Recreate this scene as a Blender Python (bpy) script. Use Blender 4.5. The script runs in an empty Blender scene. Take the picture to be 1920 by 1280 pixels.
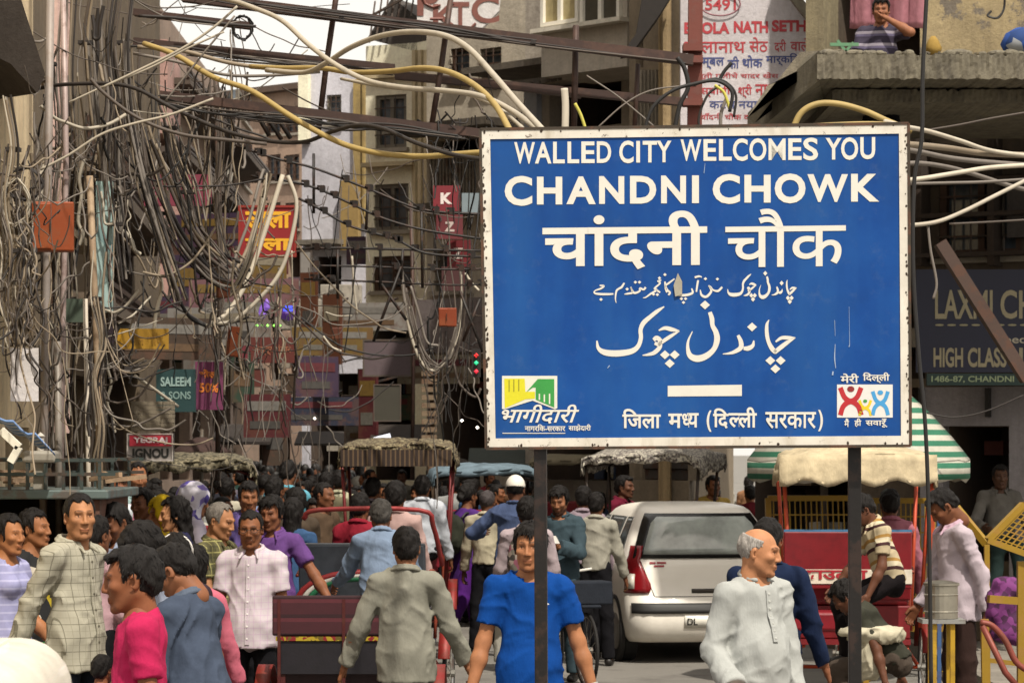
import bpy, math, random
import numpy as np
from mathutils import Vector, Matrix, Euler

R = math.radians
# ------------------------------------------------------------------ camera
F = 5333.333          # focal length in photo pixels (100 mm on 36 mm, 1920 px wide)
HY = 835.0            # horizon row
CZ = 2.1              # camera height (m)
scene = bpy.context.scene
COL = scene.collection
cam_d = bpy.data.cameras.new('camera')
cam_d.lens = 100; cam_d.sensor_width = 36; cam_d.clip_end = 2000; cam_d.clip_start = 0.5
cam_d.shift_y = 195/1920
cam_d.dof.use_dof = True; cam_d.dof.focus_distance = 13.0; cam_d.dof.aperture_fstop = 13
cam = bpy.data.objects.new('camera', cam_d); COL.objects.link(cam)
cam.location = (0, 0, CZ); cam.rotation_euler = (R(90), 0, 0)
scene.camera = cam
# ------------------------------------------------------------------ light
SUN_EL, SUN_AZ = 57, 24      # elevation; azimuth measured from straight behind the camera towards the right
w = bpy.data.worlds.new('World'); scene.world = w; w.use_nodes = True
nt = w.node_tree; nt.nodes.clear()
sky = nt.nodes.new('ShaderNodeTexSky'); sky.sky_type = 'NISHITA'; sky.sun_disc = False
sky.sun_elevation = R(SUN_EL); sky.sun_rotation = R(180-SUN_AZ)
sky.dust_density = 6; sky.air_density = 1.2; sky.ozone_density = 0.6; sky.altitude = 200
hsv = nt.nodes.new('ShaderNodeMixRGB'); hsv.inputs[0].default_value = 0.8
hsv.inputs[2].default_value = (10.5, 9.9, 9.0, 1)      # white haze over the whole sky
bg = nt.nodes.new('ShaderNodeBackground'); bg.inputs['Strength'].default_value = 0.108
out = nt.nodes.new('ShaderNodeOutputWorld')
nt.links.new(sky.outputs[0], hsv.inputs[1]); nt.links.new(hsv.outputs[0], bg.inputs[0]); nt.links.new(bg.outputs[0], out.inputs[0])
sd = bpy.data.lights.new('sun', 'SUN'); sd.energy = 4.6; sd.angle = R(1.0); sd.color = (1, .93, .82)
sun = bpy.data.objects.new('sun', sd); COL.objects.link(sun)
_d = Vector((math.sin(R(SUN_AZ))*math.cos(R(SUN_EL)), -math.cos(R(SUN_AZ))*math.cos(R(SUN_EL)), math.sin(R(SUN_EL))))
sun.rotation_euler = _d.to_track_quat('Z', 'Y').to_euler(); sun.location = (5, -5, 30)
scene.view_settings.view_transform = 'Standard'; scene.view_settings.look = 'None'
scene.view_settings.exposure = 0.16; scene.view_settings.gamma = 1
scene.cycles.max_bounces = 5; scene.cycles.diffuse_bounces = 3; scene.cycles.glossy_bounces = 2
scene.cycles.transparent_max_bounces = 6; scene.cycles.caustics_reflective = False; scene.cycles.caustics_refractive = False

# ------------------------------------------------------------------ helpers
def P(px, py, d): return Vector(((px-960)*d/F, d, CZ+(HY-py)*d/F))
def PX(px, d): return (px-960)*d/F
def PZ(py, d): return CZ+(HY-py)*d/F

def node(nt, t, **kw):
    n = nt.nodes.new(t)
    for k, v in kw.items(): setattr(n, k, v)
    return n
MC = {}
def srgb(c):
    if isinstance(c, str):
        c = tuple(int(c[i:i+2], 16)/255 for i in (0, 2, 4))
        return tuple(x/12.92 if x <= .04045 else ((x+.055)/1.055)**2.4 for x in c)
    return c
def base(name):
    m = bpy.data.materials.new(name); m.use_nodes = True
    t = m.node_tree; t.nodes.clear()
    b = node(t, 'ShaderNodeBsdfPrincipled'); o = node(t, 'ShaderNodeOutputMaterial')
    t.links.new(b.outputs[0], o.inputs[0])
    return m, t, b
def coords(t, scale=(1, 1, 1), rot=(0, 0, 0), kind='Object'):
    tc = node(t, 'ShaderNodeTexCoord'); mp = node(t, 'ShaderNodeMapping')
    mp.inputs['Scale'].default_value = scale; mp.inputs['Rotation'].default_value = rot
    t.links.new(tc.outputs[kind], mp.inputs[0]); return mp.outputs[0]
def noise(t, vec, scale, detail=4, rough=.6):
    n = node(t, 'ShaderNodeTexNoise'); n.inputs['Scale'].default_value = scale
    n.inputs['Detail'].default_value = detail; n.inputs['Roughness'].default_value = rough
    t.links.new(vec, n.inputs['Vector']); return n.outputs['Fac']
def ramp(t, fac, stops):
    r = node(t, 'ShaderNodeValToRGB'); e = r.color_ramp.elements
    while len(e) < len(stops): e.new(0.5)
    for i, (p, c) in enumerate(stops):
        e[i].position = p; e[i].color = (*c, 1) if len(c) == 3 else c
    t.links.new(fac, r.inputs[0]); return r.outputs[0]
def mixc(t, fac, a, b, mode='MIX'):
    m = node(t, 'ShaderNodeMixRGB', blend_type=mode)
    for s, v in ((0, fac), (1, a), (2, b)):
        if hasattr(v, 'default_value') or hasattr(v, 'links'): t.links.new(v, m.inputs[s])
        elif s == 0: m.inputs[0].default_value = v
        else: m.inputs[s].default_value = (*v[:3], 1)
    return m.outputs[0]
def bump(t, b, h, strength=.3, dist=.01):
    n = node(t, 'ShaderNodeBump'); n.inputs['Strength'].default_value = strength; n.inputs['Distance'].default_value = dist
    t.links.new(h, n.inputs['Height']); t.links.new(n.outputs[0], b.inputs['Normal'])
def mul(c, k): return tuple(min(1, x*k) for x in c)

def plain(col, rough=.6, metal=0, var=.25, scale=14, bmp=.15, name=None):
    """painted / generic surface with soft mottling"""
    col = srgb(col); key = ('plain', col, rough, metal, var, scale, bmp)
    if key in MC: return MC[key]
    m, t, b = base(name or 'paint')
    v = coords(t); f = noise(t, v, scale, 5)
    c = ramp(t, f, [(.25, mul(col, 1-var)), (.5, col), (.78, mul(col, 1+var*.5))])
    t.links.new(c, b.inputs['Base Color']); b.inputs['Roughness'].default_value = rough; b.inputs['Metallic'].default_value = metal
    if bmp: bump(t, b, noise(t, v, scale*5, 3), bmp, .004)
    MC[key] = m; return m
def emit(col, s=1.5):
    key = ('emit', col, s)
    if key in MC: return MC[key]
    m, t, b = base('lit'); b.inputs['Base Color'].default_value = (*srgb(col), 1)
    b.inputs['Emission Color'].default_value = (*srgb(col), 1); b.inputs['Emission Strength'].default_value = s
    MC[key] = m; return m
def wallmat(col, dirt=.5, dark=(.06, .05, .042), scale=1.0, rough=.9, peel=None):
    """old plaster: blotches, vertical rain streaks, fine grain"""
    col = srgb(col); key = ('wall', col, dirt, dark, scale, peel)
    if key in MC: return MC[key]
    m, t, b = base('plaster')
    v = coords(t); vs = coords(t, (2.2, 2.2, .22))
    big = noise(t, v, .9*scale, 6, .65); st = noise(t, vs, 2.4*scale, 5, .7); fine = noise(t, v, 22*scale, 4, .7)
    c = mixc(t, ramp(t, big, [(.3, (0, 0, 0)), (.7, (1, 1, 1))]), mul(col, .72), mul(col, 1.12))
    if peel:
        c = mixc(t, ramp(t, noise(t, v, 1.7*scale, 7, .7), [(.52, (0, 0, 0)), (.56, (1, 1, 1))]), c, srgb(peel))
    dm = ramp(t, st, [(.46, (0, 0, 0)), (.72, (dirt, dirt, dirt))])
    c = mixc(t, dm, c, dark)
    dm2 = ramp(t, noise(t, v, 3.1*scale, 6, .75), [(.5, (0, 0, 0)), (.75, (dirt*.8,)*3)])
    c = mixc(t, dm2, c, dark)
    c = mixc(t, .35, c, ramp(t, fine, [(.3, (.45,)*3), (.7, (1, 1, 1))]), 'MULTIPLY')
    t.links.new(c, b.inputs['Base Color']); b.inputs['Roughness'].default_value = rough
    bump(t, b, noise(t, v, 9*scale, 8, .75), .5, .03)
    MC[key] = m; return m
def metalmat(col, rust=.5, rough=.55, rc=(.10, .04, .02), scale=8, metal=.2, edge=(.5, .58)):
    col = srgb(col); key = ('metal', col, rust, rough, rc, scale, metal)
    if key in MC: return MC[key]
    m, t, b = base('metal'); v = coords(t)
    f = noise(t, v, scale, 7, .7)
    c = mixc(t, ramp(t, f, [(edge[0], (0, 0, 0)), (edge[1], (rust,)*3)]), mixc(t, noise(t, v, 3), mul(col, .7), mul(col, 1.2)), rc)
    t.links.new(c, b.inputs['Base Color']); b.inputs['Roughness'].default_value = rough; b.inputs['Metallic'].default_value = metal
    bump(t, b, noise(t, v, scale*4, 4), .25, .004)
    MC[key] = m; return m
def glassmat(col=(.05, .06, .07), rough=.12):
    key = ('glass', col, rough)
    if key in MC: return MC[key]
    m, t, b = base('glass'); v = coords(t)
    c = ramp(t, noise(t, v, 2.2, 5), [(.3, mul(col, .6)), (.7, mul(col, 2.0))])
    t.links.new(c, b.inputs['Base Color']); b.inputs['Roughness'].default_value = rough
    b.inputs['Specular IOR Level'].default_value = .8
    MC[key] = m; return m
def stripes(cols, scale, rot=(0, 0, 0), axis='X', rough=.85, noise_amt=0.0, kind='Object', name='striped_cloth', metal=0):
    """constant stripes along an axis"""
    key = ('str', tuple(cols), scale, rot, axis, noise_amt, kind)
    if key in MC: return MC[key]
    m, t, b = base(name); v = coords(t, (1, 1, 1), rot, kind)
    s = node(t, 'ShaderNodeSeparateXYZ'); t.links.new(v, s.inputs[0])
    a = s.outputs[axis]
    if noise_amt:
        mm = node(t, 'ShaderNodeMath', operation='MULTIPLY_ADD'); t.links.new(noise(t, v, 5), mm.inputs[0]); mm.inputs[1].default_value = noise_amt; t.links.new(a, mm.inputs[2]); a = mm.outputs[0]
    q = node(t, 'ShaderNodeMath', operation='MULTIPLY'); t.links.new(a, q.inputs[0]); q.inputs[1].default_value = scale
    fr = node(t, 'ShaderNodeMath', operation='FRACT'); t.links.new(q.outputs[0], fr.inputs[0])
    n = sum(wd for _, wd in cols); pos = 0; r = node(t, 'ShaderNodeValToRGB'); r.color_ramp.interpolation = 'CONSTANT'
    e = r.color_ramp.elements
    while len(e) < len(cols): e.new(.5)
    for i, (c, wd) in enumerate(cols):
        e[i].position = pos/n; e[i].color = (*srgb(c), 1); pos += wd
    t.links.new(fr.outputs[0], r.inputs[0])
    c = mixc(t, .5, r.outputs[0], ramp(t, noise(t, v, 12, 5), [(.3, (.6,)*3), (.7, (1, 1, 1))]), 'MULTIPLY')
    t.links.new(c, b.inputs['Base Color']); b.inputs['Roughness'].default_value = rough; b.inputs['Metallic'].default_value = metal
    MC[key] = m; return m

class MB:
    def __init__(s): s.v = []; s.f = []; s.m = []; s.cur = 0
    def add(s, vs, fs, mi=None):
        o = len(s.v); s.v += [tuple(x) for x in vs]; s.f += [tuple(i+o for i in f) for f in fs]
        s.m += [s.cur if mi is None else mi]*len(fs); return s
    def box(s, x0, x1, y0, y1, z0, z1, M=None, mi=None):
        vs = [Vector((x, y, z)) for z in (z0, z1) for y in (y0, y1) for x in (x0, x1)]
        if M is not None: vs = [M @ v for v in vs]
        return s.add(vs, [(0, 2, 3, 1), (4, 5, 7, 6), (0, 1, 5, 4), (2, 6, 7, 3), (0, 4, 6, 2), (1, 3, 7, 5)], mi)
    def bar(s, a, b, wx, wy=None, up=(0, 0, 1), mi=None):
        """rectangular bar between two points"""
        a = Vector(a); b = Vector(b); wy = wy or wx; d = (b-a)
        if d.length < 1e-6: return s
        d.normalize(); u = Vector(up)
        if abs(d.dot(u)) > .98: u = Vector((0, 1, 0))
        x = d.cross(u).normalized(); y = x.cross(d).normalized()
        c = [x*sx*wx/2+y*sy*wy/2 for sx, sy in ((-1, -1), (1, -1), (1, 1), (-1, 1))]
        vs = [a+k for k in c]+[b+k for k in c]
        return s.add(vs, [(0, 3, 2, 1), (4, 5, 6, 7), (0, 1, 5, 4), (1, 2, 6, 5), (2, 3, 7, 6), (3, 0, 4, 7)], mi)
    def tube(s, pts, r, n=6, mi=None, cap=True):
        pts = [Vector(p) for p in pts]; N = len(pts)
        if N < 2: return s
        rs = r if isinstance(r, (list, tuple)) else [r]*N
        vs = []; fs = []; prev = None
        for i, p in enumerate(pts):
            d = (pts[min(i+1, N-1)]-pts[max(i-1, 0)])
            d = d.normalized() if d.length > 1e-9 else Vector((0, 0, 1))
            if prev is None:
                u = Vector((0, 0, 1)) if abs(d.z) < .9 else Vector((0, 1, 0))
                x = d.cross(u).normalized()
            else:
                x = prev-d*prev.dot(d); x = x.normalized() if x.length > 1e-6 else d.orthogonal().normalized()
            prev = x; y = d.cross(x)
            for k in range(n):
                a = 2*math.pi*k/n; vs.append(p+(x*math.cos(a)+y*math.sin(a))*rs[i])
        for i in range(N-1):
            for k in range(n):
                fs.append((i*n+k, i*n+(k+1) % n, (i+1)*n+(k+1) % n, (i+1)*n+k))
        if cap: fs.append(tuple(range(n-1, -1, -1))); fs.append(tuple((N-1)*n+k for k in range(n)))
        return s.add(vs, fs, mi)
    def cyl(s, a, b, r, n=16, r2=None, mi=None): return s.tube([a, b], [r, r if r2 is None else r2], n, mi)
    def lathe(s, prof, c=(0, 0, 0), n=20, mi=None, M=None):
        vs = []; fs = []; c = Vector(c)
        for r, z in prof:
            for k in range(n):
                a = 2*math.pi*k/n; p = Vector((r*math.cos(a), r*math.sin(a), z))
                vs.append((M @ p if M is not None else p)+c)
        for i in range(len(prof)-1):
            for k in range(n): fs.append((i*n+k, i*n+(k+1) % n, (i+1)*n+(k+1) % n, (i+1)*n+k))
        return s.add(vs, fs, mi)
    def grid(s, pts, mi=None, thick=None):
        """pts[i][j] -> surface; thick: vector to give it depth"""
        n, m = len(pts), len(pts[0]); vs = [p for r in pts for p in r]
        fs = [(i*m+j, i*m+j+1, (i+1)*m+j+1, (i+1)*m+j) for i in range(n-1) for j in range(m-1)]
        if thick is not None:
            t = Vector(thick); o = n*m; vs = vs+[Vector(p)+t for p in vs[:o]]
            fs2 = [tuple(o+k for k in reversed(f)) for f in fs]
            ed = [(i*m, (i+1)*m) for i in range(n-1)]+[((i+1)*m+m-1, i*m+m-1) for i in range(n-1)]
            ed += [(j+1, j) for j in range(m-1)]+[((n-1)*m+j, (n-1)*m+j+1) for j in range(m-1)]
            fs = fs+fs2+[(a, b, b+o, a+o) for a, b in ed]
        return s.add(vs, fs, mi)
    def prism(s, poly, t, mi=None):
        """poly: list of 3d points (planar), t: extrusion vector"""
        n = len(poly); t = Vector(t); vs = [Vector(p) for p in poly]+[Vector(p)+t for p in poly]
        fs = [tuple(range(n-1, -1, -1)), tuple(range(n, 2*n))]+[(i, (i+1) % n, n+(i+1) % n, n+i) for i in range(n)]
        return s.add(vs, fs, mi)
    def build(s, name, mats, parent=None, smooth=False, local=False, bevel=0):
        me = bpy.data.meshes.new(name); me.from_pydata(s.v, [], s.f)
        if not isinstance(mats, (list, tuple)): mats = [mats]
        for m in mats: me.materials.append(m)
        me.polygons.foreach_set('material_index', s.m)
        if smooth: me.polygons.foreach_set('use_smooth', [True]*len(s.f))
        me.update()
        o = bpy.data.objects.new(name, me); COL.objects.link(o)
        if parent is not None:
            o.parent = parent
            if not local:
                bpy_inv = parent_inv(parent); me.transform(bpy_inv)
        if bevel:
            bm_ = o.modifiers.new('bevel', 'BEVEL'); bm_.width = bevel; bm_.segments = 2; bm_.limit_method = 'ANGLE'
        return o
def world_m(o):
    M = Matrix.LocRotScale(o.location, o.rotation_euler.to_quaternion(), o.scale)
    return (world_m(o.parent) @ M) if o.parent else M
def parent_inv(p): return world_m(p).inverted()
def tag(o, label=None, cat=None, group=None, kind=None):
    if label: o['label'] = label
    if cat: o['category'] = cat
    if group: o['group'] = group
    if kind: o['kind'] = kind
    return o
def empty(name, loc=(0, 0, 0), rz=0, label=None, cat=None, group=None):
    o = bpy.data.objects.new(name, None); COL.objects.link(o)
    o.location = loc; o.rotation_euler = (0, 0, rz); o.empty_display_size = .2
    return tag(o, label, cat, group)
def copy_tree(o, parent=None):
    c = o.copy(); COL.objects.link(c); c.parent = parent
    for ch in [x for x in o.children]: copy_tree(ch, c)
    return c
def spline(pts, n=6):
    pts = [Vector(p) for p in pts]; o = []
    if len(pts) < 3: return [pts[0].lerp(pts[-1], i/n) for i in range(n+1)]
    e = [pts[0]*2-pts[1]]+pts+[pts[-1]*2-pts[-2]]
    for i in range(1, len(e)-2):
        a, b, c, d = e[i-1:i+3]
        for k in range(n):
            t = k/n; o.append(.5*((2*b)+(c-a)*t+(2*a-5*b+4*c-d)*t*t+(3*b-a-3*c+d)*t**3))
    o.append(pts[-1]); return o

# ---- lettering as real flat geometry: text -> mesh, fitted into a box given in the local plane
def text_mesh(s, bold=0.0, shear=0.0):
    cu = bpy.data.curves.new('t', 'FONT'); cu.body = s; cu.size = 1; cu.offset = bold; cu.shear = shear; cu.resolution_u = 4
    ob = bpy.data.objects.new('t', cu); COL.objects.link(ob)
    dg = bpy.context.evaluated_depsgraph_get()
    me = ob.evaluated_get(dg).to_mesh()
    vs = [v.co.copy() for v in me.vertices]; fs = [tuple(p.vertices) for p in me.polygons]
    bpy.data.objects.remove(ob); bpy.data.curves.remove(cu)
    return vs, fs
def fit_text(mb, s, quad, bold=0.0, shear=0.0, mi=None, box=None):
    """quad(u,v)->3d point; text fills u 0..1, v 0..1 (v up)"""
    vs, fs = text_mesh(s, bold, shear)
    if not vs: return
    x0 = min(v.x for v in vs); x1 = max(v.x for v in vs); y0 = min(v.y for v in vs); y1 = max(v.y for v in vs)
    par = list(range(len(vs)))
    def fd(i):
        while par[i] != i: par[i] = par[par[i]]; i = par[i]
        return i
    for f in fs:
        for j in f[1:]: par[fd(j)] = fd(f[0])
    ids = {}; pts = []
    for i, v in enumerate(vs):
        k = ids.setdefault(fd(i), len(ids)); p = Vector(quad((v.x-x0)/(x1-x0), (v.y-y0)/(y1-y0))); p.y -= .0005*(k % 5); pts.append(p)
    mb.add(pts, fs, mi)       # overlapping glyphs lie a hair apart
# ================================================================== implicit surfaces (continuous organic meshes)
rng = np.random.RandomState(7)
def surface_nets(val, lo, h):
    s = val < 0
    nx, ny, nz = val.shape
    cells = sum(s[i:nx-1+i, j:ny-1+j, k:nz-1+k].astype(np.int8) for i in (0, 1) for j in (0, 1) for k in (0, 1))
    act = (cells > 0) & (cells < 8)
    idx = -np.ones(act.shape, np.int32); I, J, K = np.nonzero(act); n = len(I)
    if n == 0: return np.zeros((0, 3)), np.zeros((0, 4), int)
    idx[I, J, K] = np.arange(n)
    acc = np.zeros((n, 3)); cnt = np.zeros(n)
    corners = [(i, j, k) for i in (0, 1) for j in (0, 1) for k in (0, 1)]
    for a in corners:
        for ax in range(3):
            if a[ax]: continue
            b = list(a); b[ax] = 1
            va = val[I+a[0], J+a[1], K+a[2]]; vb = val[I+b[0], J+b[1], K+b[2]]
            c = (va < 0) != (vb < 0); t = np.where(c, va/np.where(c, va-vb, 1), 0)
            p = np.array(a, float)[None].repeat(n, 0); p[:, ax] += t
            acc += p*c[:, None]; cnt += c
    v = (acc/cnt[:, None]+np.stack([I, J, K], 1))*h+np.array(lo)
    fs = []
    for ax in range(3):
        sl = [slice(None)]*3; sh = [slice(None)]*3; sl[ax] = slice(0, -1); sh[ax] = slice(1, None)
        A = s[tuple(sl)]; B = s[tuple(sh)]; ch = A != B
        u, w_ = (ax+1) % 3, (ax+2) % 3
        E = np.stack(np.nonzero(ch), 1)
        E = E[(E[:, u] > 0) & (E[:, w_] > 0) & (E[:, u] < act.shape[u]) & (E[:, w_] < act.shape[w_])]
        if not len(E): continue
        def g(du, dw):
            q = E.copy(); q[:, u] -= du; q[:, w_] -= dw; return idx[q[:, 0], q[:, 1], q[:, 2]]
        q = np.stack([g(1, 1), g(0, 1), g(0, 0), g(1, 0)], 1)
        inside = s[E[:, 0], E[:, 1], E[:, 2]]
        q = np.where(inside[:, None], q, q[:, ::-1]); fs.append(q)
    f = np.concatenate(fs); f = f[(f >= 0).all(1)]
    return v, f

class SDF:
    """smooth union of tapered capsules / ellipsoids, evaluated locally on a grid"""
    def __init__(s, k=.02): s.pr = []; s.sub = []; s.k = k; s.post = None
    def cap(s, a, b, ra, rb=None, flat=None, kf=1.5, cut=False, k=None, sub=False):
        (s.sub if sub else s.pr).append(('c', np.array(a, float), np.array(b, float), ra, ra if rb is None else rb, flat, kf, cut, k)); return s
    def ell(s, c, r, M=None, k=None, sub=False):
        (s.sub if sub else s.pr).append(('e', np.array(c, float), np.array(r, float), M, None, None, None, None, k)); return s
    def _ev(s, p, pt):
        if p[0] == 'c':
            _, a, b, ra, rb, flat, kf, cut, k = p
            d = b-a; L2 = max(1e-9, d@d); q = pt-a
            t = np.clip((q@d)/L2, 0, 1); e = q-t[..., None]*d
            d2 = (e*e).sum(-1)
            r = ra+(rb-ra)*t
            if flat is not None:
                n = np.array(flat, float); n /= np.linalg.norm(n); d2 = d2+(kf*kf-1)*(e@n)**2
                dist = (np.sqrt(d2)-r)/(1+.35*(kf-1))
            else: dist = np.sqrt(d2)-r
            if cut:
                u = d/math.sqrt(L2); dist = np.maximum(dist, (pt-b)@u)
            return dist
        _, c, r, M = p[:4]
        q = pt-c
        if M is not None: q = q@np.array(M)
        q = q/r; l = np.sqrt((q*q).sum(-1))+1e-9
        return (l-1)*min(r)*.5+(l-1)*l/np.sqrt(((q/r)**2).sum(-1)+1e-9)*.5
    def bb(s, p):
        if p[0] == 'c':
            r = max(p[3], p[4]); return np.minimum(p[1], p[2])-r, np.maximum(p[1], p[2])+r
        r = max(p[2]) if p[3] is not None else p[2]; return p[1]-r, p[1]+r
    def mesh(s, h, pad=.03):
        bbs = [s.bb(p) for p in s.pr]
        lo = np.min([b[0] for b in bbs], 0)-pad; hi = np.max([b[1] for b in bbs], 0)+pad
        n = np.ceil((hi-lo)/h).astype(int)+2
        ax = [lo[i]+h*np.arange(n[i]) for i in range(3)]
        V = np.full(tuple(n), .2, np.float32)
        def region(p, m):
            b0, b1 = s.bb(p); i0 = np.maximum(0, ((b0-m-lo)/h).astype(int)); i1 = np.minimum(n, np.ceil((b1+m-lo)/h).astype(int)+1)
            sl = tuple(slice(a, b) for a, b in zip(i0, i1))
            G = np.stack(np.meshgrid(*[ax[i][sl[i]] for i in range(3)], indexing='ij'), -1)
            return sl, G
        for p in s.pr:
            k = p[8] or s.k
            sl, G = region(p, k+.03); d = s._ev(p, G); v = V[sl]
            hh = np.clip(.5+.5*(v-d)/k, 0, 1); V[sl] = v*(1-hh)+d*hh-k*hh*(1-hh)
        for p in s.sub:
            k = p[8] or s.k*.5
            sl, G = region(p, k+.02); d = -s._ev(p, G); v = V[sl]
            hh = np.clip(.5-.5*(v-d)/k, 0, 1); V[sl] = v*(1-hh)+d*hh+k*hh*(1-hh)
        if s.post:
            G = np.stack(np.meshgrid(*ax, indexing='ij'), -1).astype(np.float32)
            near = np.abs(V) < .06
            V[near] = s.post(V[near], G[near])
        return surface_nets(V, lo, h)

def mesh_from(parts, name, mats, parent=None, smooth=True):
    """parts: list of (v, f, material_index, colour or None) -> one mesh object (local coords)"""
    vs = []; fs = []; mi = []; cols = []; o = 0; anyc = any(p[3] is not None for p in parts)
    for v, f, m, c in parts:
        vs.append(v); fs.append(f+o); mi += [m]*len(f); o += len(v)
        if anyc: cols.append(c if c is not None else np.ones((len(v), 3)))
    v = np.concatenate(vs); f = np.concatenate(fs)
    me = bpy.data.meshes.new(name)
    me.vertices.add(len(v)); me.vertices.foreach_set('co', v.astype(np.float32).ravel())
    me.loops.add(f.size); me.loops.foreach_set('vertex_index', f.astype(np.int32).ravel())
    me.polygons.add(len(f)); me.polygons.foreach_set('loop_start', np.arange(0, f.size, 4, dtype=np.int32))
    me.polygons.foreach_set('loop_total', np.full(len(f), 4, np.int32))
    me.polygons.foreach_set('material_index', np.array(mi, np.int32)); me.polygons.foreach_set('use_smooth', np.full(len(f), smooth))
    me.update(calc_edges=True)
    if not isinstance(mats, (list, tuple)): mats = [mats]
    for m in mats: me.materials.append(m)
    if anyc:
        a = me.color_attributes.new('tint', 'FLOAT_COLOR', 'POINT'); c = np.concatenate(cols)
        a.data.foreach_set('color', np.concatenate([c, np.ones((len(c), 1))], 1).astype(np.float32).ravel())
    ob = bpy.data.objects.new(name, me); COL.objects.link(ob)
    if parent is not None: ob.parent = parent
    return ob

# ---- materials for people
def skinmat(col):
    col = srgb(col); key = ('skin', col)
    if key in MC: return MC[key]
    m, t, b = base('skin'); a = node(t, 'ShaderNodeVertexColor'); a.layer_name = 'tint'
    v = coords(t)
    c = mixc(t, 1, a.outputs[0], ramp(t, noise(t, v, 18, 4), [(.3, mul(col, .82)), (.7, mul(col, 1.12))]), 'MULTIPLY')
    t.links.new(c, b.inputs['Base Color']); b.inputs['Roughness'].default_value = .62; b.inputs['Specular IOR Level'].default_value = .3
    b.inputs['Subsurface Weight'].default_value = 0.0
    bump(t, b, noise(t, v, 160, 3), .12, .002); MC[key] = m; return m
def hairmat(col=(.012, .010, .009), rough=.38):
    key = ('hair', col)
    if key in MC: return MC[key]
    m, t, b = base('hair'); v = coords(t, (60, 60, 9)); f = noise(t, v, 3, 4, .8)
    c = ramp(t, f, [(.35, mul(col, .5)), (.7, mul(col, 1.5))])
    t.links.new(c, b.inputs['Base Color']); b.inputs['Roughness'].default_value = rough+.12; b.inputs['Specular IOR Level'].default_value = .14; bump(t, b, f, .9, .006)
    MC[key] = m; return m
def clothmat(col, var=.12, rough=.9, sheen=0):
    col = mul(srgb(col), .74); key = ('cloth', col, var)
    if key in MC: return MC[key]
    m, t, b = base('cloth'); v = coords(t)
    c = ramp(t, noise(t, v, 7, 4), [(.3, mul(col, 1-var)), (.7, mul(col, 1+var))])
    t.links.new(c, b.inputs['Base Color']); b.inputs['Roughness'].default_value = rough; b.inputs['Specular IOR Level'].default_value = .15
    f = noise(t, coords(t, (1, 1, .45)), 20, 6, .6); bump(t, b, f, .6, .014)
    MC[key] = m; return m
def plaidmat(ground, l1, l2=None, sx=14, sz=14, width=.12, fuzz=.02):
    key = ('plaid', ground, l1, l2, sx, sz, width)
    if key in MC: return MC[key]
    g = mul(srgb(ground), .78); m, t, b = base('plaid_cloth'); v = coords(t)
    s = node(t, 'ShaderNodeSeparateXYZ'); t.links.new(v, s.inputs[0])
    def line(sock, sc, off, wd):
        q = node(t, 'ShaderNodeMath', operation='MULTIPLY_ADD'); t.links.new(sock, q.inputs[0]); q.inputs[1].default_value = sc; q.inputs[2].default_value = off
        fr = node(t, 'ShaderNodeMath', operation='FRACT'); t.links.new(q.outputs[0], fr.inputs[0])
        l = node(t, 'ShaderNodeMath', operation='LESS_THAN'); t.links.new(fr.outputs[0], l.inputs[0]); l.inputs[1].default_value = wd
        k = node(t, 'ShaderNodeMath', operation='MULTIPLY'); t.links.new(l.outputs[0], k.inputs[0]); k.inputs[1].default_value = .75
        return k.outputs[0]
    c = mixc(t, line(s.outputs['X'], sx, 0, width), g, srgb(l1)); c = mixc(t, line(s.outputs['Z'], sz, 0, width), c, srgb(l1))
    if l2:
        c = mixc(t, line(s.outputs['X'], sx, .5, width*.7), c, srgb(l2)); c = mixc(t, line(s.outputs['Z'], sz, .5, width*.7), c, srgb(l2))
    c = mixc(t, .35, c, ramp(t, noise(t, v, 8, 4), [(.3, (.65,)*3), (.7, (1, 1, 1))]), 'MULTIPLY')
    t.links.new(c, b.inputs['Base Color']); b.inputs['Roughness'].default_value = .9
    bump(t, b, noise(t, coords(t, (1, 1, .35)), 14, 4), .35, .012); MC[key] = m; return m
def blotchmat(cols, scale=9, rough=.85, name='printed_cloth'):
    cols = [tuple(.8*q for q in srgb(c)) for c in cols]; key = ('blotch', tuple(cols), scale)
    if key in MC: return MC[key]
    m, t, b = base(name); v = coords(t)
    vo = node(t, 'ShaderNodeTexVoronoi'); vo.inputs['Scale'].default_value = scale; t.links.new(v, vo.inputs['Vector'])
    sp = node(t, 'ShaderNodeSeparateXYZ'); t.links.new(vo.outputs['Color'], sp.inputs[0])
    r = node(t, 'ShaderNodeValToRGB'); r.color_ramp.interpolation = 'CONSTANT'; e = r.color_ramp.elements
    while len(e) < len(cols): e.new(.5)
    for i, c in enumerate(cols): e[i].position = i/len(cols); e[i].color = (*srgb(c), 1)
    t.links.new(sp.outputs[0], r.inputs[0]); c = mixc(t, .45, r.outputs[0], ramp(t, noise(t, v, 14, 4), [(.3, (.55,)*3), (.7, (1, 1, 1))]), 'MULTIPLY')
    t.links.new(c, b.inputs['Base Color']); b.inputs['Roughness'].default_value = rough; MC[key] = m; return m

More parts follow.
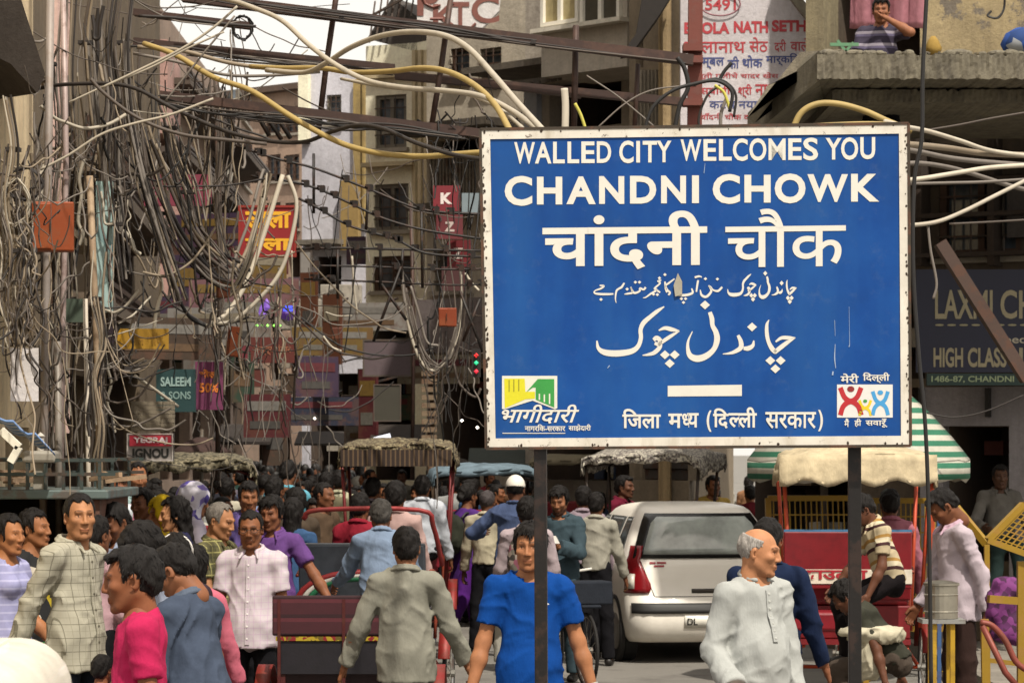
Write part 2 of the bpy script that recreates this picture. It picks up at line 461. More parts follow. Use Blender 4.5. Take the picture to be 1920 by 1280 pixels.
# ---- head (unit: metres, centre of skull at origin, faces -Y)
def sm(d, w): return np.clip(1-d/w, 0, 1)
def segd(p, a, b):
    a = np.array(a); b = np.array(b); d = b-a; t = np.clip(((p-a)@d)/(d@d), 0, 1); return np.linalg.norm(p-a-t[:, None]*d, axis=1)
HEADS = {}
def head_mesh(h=.0055, mous=0, beard=0, glasses=0, jaw=1.0, smile=0, female=0):
    key = (h, mous, beard, jaw, smile, female)
    if key in HEADS: return HEADS[key]
    s = SDF(.014)
    s.ell((0, .014, .028), (.074, .094, .083)); s.ell((0, -.026, -.030), (.060*jaw, .062, .078), k=.03)
    s.ell((0, -.068, -.096), (.022*jaw, .020, .018), k=.02)
    for x in (-1, 1):
        s.cap((x*.052*jaw, .008, -.045), (x*.030*jaw, -.048, -.088), .018, .018, k=.02)
        s.ell((x*.042, -.060, -.016), (.021, .022, .018), k=.018)
        s.cap((x*.010, -.086, .027), (x*.040, -.076, .026), .009 if not female else .006, k=.012)
        s.ell((x*.013, -.094, -.030), (.009, .010, .008), k=.008)
        s.ell((x*.077, .014, -.004), (.008, .020, .031), Matrix.Rotation(x*.35, 3, 'Z'), k=.006)
    s.cap((0, -.086, .022), (0, -.103, -.026), .0070, .0105, k=.009)
    s.cap((-.018, -.086, -.058), (.018, -.086, -.058), .0065, k=.006); s.cap((-.015, -.084, -.069), (.015, -.084, -.069), .0075, k=.006)
    s.cap((0, .024, -.06), (0, .032, -.15), .054-.008*female, .056-.008*female, k=.03)
    for x in (-1, 1):
        s.ell((x*.031, -.100, .006), (.017, .014, .011), sub=True, k=.012)
        s.ell((x*.078, .006, -.004), (.006, .010, .018), sub=True, k=.005)
    v, f = s.mesh(h)
    s2 = SDF(.001)
    c = np.ones((len(v), 3))
    def paint(mask, col, amt=1.0):
        nonlocal c
        m = (mask*amt)[:, None]; c = c*(1-m)+np.array(col)*m
    front = np.clip((-v[:, 1]-.02)/.03, 0, 1)
    # cheeks / lips / brows / eyes
    sml = .010*smile
    paint(sm(np.minimum(segd(v, (-.021, -.09, -.060+sml*.4), (0, -.095, -.064)), segd(v, (0, -.095, -.064), (.021, -.09, -.060+sml*.4))), .012), (.62, .36, .34), .8)
    paint(sm(segd(v, (-.022, -.09, -.0635+sml*.4), (.022, -.09, -.0635+sml*.4)), .0045), (.12, .06, .05), .9)
    for x in (-1, 1):
        paint(sm(np.minimum(segd(v, (x*.013, -.090, .028), (x*.034, -.084, .033)), segd(v, (x*.034, -.084, .033), (x*.050, -.070, .026))), .0085 if not female else .006), (.07, .055, .05), 1)
        ee = np.sqrt(((v[:, 0]-x*.031)/.0155)**2+((v[:, 2]-.006)/.0075)**2); fr = (v[:, 1] < -.05)
        paint(np.clip((1.5-ee)*2, 0, 1)*fr, (.40, .30, .26), .7)
        paint(np.clip((1.0-ee)*4, 0, 1)*fr, (1.25, 1.35, 1.5), .9)
        ir = np.sqrt((v[:, 0]-x*.031)**2+(v[:, 2]-.0065)**2)
        paint(np.clip((.0062-ir)*400, 0, 1)*fr, (.06, .04, .03), 1)
        paint(sm(segd(v, (x*.017, -.086, .0115), (x*.046, -.076, .0115)), .0045)*fr, (.08, .06, .05), .9)
        paint(sm(np.linalg.norm(v-np.array([x*.007, -.104, -.037]), axis=1), .006), (.2, .12, .1), .8)
    if mous: paint(sm(np.minimum(segd(v, (-.026, -.09, -.052), (0, -.10, -.046)), segd(v, (.026, -.09, -.052), (0, -.10, -.046))), .012), (.07, .055, .05), .95)
    st = np.clip((-v[:, 2]-.035)/.03, 0, 1)*np.clip((-v[:, 1]+.015)/.03, 0, 1)*np.clip((v[:, 2]+.125)/.01, 0, 1)
    lip = sm(segd(v, (-.02, -.09, -.063), (.02, -.09, -.063)), .02)
    if beard and not female: paint(st*(1-lip), (.16, .14, .13) if beard > .9 else (.5, .46, .44), min(1, beard))
    elif not female: paint(st*(1-lip), (.75, .70, .68), .5)
    HEADS[key] = (v, f, c); return HEADS[key]
HAIRS = {}
def hair_mesh(style='short', h=.006, seed=0):
    key = (style, h, seed)
    if key in HAIRS: return HAIRS[key]
    s = SDF(.012); th = {'short': .011, 'thick': .017, 'bald': .0045, 'crop': .008, 'receding': .009, 'long': .017, 'bun': .013, 'cap': .013}[style]
    r = np.array([.074, .094, .083])+th
    s.ell((0, .016, .030+th*.4), r)
    if style == 'long':
        s.cap((0, .075, -.02), (0, .10, -.20), .062, .045, flat=(0, 1, 0), kf=1.3, k=.04); s.cap((.055, .03, -.02), (.06, .05, -.15), .030, .02, k=.03); s.cap((-.055, .03, -.02), (-.06, .05, -.15), .030, .02, k=.03)
    if style == 'bun': s.ell((0, .115, -.01), (.042, .036, .042), k=.02)
    if style in ('short', 'thick'): s.ell((.01, -.050, .088), (.05, .034, .016), k=.025); s.ell((0, .07, -.015), (.062, .045, .05), k=.03)
    rs = np.random.RandomState(seed); ph = rs.rand(6)*6
    fr = {'short': .074, 'thick': .066, 'crop': .077, 'receding': .096, 'bald': 9, 'long': .078, 'bun': .080, 'cap': .035}[style]
    def post(d, g):
        x, y, z = g[..., 0], g[..., 1], g[..., 2]
        a = .0035 if style in ('crop', 'bald', 'receding') else .006
        if style == 'cap': a = 0
        d = d+a*(np.sin(95*x+60*z+ph[0]+3*np.sin(40*y+ph[1]))*.5+np.sin(130*y+50*x+ph[2]+2*np.sin(50*z))*.5)
        wob = .006*np.sin(110*x+ph[3])+.004*np.sin(170*x+90*y+ph[4])
        if style == 'bald': keep = np.maximum(z-.066-.25*y, -(z+.058)); keep = np.maximum(keep, -(y+.012+.5*np.clip(z-.02, 0, 1)))*.8; keep = np.maximum(keep, np.where(np.abs(x) > .055, .025-np.sqrt((y-.010)**2+((z+.006)*.85)**2), -1))
        elif style == 'cap': keep = -(z-.022-.12*y)
        else:
            ax_ = np.abs(x)
            front = -(z-(fr+wob+.5*np.clip(ax_-.035, 0, .02)))
            side_ = np.maximum(-(y+.030+wob*.5), -(z+.026))
            nape = np.maximum(-(y-.026), -(z+.074))
            keep = np.minimum(np.minimum(front, side_), nape)
            if style in ('long', 'bun'): keep = np.minimum(np.minimum(front, np.maximum(-(y+.028), -(z+.09))), -(y-.0)-.0)
            ear = .027-np.sqrt(((y-.010)*1.1)**2+((z+.006)*.85)**2)
            keep = np.maximum(keep, np.where(ax_ > .055, ear, -1)) if style not in ('thick', 'long') else keep
        return np.maximum(d, keep)
    s.post = post
    v, f = s.mesh(h)
    if style != 'cap' and len(v):
        # loose locks: tapered blades flowing away from the crown
        rs = np.random.RandomState(seed+3); nb = {'bald': 160, 'receding': 260, 'crop': 260}.get(style, 420); nb = int(nb*(1 if h < .009 else .35)); ln = {'bald': .010, 'crop': .010, 'receding': .012, 'short': .015, 'thick': .022, 'long': .045, 'bun': .014}[style]
        p = v[rs.randint(0, len(v), nb)]; cr = np.array([.01, .04, .115]); nrm = p-np.array([0, .016, .02]); nrm /= np.linalg.norm(nrm, axis=1)[:, None]
        fl = p-cr; fl -= nrm*(fl*nrm).sum(1)[:, None]; fl /= np.linalg.norm(fl, axis=1)[:, None]+1e-6; fl += rs.normal(0, .22, fl.shape)
        sd_ = np.cross(nrm, fl); sd_ /= np.linalg.norm(sd_, axis=1)[:, None]+1e-6; L = ln*rs.uniform(.6, 1.3, (nb, 1)); wd_ = .0032 if h < .009 else .006
        q0 = p-sd_*wd_; q1 = p+sd_*wd_; m0 = p+fl*L*.55+nrm*L*rs.uniform(.0, .16, (nb, 1)); q2 = m0+sd_*wd_*.7; q3 = m0-sd_*wd_*.7; tip = p+fl*L+nrm*L*rs.uniform(-.1, .16, (nb, 1)); q4 = tip+sd_*.0006; q5 = tip-sd_*.0006
        o = len(v); V = np.stack([q0, q1, q2, q3, q4, q5], 1).reshape(-1, 3); i = np.arange(nb)[:, None]*6+o
        f = np.concatenate([f, np.concatenate([i, i+1, i+2, i+3], 1), np.concatenate([i+3, i+2, i+4, i+5], 1)]); v = np.concatenate([v, V])
    HAIRS[key] = (v, f); return HAIRS[key]
HANDS = {}
def hand_mesh(kind='relaxed', side=1, h=.0048):
    key = (kind, side, h)
    if key in HANDS: return HANDS[key]
    s = SDF(.008)
    s.cap((0, 0, .03), (0, 0, -.02), .024, .024, flat=(1, 0, 0), kf=1.25)
    for y in (-.024, -.008, .009, .024): s.cap((0, y*.7, -.02), (0, y*1.05, -.078), .014, .0115, k=.012)
    curl = {'relaxed': (.35, .8, .6), 'grip': (1.3, 1.6, 1.0), 'flat': (.1, .2, .15)}[kind]
    L = {-.024: .062, -.008: .070, .009: .065, .024: .052}
    for y, ln in L.items():
        p = np.array([0, y*1.05, -.080]); a = 0
        for q, (c, fr) in enumerate(zip(curl, (.44, .32, .24))):
            a += c*(.8+6*abs(y) if kind == 'relaxed' else 1); dr = np.array([-side*math.sin(a), y*1.2, -math.cos(a)]); dr /= np.linalg.norm(dr)
            p2 = p+dr*ln*fr*1.15; s.cap(p, p2, .0088-.0008*q, .0080-.0008*q, k=.004); p = p2
    s.cap((0, -.018, -.015), (-side*.012, -.044, -.045), .015, .0115, k=.012); s.cap((-side*.012, -.044, -.045), (-side*.020, -.050, -.082), .0108, .0085, k=.004)
    v, f = s.mesh(h, .012); HANDS[key] = (v, f); return HANDS[key]

def rotm(ax, deg): return np.array(Matrix.Rotation(R(deg), 3, ax))
NP = [0]
_lat = np.random.RandomState(1).rand(32, 32, 32).astype(np.float32)
def vnoise(x, y, z):
    """smooth value noise on arrays"""
    xi, yi, zi = np.floor(x).astype(int), np.floor(y).astype(int), np.floor(z).astype(int); fx, fy, fz = x-xi, y-yi, z-zi
    fx, fy, fz = (t*t*(3-2*t) for t in (fx, fy, fz)); o = 0
    for i in (0, 1):
        for j in (0, 1):
            for k in (0, 1):
                o = o+_lat[(xi+i) & 31, (yi+j) & 31, (zi+k) & 31]*(fx if i else 1-fx)*(fy if j else 1-fy)*(fz if k else 1-fz)
    return o
def fold_fn(amp, seed, stretch=1.0):
    rs = np.random.RandomState(seed); p = rs.rand(12)*30
    def fn(d, g):
        x, y, z = g[..., 0], g[..., 1], g[..., 2]
        wx = x+.10*(vnoise(x*5+p[0], y*5, z*5)-.5); wz = z+.12*(vnoise(x*5, y*5+p[1], z*5)-.5)
        n1 = vnoise(wx*13+wz*5+p[2], y*11, wz*5-wx*3+p[3]); n2 = vnoise(wx*8-wz*13+p[4], y*10+p[5], wz*7); n3 = vnoise(wx*26+p[6], y*24, wz*12+p[7])
        r1 = (1-np.abs(2*n1-1))**3; r2 = (1-np.abs(2*n2-1))**3; m = vnoise(x*4+p[8], y*4, z*4+p[9])
        return d-amp*1.55*(r1*(1.2*m+.2)+r2*(1.1-m)*.9+.40*n3-.50)
    return fn

def person(name_label, px, top, d, yaw=0, height=None, skin='8a5a3c', head=(0, 0), roll=0, hair='short', haircol=(.012, .010, .009),
           shirt=None, shirt_style='shirt', pants=None, larm=(8, 12, 12, 0), rarm=(8, 12, 12, 0), lleg=(0, 0, 3), rleg=(0, 0, 3),
           lean=0, fat=1.0, mous=0, beard=0, smile=0, female=0, collar=True, hq=1, hands=('relaxed', 'relaxed'), group=None, scarf=None,
           sit=False, at=None, collarcol=None, side=0, hands_on=True, headscale=1.0, belly=0, chair_h=None, name='person', build_legs=True, extra=None, placket=None, cat='person', zoff=0.0):
    """arms: (forward swing, outward, elbow bend, inward turn) in degrees;  legs: (hip forward, knee bend, outward)"""
    NP[0] += 1; seed = NP[0]
    # pelvis height from legs
    th, sh = .43, .42
    def leg_pts(side, L):
        f, kb, o = L; hip = np.array([side*.080, 0, 0.])
        d1 = rotm('Y', side*-o)@rotm('X', -f)@np.array([0, 0, -1.]); d2 = rotm('Y', side*-o)@rotm('X', -f+kb)@np.array([0, 0, -1.])
        kn = hip+d1*th; an = kn+d2*sh; return hip, kn, an, d2
    lg = [leg_pts(-1, rleg), leg_pts(1, lleg)]     # person's own right is at -x when facing -y
    low = min(l[2][2] for l in lg)-.075; pz = -low
    S = 1.0
    # spine
    Rl = rotm('X', lean)
    def T(p): return Rl@np.array(p, float)+np.array([0, 0, pz])
    neck = T((0, .01, .50)); hc = np.array((0, -.026, .596)); hc = T(hc)
    Hh = hc[2]+.115                    # unscaled top
    if height is None: height = CZ-(top-HY)*d/F-zoff
    S = height/Hh
    if at is not None: loc = Vector(at); S = at[3] if len(at) > 3 else S; loc = Vector(at[:3])
    else:
        loc = Vector((PX(px, d), d, zoff))
        # put the head (not the feet) at px
        off = Matrix.Rotation(R(yaw), 3, 'Z') @ Vector((hc[0], hc[1], 0))*S; loc.x -= off.x; loc.y -= off.y
    root = empty(name, loc, R(yaw), name_label, cat, group); root.scale = (S, S, S)
    hs = .0055 if hq >= 2 else (.0075 if hq == 1 else .011); hb = .0095 if hq >= 2 else (.014 if hq == 1 else .02)
    hy, hp = head[0], head[1]
    Rh = np.array(Matrix.Rotation(R(hy), 3, 'Z') @ Matrix.Rotation(R(hp+lean*.3), 3, 'X') @ Matrix.Rotation(R(roll), 3, 'Y'))
    wd = (.156 if not female else .140)*(.9+.1*fat)
    shz = .402 if not female else .392
    def arm_pts(side, A):
        if A[0] == 'ik':      # reach for a point given in the torso frame
            sh_ = T((side*wd, .015, shz)); tg = T(A[1]); v_ = tg-sh_; L = min(np.linalg.norm(v_), .515); v_ /= np.linalg.norm(v_)
            a_ = (L*L+.275**2-.245**2)/(2*L); hgt = math.sqrt(max(0, .275**2-a_*a_)); pl = np.array(A[2], float); pl = pl-v_*(pl@v_); pl /= np.linalg.norm(pl)
            el = sh_+v_*a_+pl*hgt; wr = sh_+v_*L; d1 = (el-sh_)/.275; d2 = (wr-el)/.245; return sh_, el, wr, d1, d2
        f, o, e, inn = A; sh_ = np.array([side*wd, .015, shz])
        d1 = rotm('X', -f)@rotm('Y', -side*o)@np.array([0, 0, -1.])
        d2 = rotm('X', -f-e)@rotm('Y', -side*o)@rotm('Z', 0)@np.array([0, 0, -1.])
        d2 = rotm('Z', side*-inn)@d2 if abs(inn) > 0 else d2
        el = sh_+d1*.275; wr = el+d2*.245
        return T(sh_), T(el), T(wr), Rl@d1, Rl@d2
    ar = [arm_pts(-1, rarm), arm_pts(1, larm)]
    # ---------------- body: one continuous skin mesh
    s = SDF(.03); fl = Rl@np.array([0, 1., 0])
    s.cap(T((0, 0, .0)), T((0, .01, .14)), .095, .095, flat=fl, kf=1.3); s.cap(T((0, .0, .14)), T((0, .01, .36)), .105, .125, flat=fl, kf=1.45)
    s.cap(T((-wd*.6, .015, shz-.01)), T((wd*.6, .015, shz-.01)), .05, flat=None); s.cap(T((0, .015, .40)), hc+Rh@np.array([0, .015, -.06]), .062, .05)
    for (hip, kn, an, d2) in lg:
        o = np.array([0, 0, pz]); s.cap(hip*np.array([.8, 1, 1])+o, kn+o, .058, .045); s.cap(kn+o, an+o, .045, .034)
        s.cap(an+o+np.array([0, .02, -.035]), an+o+np.array([0, -.13, -.045]), .034, .028)
    for (a, e, wr, d1, d2) in ar:
        s.cap(a, e, .043, .035); s.cap(e, e+(wr-e)*.35, .036, .037); s.cap(e+(wr-e)*.35, wr+d2*.02, .037, .0235, flat=None)
    sk = skinmat(skin)
    v0, f0 = s.mesh(hb if shirt_style in ('tshirt', 'short') or hq < 2 else .015)
    parts = [(v0, f0, 0, np.ones((len(v0), 3)))]
    hv, hf, hcl = head_mesh(hs, mous, beard, 0, 1.0*(1+.06*(fat-1)) if not female else .92, smile, female)
    hsx = np.array([.93+.12*(fat-1), .97, 1])*headscale
    parts.append(((hv*hsx)@Rh.T+hc, hf, 0, hcl))
    if hands_on:
        for side, (a, e, wr, d1, d2), hk in ((-1, ar[0], hands[0]), (1, ar[1], hands[1])):
            v, f = hand_mesh(hk, side, .0048 if hq >= 2 else .008)
            q = Vector((0, 0, -1)).rotation_difference(Vector(d2)).to_matrix(); parts.append((v@np.array(q).T+wr+d2*.01, f, 0, np.ones((len(v), 3))*np.array([.95, .92, .9])))
    body = mesh_from(parts, 'body', [sk], root)
    # ---------------- hair
    if hair:
        v, f = hair_mesh(hair, hs*1.05 if hq else .011, seed % 3)
        o = mesh_from([((v*hsx)@Rh.T+hc, f, 0, None)], 'skull_cap' if hair == 'cap' else 'hair', hairmat(haircol) if hair != 'cap' else plain('d8d2c6', .9, var=.1), root)
        if hair == 'cap':
            v, f = hair_mesh('crop', hs*1.05, 0); vv = v*.985; mesh_from([((vv*hsx)@Rh.T+hc, f, 0, None)], 'hair', hairmat(), root)
    # ---------------- shirt
    if shirt is not None:
        s = SDF(.035 if hq else .04); st = shirt_style; k = fat
        hem = {'tshirt': -.13, 'shirt': .015, 'short': -.12, 'kurta': -.45, 'untucked': -.15, 'top': -.22}[st]
        if sit or abs(lean) > 30 or st == 'shirt':
            s.cap(T((0, .005, .18)), T((0, .0, -.03 if sit else (-.01 if st == 'shirt' else hem*.6))), .130*k, .142*k, flat=fl, kf=1.26, cut=True)
        else:
            hw = .160*k+(.030 if st == 'kurta' else (.012 if female else 0))
            s.cap(T((0, .005, .18)), T((0, 0, .0)), .130*k, .147*k, flat=fl, kf=1.26)
            s.cap(T((0, 0, .02)), np.array(T((0, 0, 0)))+np.array([0, 0, hem]), .150*k, hw, flat=(0, 1, 0), kf=1.2, k=.05, cut=True)
        s.cap(T((0, -.0, .14)), T((0, .01, .36)), .126*k, .134*(.6+.4*k), flat=fl, kf=1.38)
        if belly: s.ell(T((0, -.055, .12)), np.array([.115, .10, .13])*belly, k=.06)
        for x in (-1, 1): s.cap(T((x*.035, .022, .440)), T((x*wd, .018, shz)), .050, .052, k=.035)
        s.cap(T((0, .02, .38)), T((0, .015, .470)), .085, .062, k=.03)
        if female: s.ell(T((.06, -.075, .31)), (.06, .055, .06), k=.04); s.ell(T((-.06, -.075, .31)), (.06, .055, .06), k=.04)
        for (a, e, wr, d1, d2) in ar:
            if st in ('tshirt', 'short', 'top'): L = .66; s.cap(a, a+(e-a)*L, .058*(.7+.3*k), .058*(.8+.2*k), cut=True, k=.03)
            else:
                s.cap(a, e, .056*(.7+.3*k), .050*(.8+.2*k), k=.03); s.cap(e, wr-d2*.012, .051*(.8+.2*k), .040 if st != 'kurta' else .056, cut=True, k=.02)
        fo = fold_fn(.010 if st in ('shirt', 'kurta', 'untucked') else .0075, seed)
        zc = pz+hem
        shz2 = T((0, 0, .475))[2]
        def post(dd, g, fo=fo, zc=zc, sit=sit):
            dd = fo(dd, g)
            n = Rl@np.array([0, -.45, .89]); c = T((0, .012, .462 if st in ('tshirt', 'top') else .474)); ra = np.sqrt(((g-c)**2).sum(-1)-np.clip((g-c)@(Rl@np.array([0, 0, 1.])), -9, 9)**2)
            return np.maximum(dd, np.minimum((g@n)-(c@n), .085-ra))
        s.post = post
        v, f = s.mesh(hb if hq else .018)
        nm = {'tshirt': 'tshirt', 'kurta': 'kurta', 'top': 'top'}.get(st, 'shirt')
        sh_o = mesh_from([(v, f, 0, None)], nm, shirt, root)
        if collar and st in ('shirt', 'short', 'kurta', 'untucked'):
            c = SDF(.006); R1 = .069; pts = []
            for i in range(11):
                a = R(-148+i*29.6); rr = R1*(1 if abs(i-5) < 5 else 1.0); pts.append(T((math.sin(a)*rr, .014+math.cos(a)*rr*1.0, .484+.020*math.cos(a))))
            for i in range(10): c.cap(pts[i], pts[i+1], .012, .012, flat=None)
            if st != 'kurta':
                for i in range(10):
                    dn = np.array([0, 0, -.020]); c.cap(pts[i]+dn+(pts[i]-T((0, .016, .47)))*.22, pts[i+1]+dn+(pts[i+1]-T((0, .016, .47)))*.22, .010)
                c.cap(pts[0], T((-.058, -.098, .425)), .012, .007); c.cap(pts[-1], T((.058, -.098, .425)), .012, .007)
            v, f = c.mesh(.006 if hq >= 2 else .009, .015); mesh_from([(v, f, 0, None)], 'collar', collarcol or shirt, sh_o)
        if placket is not None:
            m = MB()
            # follow the front surface of the shirt
            co = np.array([vv.co for vv in sh_o.data.vertices]); z0 = pz+hem+.02 if st != 'kurta' else pz+.18; z1 = T((0, 0, .42))[2]
            pl = []
            for i in range(15):
                z = z0+(z1-z0)*i/14; q = co[(np.abs(co[:, 2]-z) < .018) & (np.abs(co[:, 0]) < .03)]
                if len(q): pl.append((0, q[:, 1].min()-.002, z))
            for i in range(len(pl)-1): m.bar(pl[i], pl[i+1], .028, .006, up=(0, 1, 0))
            pk = m.build('placket', shirt, sh_o, local=True)
            m = MB()
            for q in pl[1::2]: m.lathe([(0, -.003), (.006, -.002), (.006, .002), (0, .003)], (q[0], q[1]-.004, q[2]), 8, M=Matrix.Rotation(R(90), 3, 'X'))
            m.build('button', placket, pk, local=True)
    # ---------------- trousers
    if pants is not None:
        s = SDF(.03); o = np.array([0, 0, pz])
        s.cap(T((0, 0, .05)), T((0, 0, -.02)), .124*fat, .122*fat, flat=fl, kf=1.3)
        for (hip, kn, an, d2) in lg: s.cap(hip*np.array([.85, 1, 1])+o, kn+o, .078*(.5+.5*fat), .066, k=.02); s.cap(kn+o, an+o+np.array([0, 0, .0]), .066, .058, cut=True)
        fo2 = fold_fn(.008, seed+50); s.post = lambda dd, g: fo2(dd, g)
        v, f = s.mesh(.016 if hq else .022); mesh_from([(v, f, 0, None)], 'trousers', pants, root)
        m = SDF(.01)
        for (hip, kn, an, d2) in lg: m.cap(an+o+np.array([0, .02, -.035]), an+o+np.array([0, -.14, -.045]), .042, .034)
        v, f = m.mesh(.014); mesh_from([(v, f, 0, None)], 'shoes', plain('1a1512', .5), root)
    root['_hc'] = tuple(hc); root['_S'] = S
    J = dict(hc=hc, Rh=Rh, ar=ar, T=T, S=S, pz=pz, root=root, lg=lg)
    if extra: extra(J)
    for kk in ('_hc', '_S'): del root[kk]
    return J
def local_tube(J, pts, r, name, mat, n=6): 
    m = MB(); m.tube(pts, r, n); return m.build(name, mat, J['root'], smooth=True, local=True)
def glasses(J):
    m = MB(); hc, Rh = J['hc'], J['Rh']
    for x in (-1, 1):
        pts = [Vector(Rh@np.array([x*.033+.021*math.cos(a), -.104+.006*abs(math.cos(a)), .006+.015*math.sin(a)])+hc) for a in [i*math.pi/6 for i in range(13)]]
        m.tube(pts, .0022, 5); m.tube([Vector(Rh@np.array([x*.053, -.098, .008])+hc), Vector(Rh@np.array([x*.079, .01, .008])+hc)], .002, 5)
    m.tube([Vector(Rh@np.array([-.012, -.108, .008])+hc), Vector(Rh@np.array([.012, -.108, .008])+hc)], .002, 5)
    m.build('spectacles', plain('15120f', .3), J['root'], local=True)
# ================================================================== the setting
class Wall:
    """a vertical facade between two ground points (given by photo column and distance)"""
    def __init__(s, A, B):
        s.a = Vector((PX(*A), A[1])); s.b = Vector((PX(*B), B[1])); s.u = (s.b-s.a); s.L = s.u.length; s.u.normalize()
        s.n = Vector((s.u.y, -s.u.x))      # towards the camera side
        if s.n.dot((s.a+s.b)/2) > 0: s.n = -s.n
        s.holes = []
    def t(s, px):
        k = (px-960)/F; return (k*s.a.y-s.a.x)/(s.u.x-k*s.u.y)
    def dep(s, px): return s.a.y+s.u.y*s.t(px)
    def at(s, t, z, off=0): p = s.a+s.u*t+s.n*off; return Vector((p.x, p.y, z))
    def rect(s, px0, px1, py0, py1):
        t0, t1 = sorted((s.t(px0), s.t(px1))); dm = (s.dep(px0)+s.dep(px1))/2
        return t0, t1, max(0, PZ(py1, dm)), PZ(py0, dm)
    def box(s, mb, r, o0, o1, mi=None):
        t0, t1, z0, z1 = r; vs = [s.at(t, z, o) for z in (z0, z1) for o in (o0, o1) for t in (t0, t1)]
        return mb.add(vs, [(0, 2, 3, 1), (4, 5, 7, 6), (0, 1, 5, 4), (2, 6, 7, 3), (0, 4, 6, 2), (1, 3, 7, 5)], mi)
    def surface(s, mb, z0, z1, holes, rev=.22, mi=None, t0=0, t1=None):
        t1 = s.L if t1 is None else t1
        hs = [(max(t0, h[0]), min(t1, h[1]), max(z0, h[2]), min(z1, h[3])) for h in holes]; hs = [h for h in hs if h[1]-h[0] > .02 and h[3]-h[2] > .02]
        ts = sorted({t0, t1, *[h[0] for h in hs], *[h[1] for h in hs]}); zs = sorted({z0, z1, *[h[2] for h in hs], *[h[3] for h in hs]})
        for i in range(len(ts)-1):
            for j in range(len(zs)-1):
                tc, zc = (ts[i]+ts[i+1])/2, (zs[j]+zs[j+1])/2
                if any(h[0] < tc < h[1] and h[2] < zc < h[3] for h in hs): continue
                mb.add([s.at(ts[i], zs[j]), s.at(ts[i+1], zs[j]), s.at(ts[i+1], zs[j+1]), s.at(ts[i], zs[j+1])], [(0, 1, 2, 3)], mi)
        for h in hs:
            c = [(h[0], h[2]), (h[1], h[2]), (h[1], h[3]), (h[0], h[3])]
            for k in range(4):
                p, q = c[k], c[(k+1) % 4]; mb.add([s.at(*p), s.at(*q), s.at(*q, -rev), s.at(*p, -rev)], [(0, 1, 2, 3)], mi)

DARKIN = None
def building(name, label, walls, ztop, mat, zb=0.0, depth=4, cat='building', extra_holes=(), parapet=.0, deepside=1):
    """walls: list of (Wall, [hole specs]); spec = (px0,px1,py0,py1,kind)"""
    root = empty(name, walls[0][0].at(0, zb), 0, label, cat)
    mb = MB()
    for W, specs in walls:
        hs = [W.rect(*sp[:4]) for sp in specs]
        W.surface(mb, zb, ztop, hs)
    # back and roof close the volume
    pts = [walls[0][0].at(0, 0)]+[W.at(W.L, 0) for W, _ in walls]
    n0 = walls[0][0].n; off = Vector((0, depth, 0))+Vector((-n0.x, 0, 0))*deepside
    bk = [pts[-1]+off, pts[0]+off]
    poly = [Vector((p.x, p.y, ztop)) for p in pts+bk]; mb.add(poly, [tuple(range(len(poly)))])
    for a, b in ((pts[-1], bk[0]), (bk[0], bk[1]), (bk[1], pts[0])):
        mb.add([(a.x, a.y, zb), (b.x, b.y, zb), (b.x, b.y, ztop), (a.x, a.y, ztop)], [(0, 1, 2, 3)])
    mb.build('wall', mat, root)
    for W, specs in walls:
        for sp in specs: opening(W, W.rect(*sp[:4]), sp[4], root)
    return root
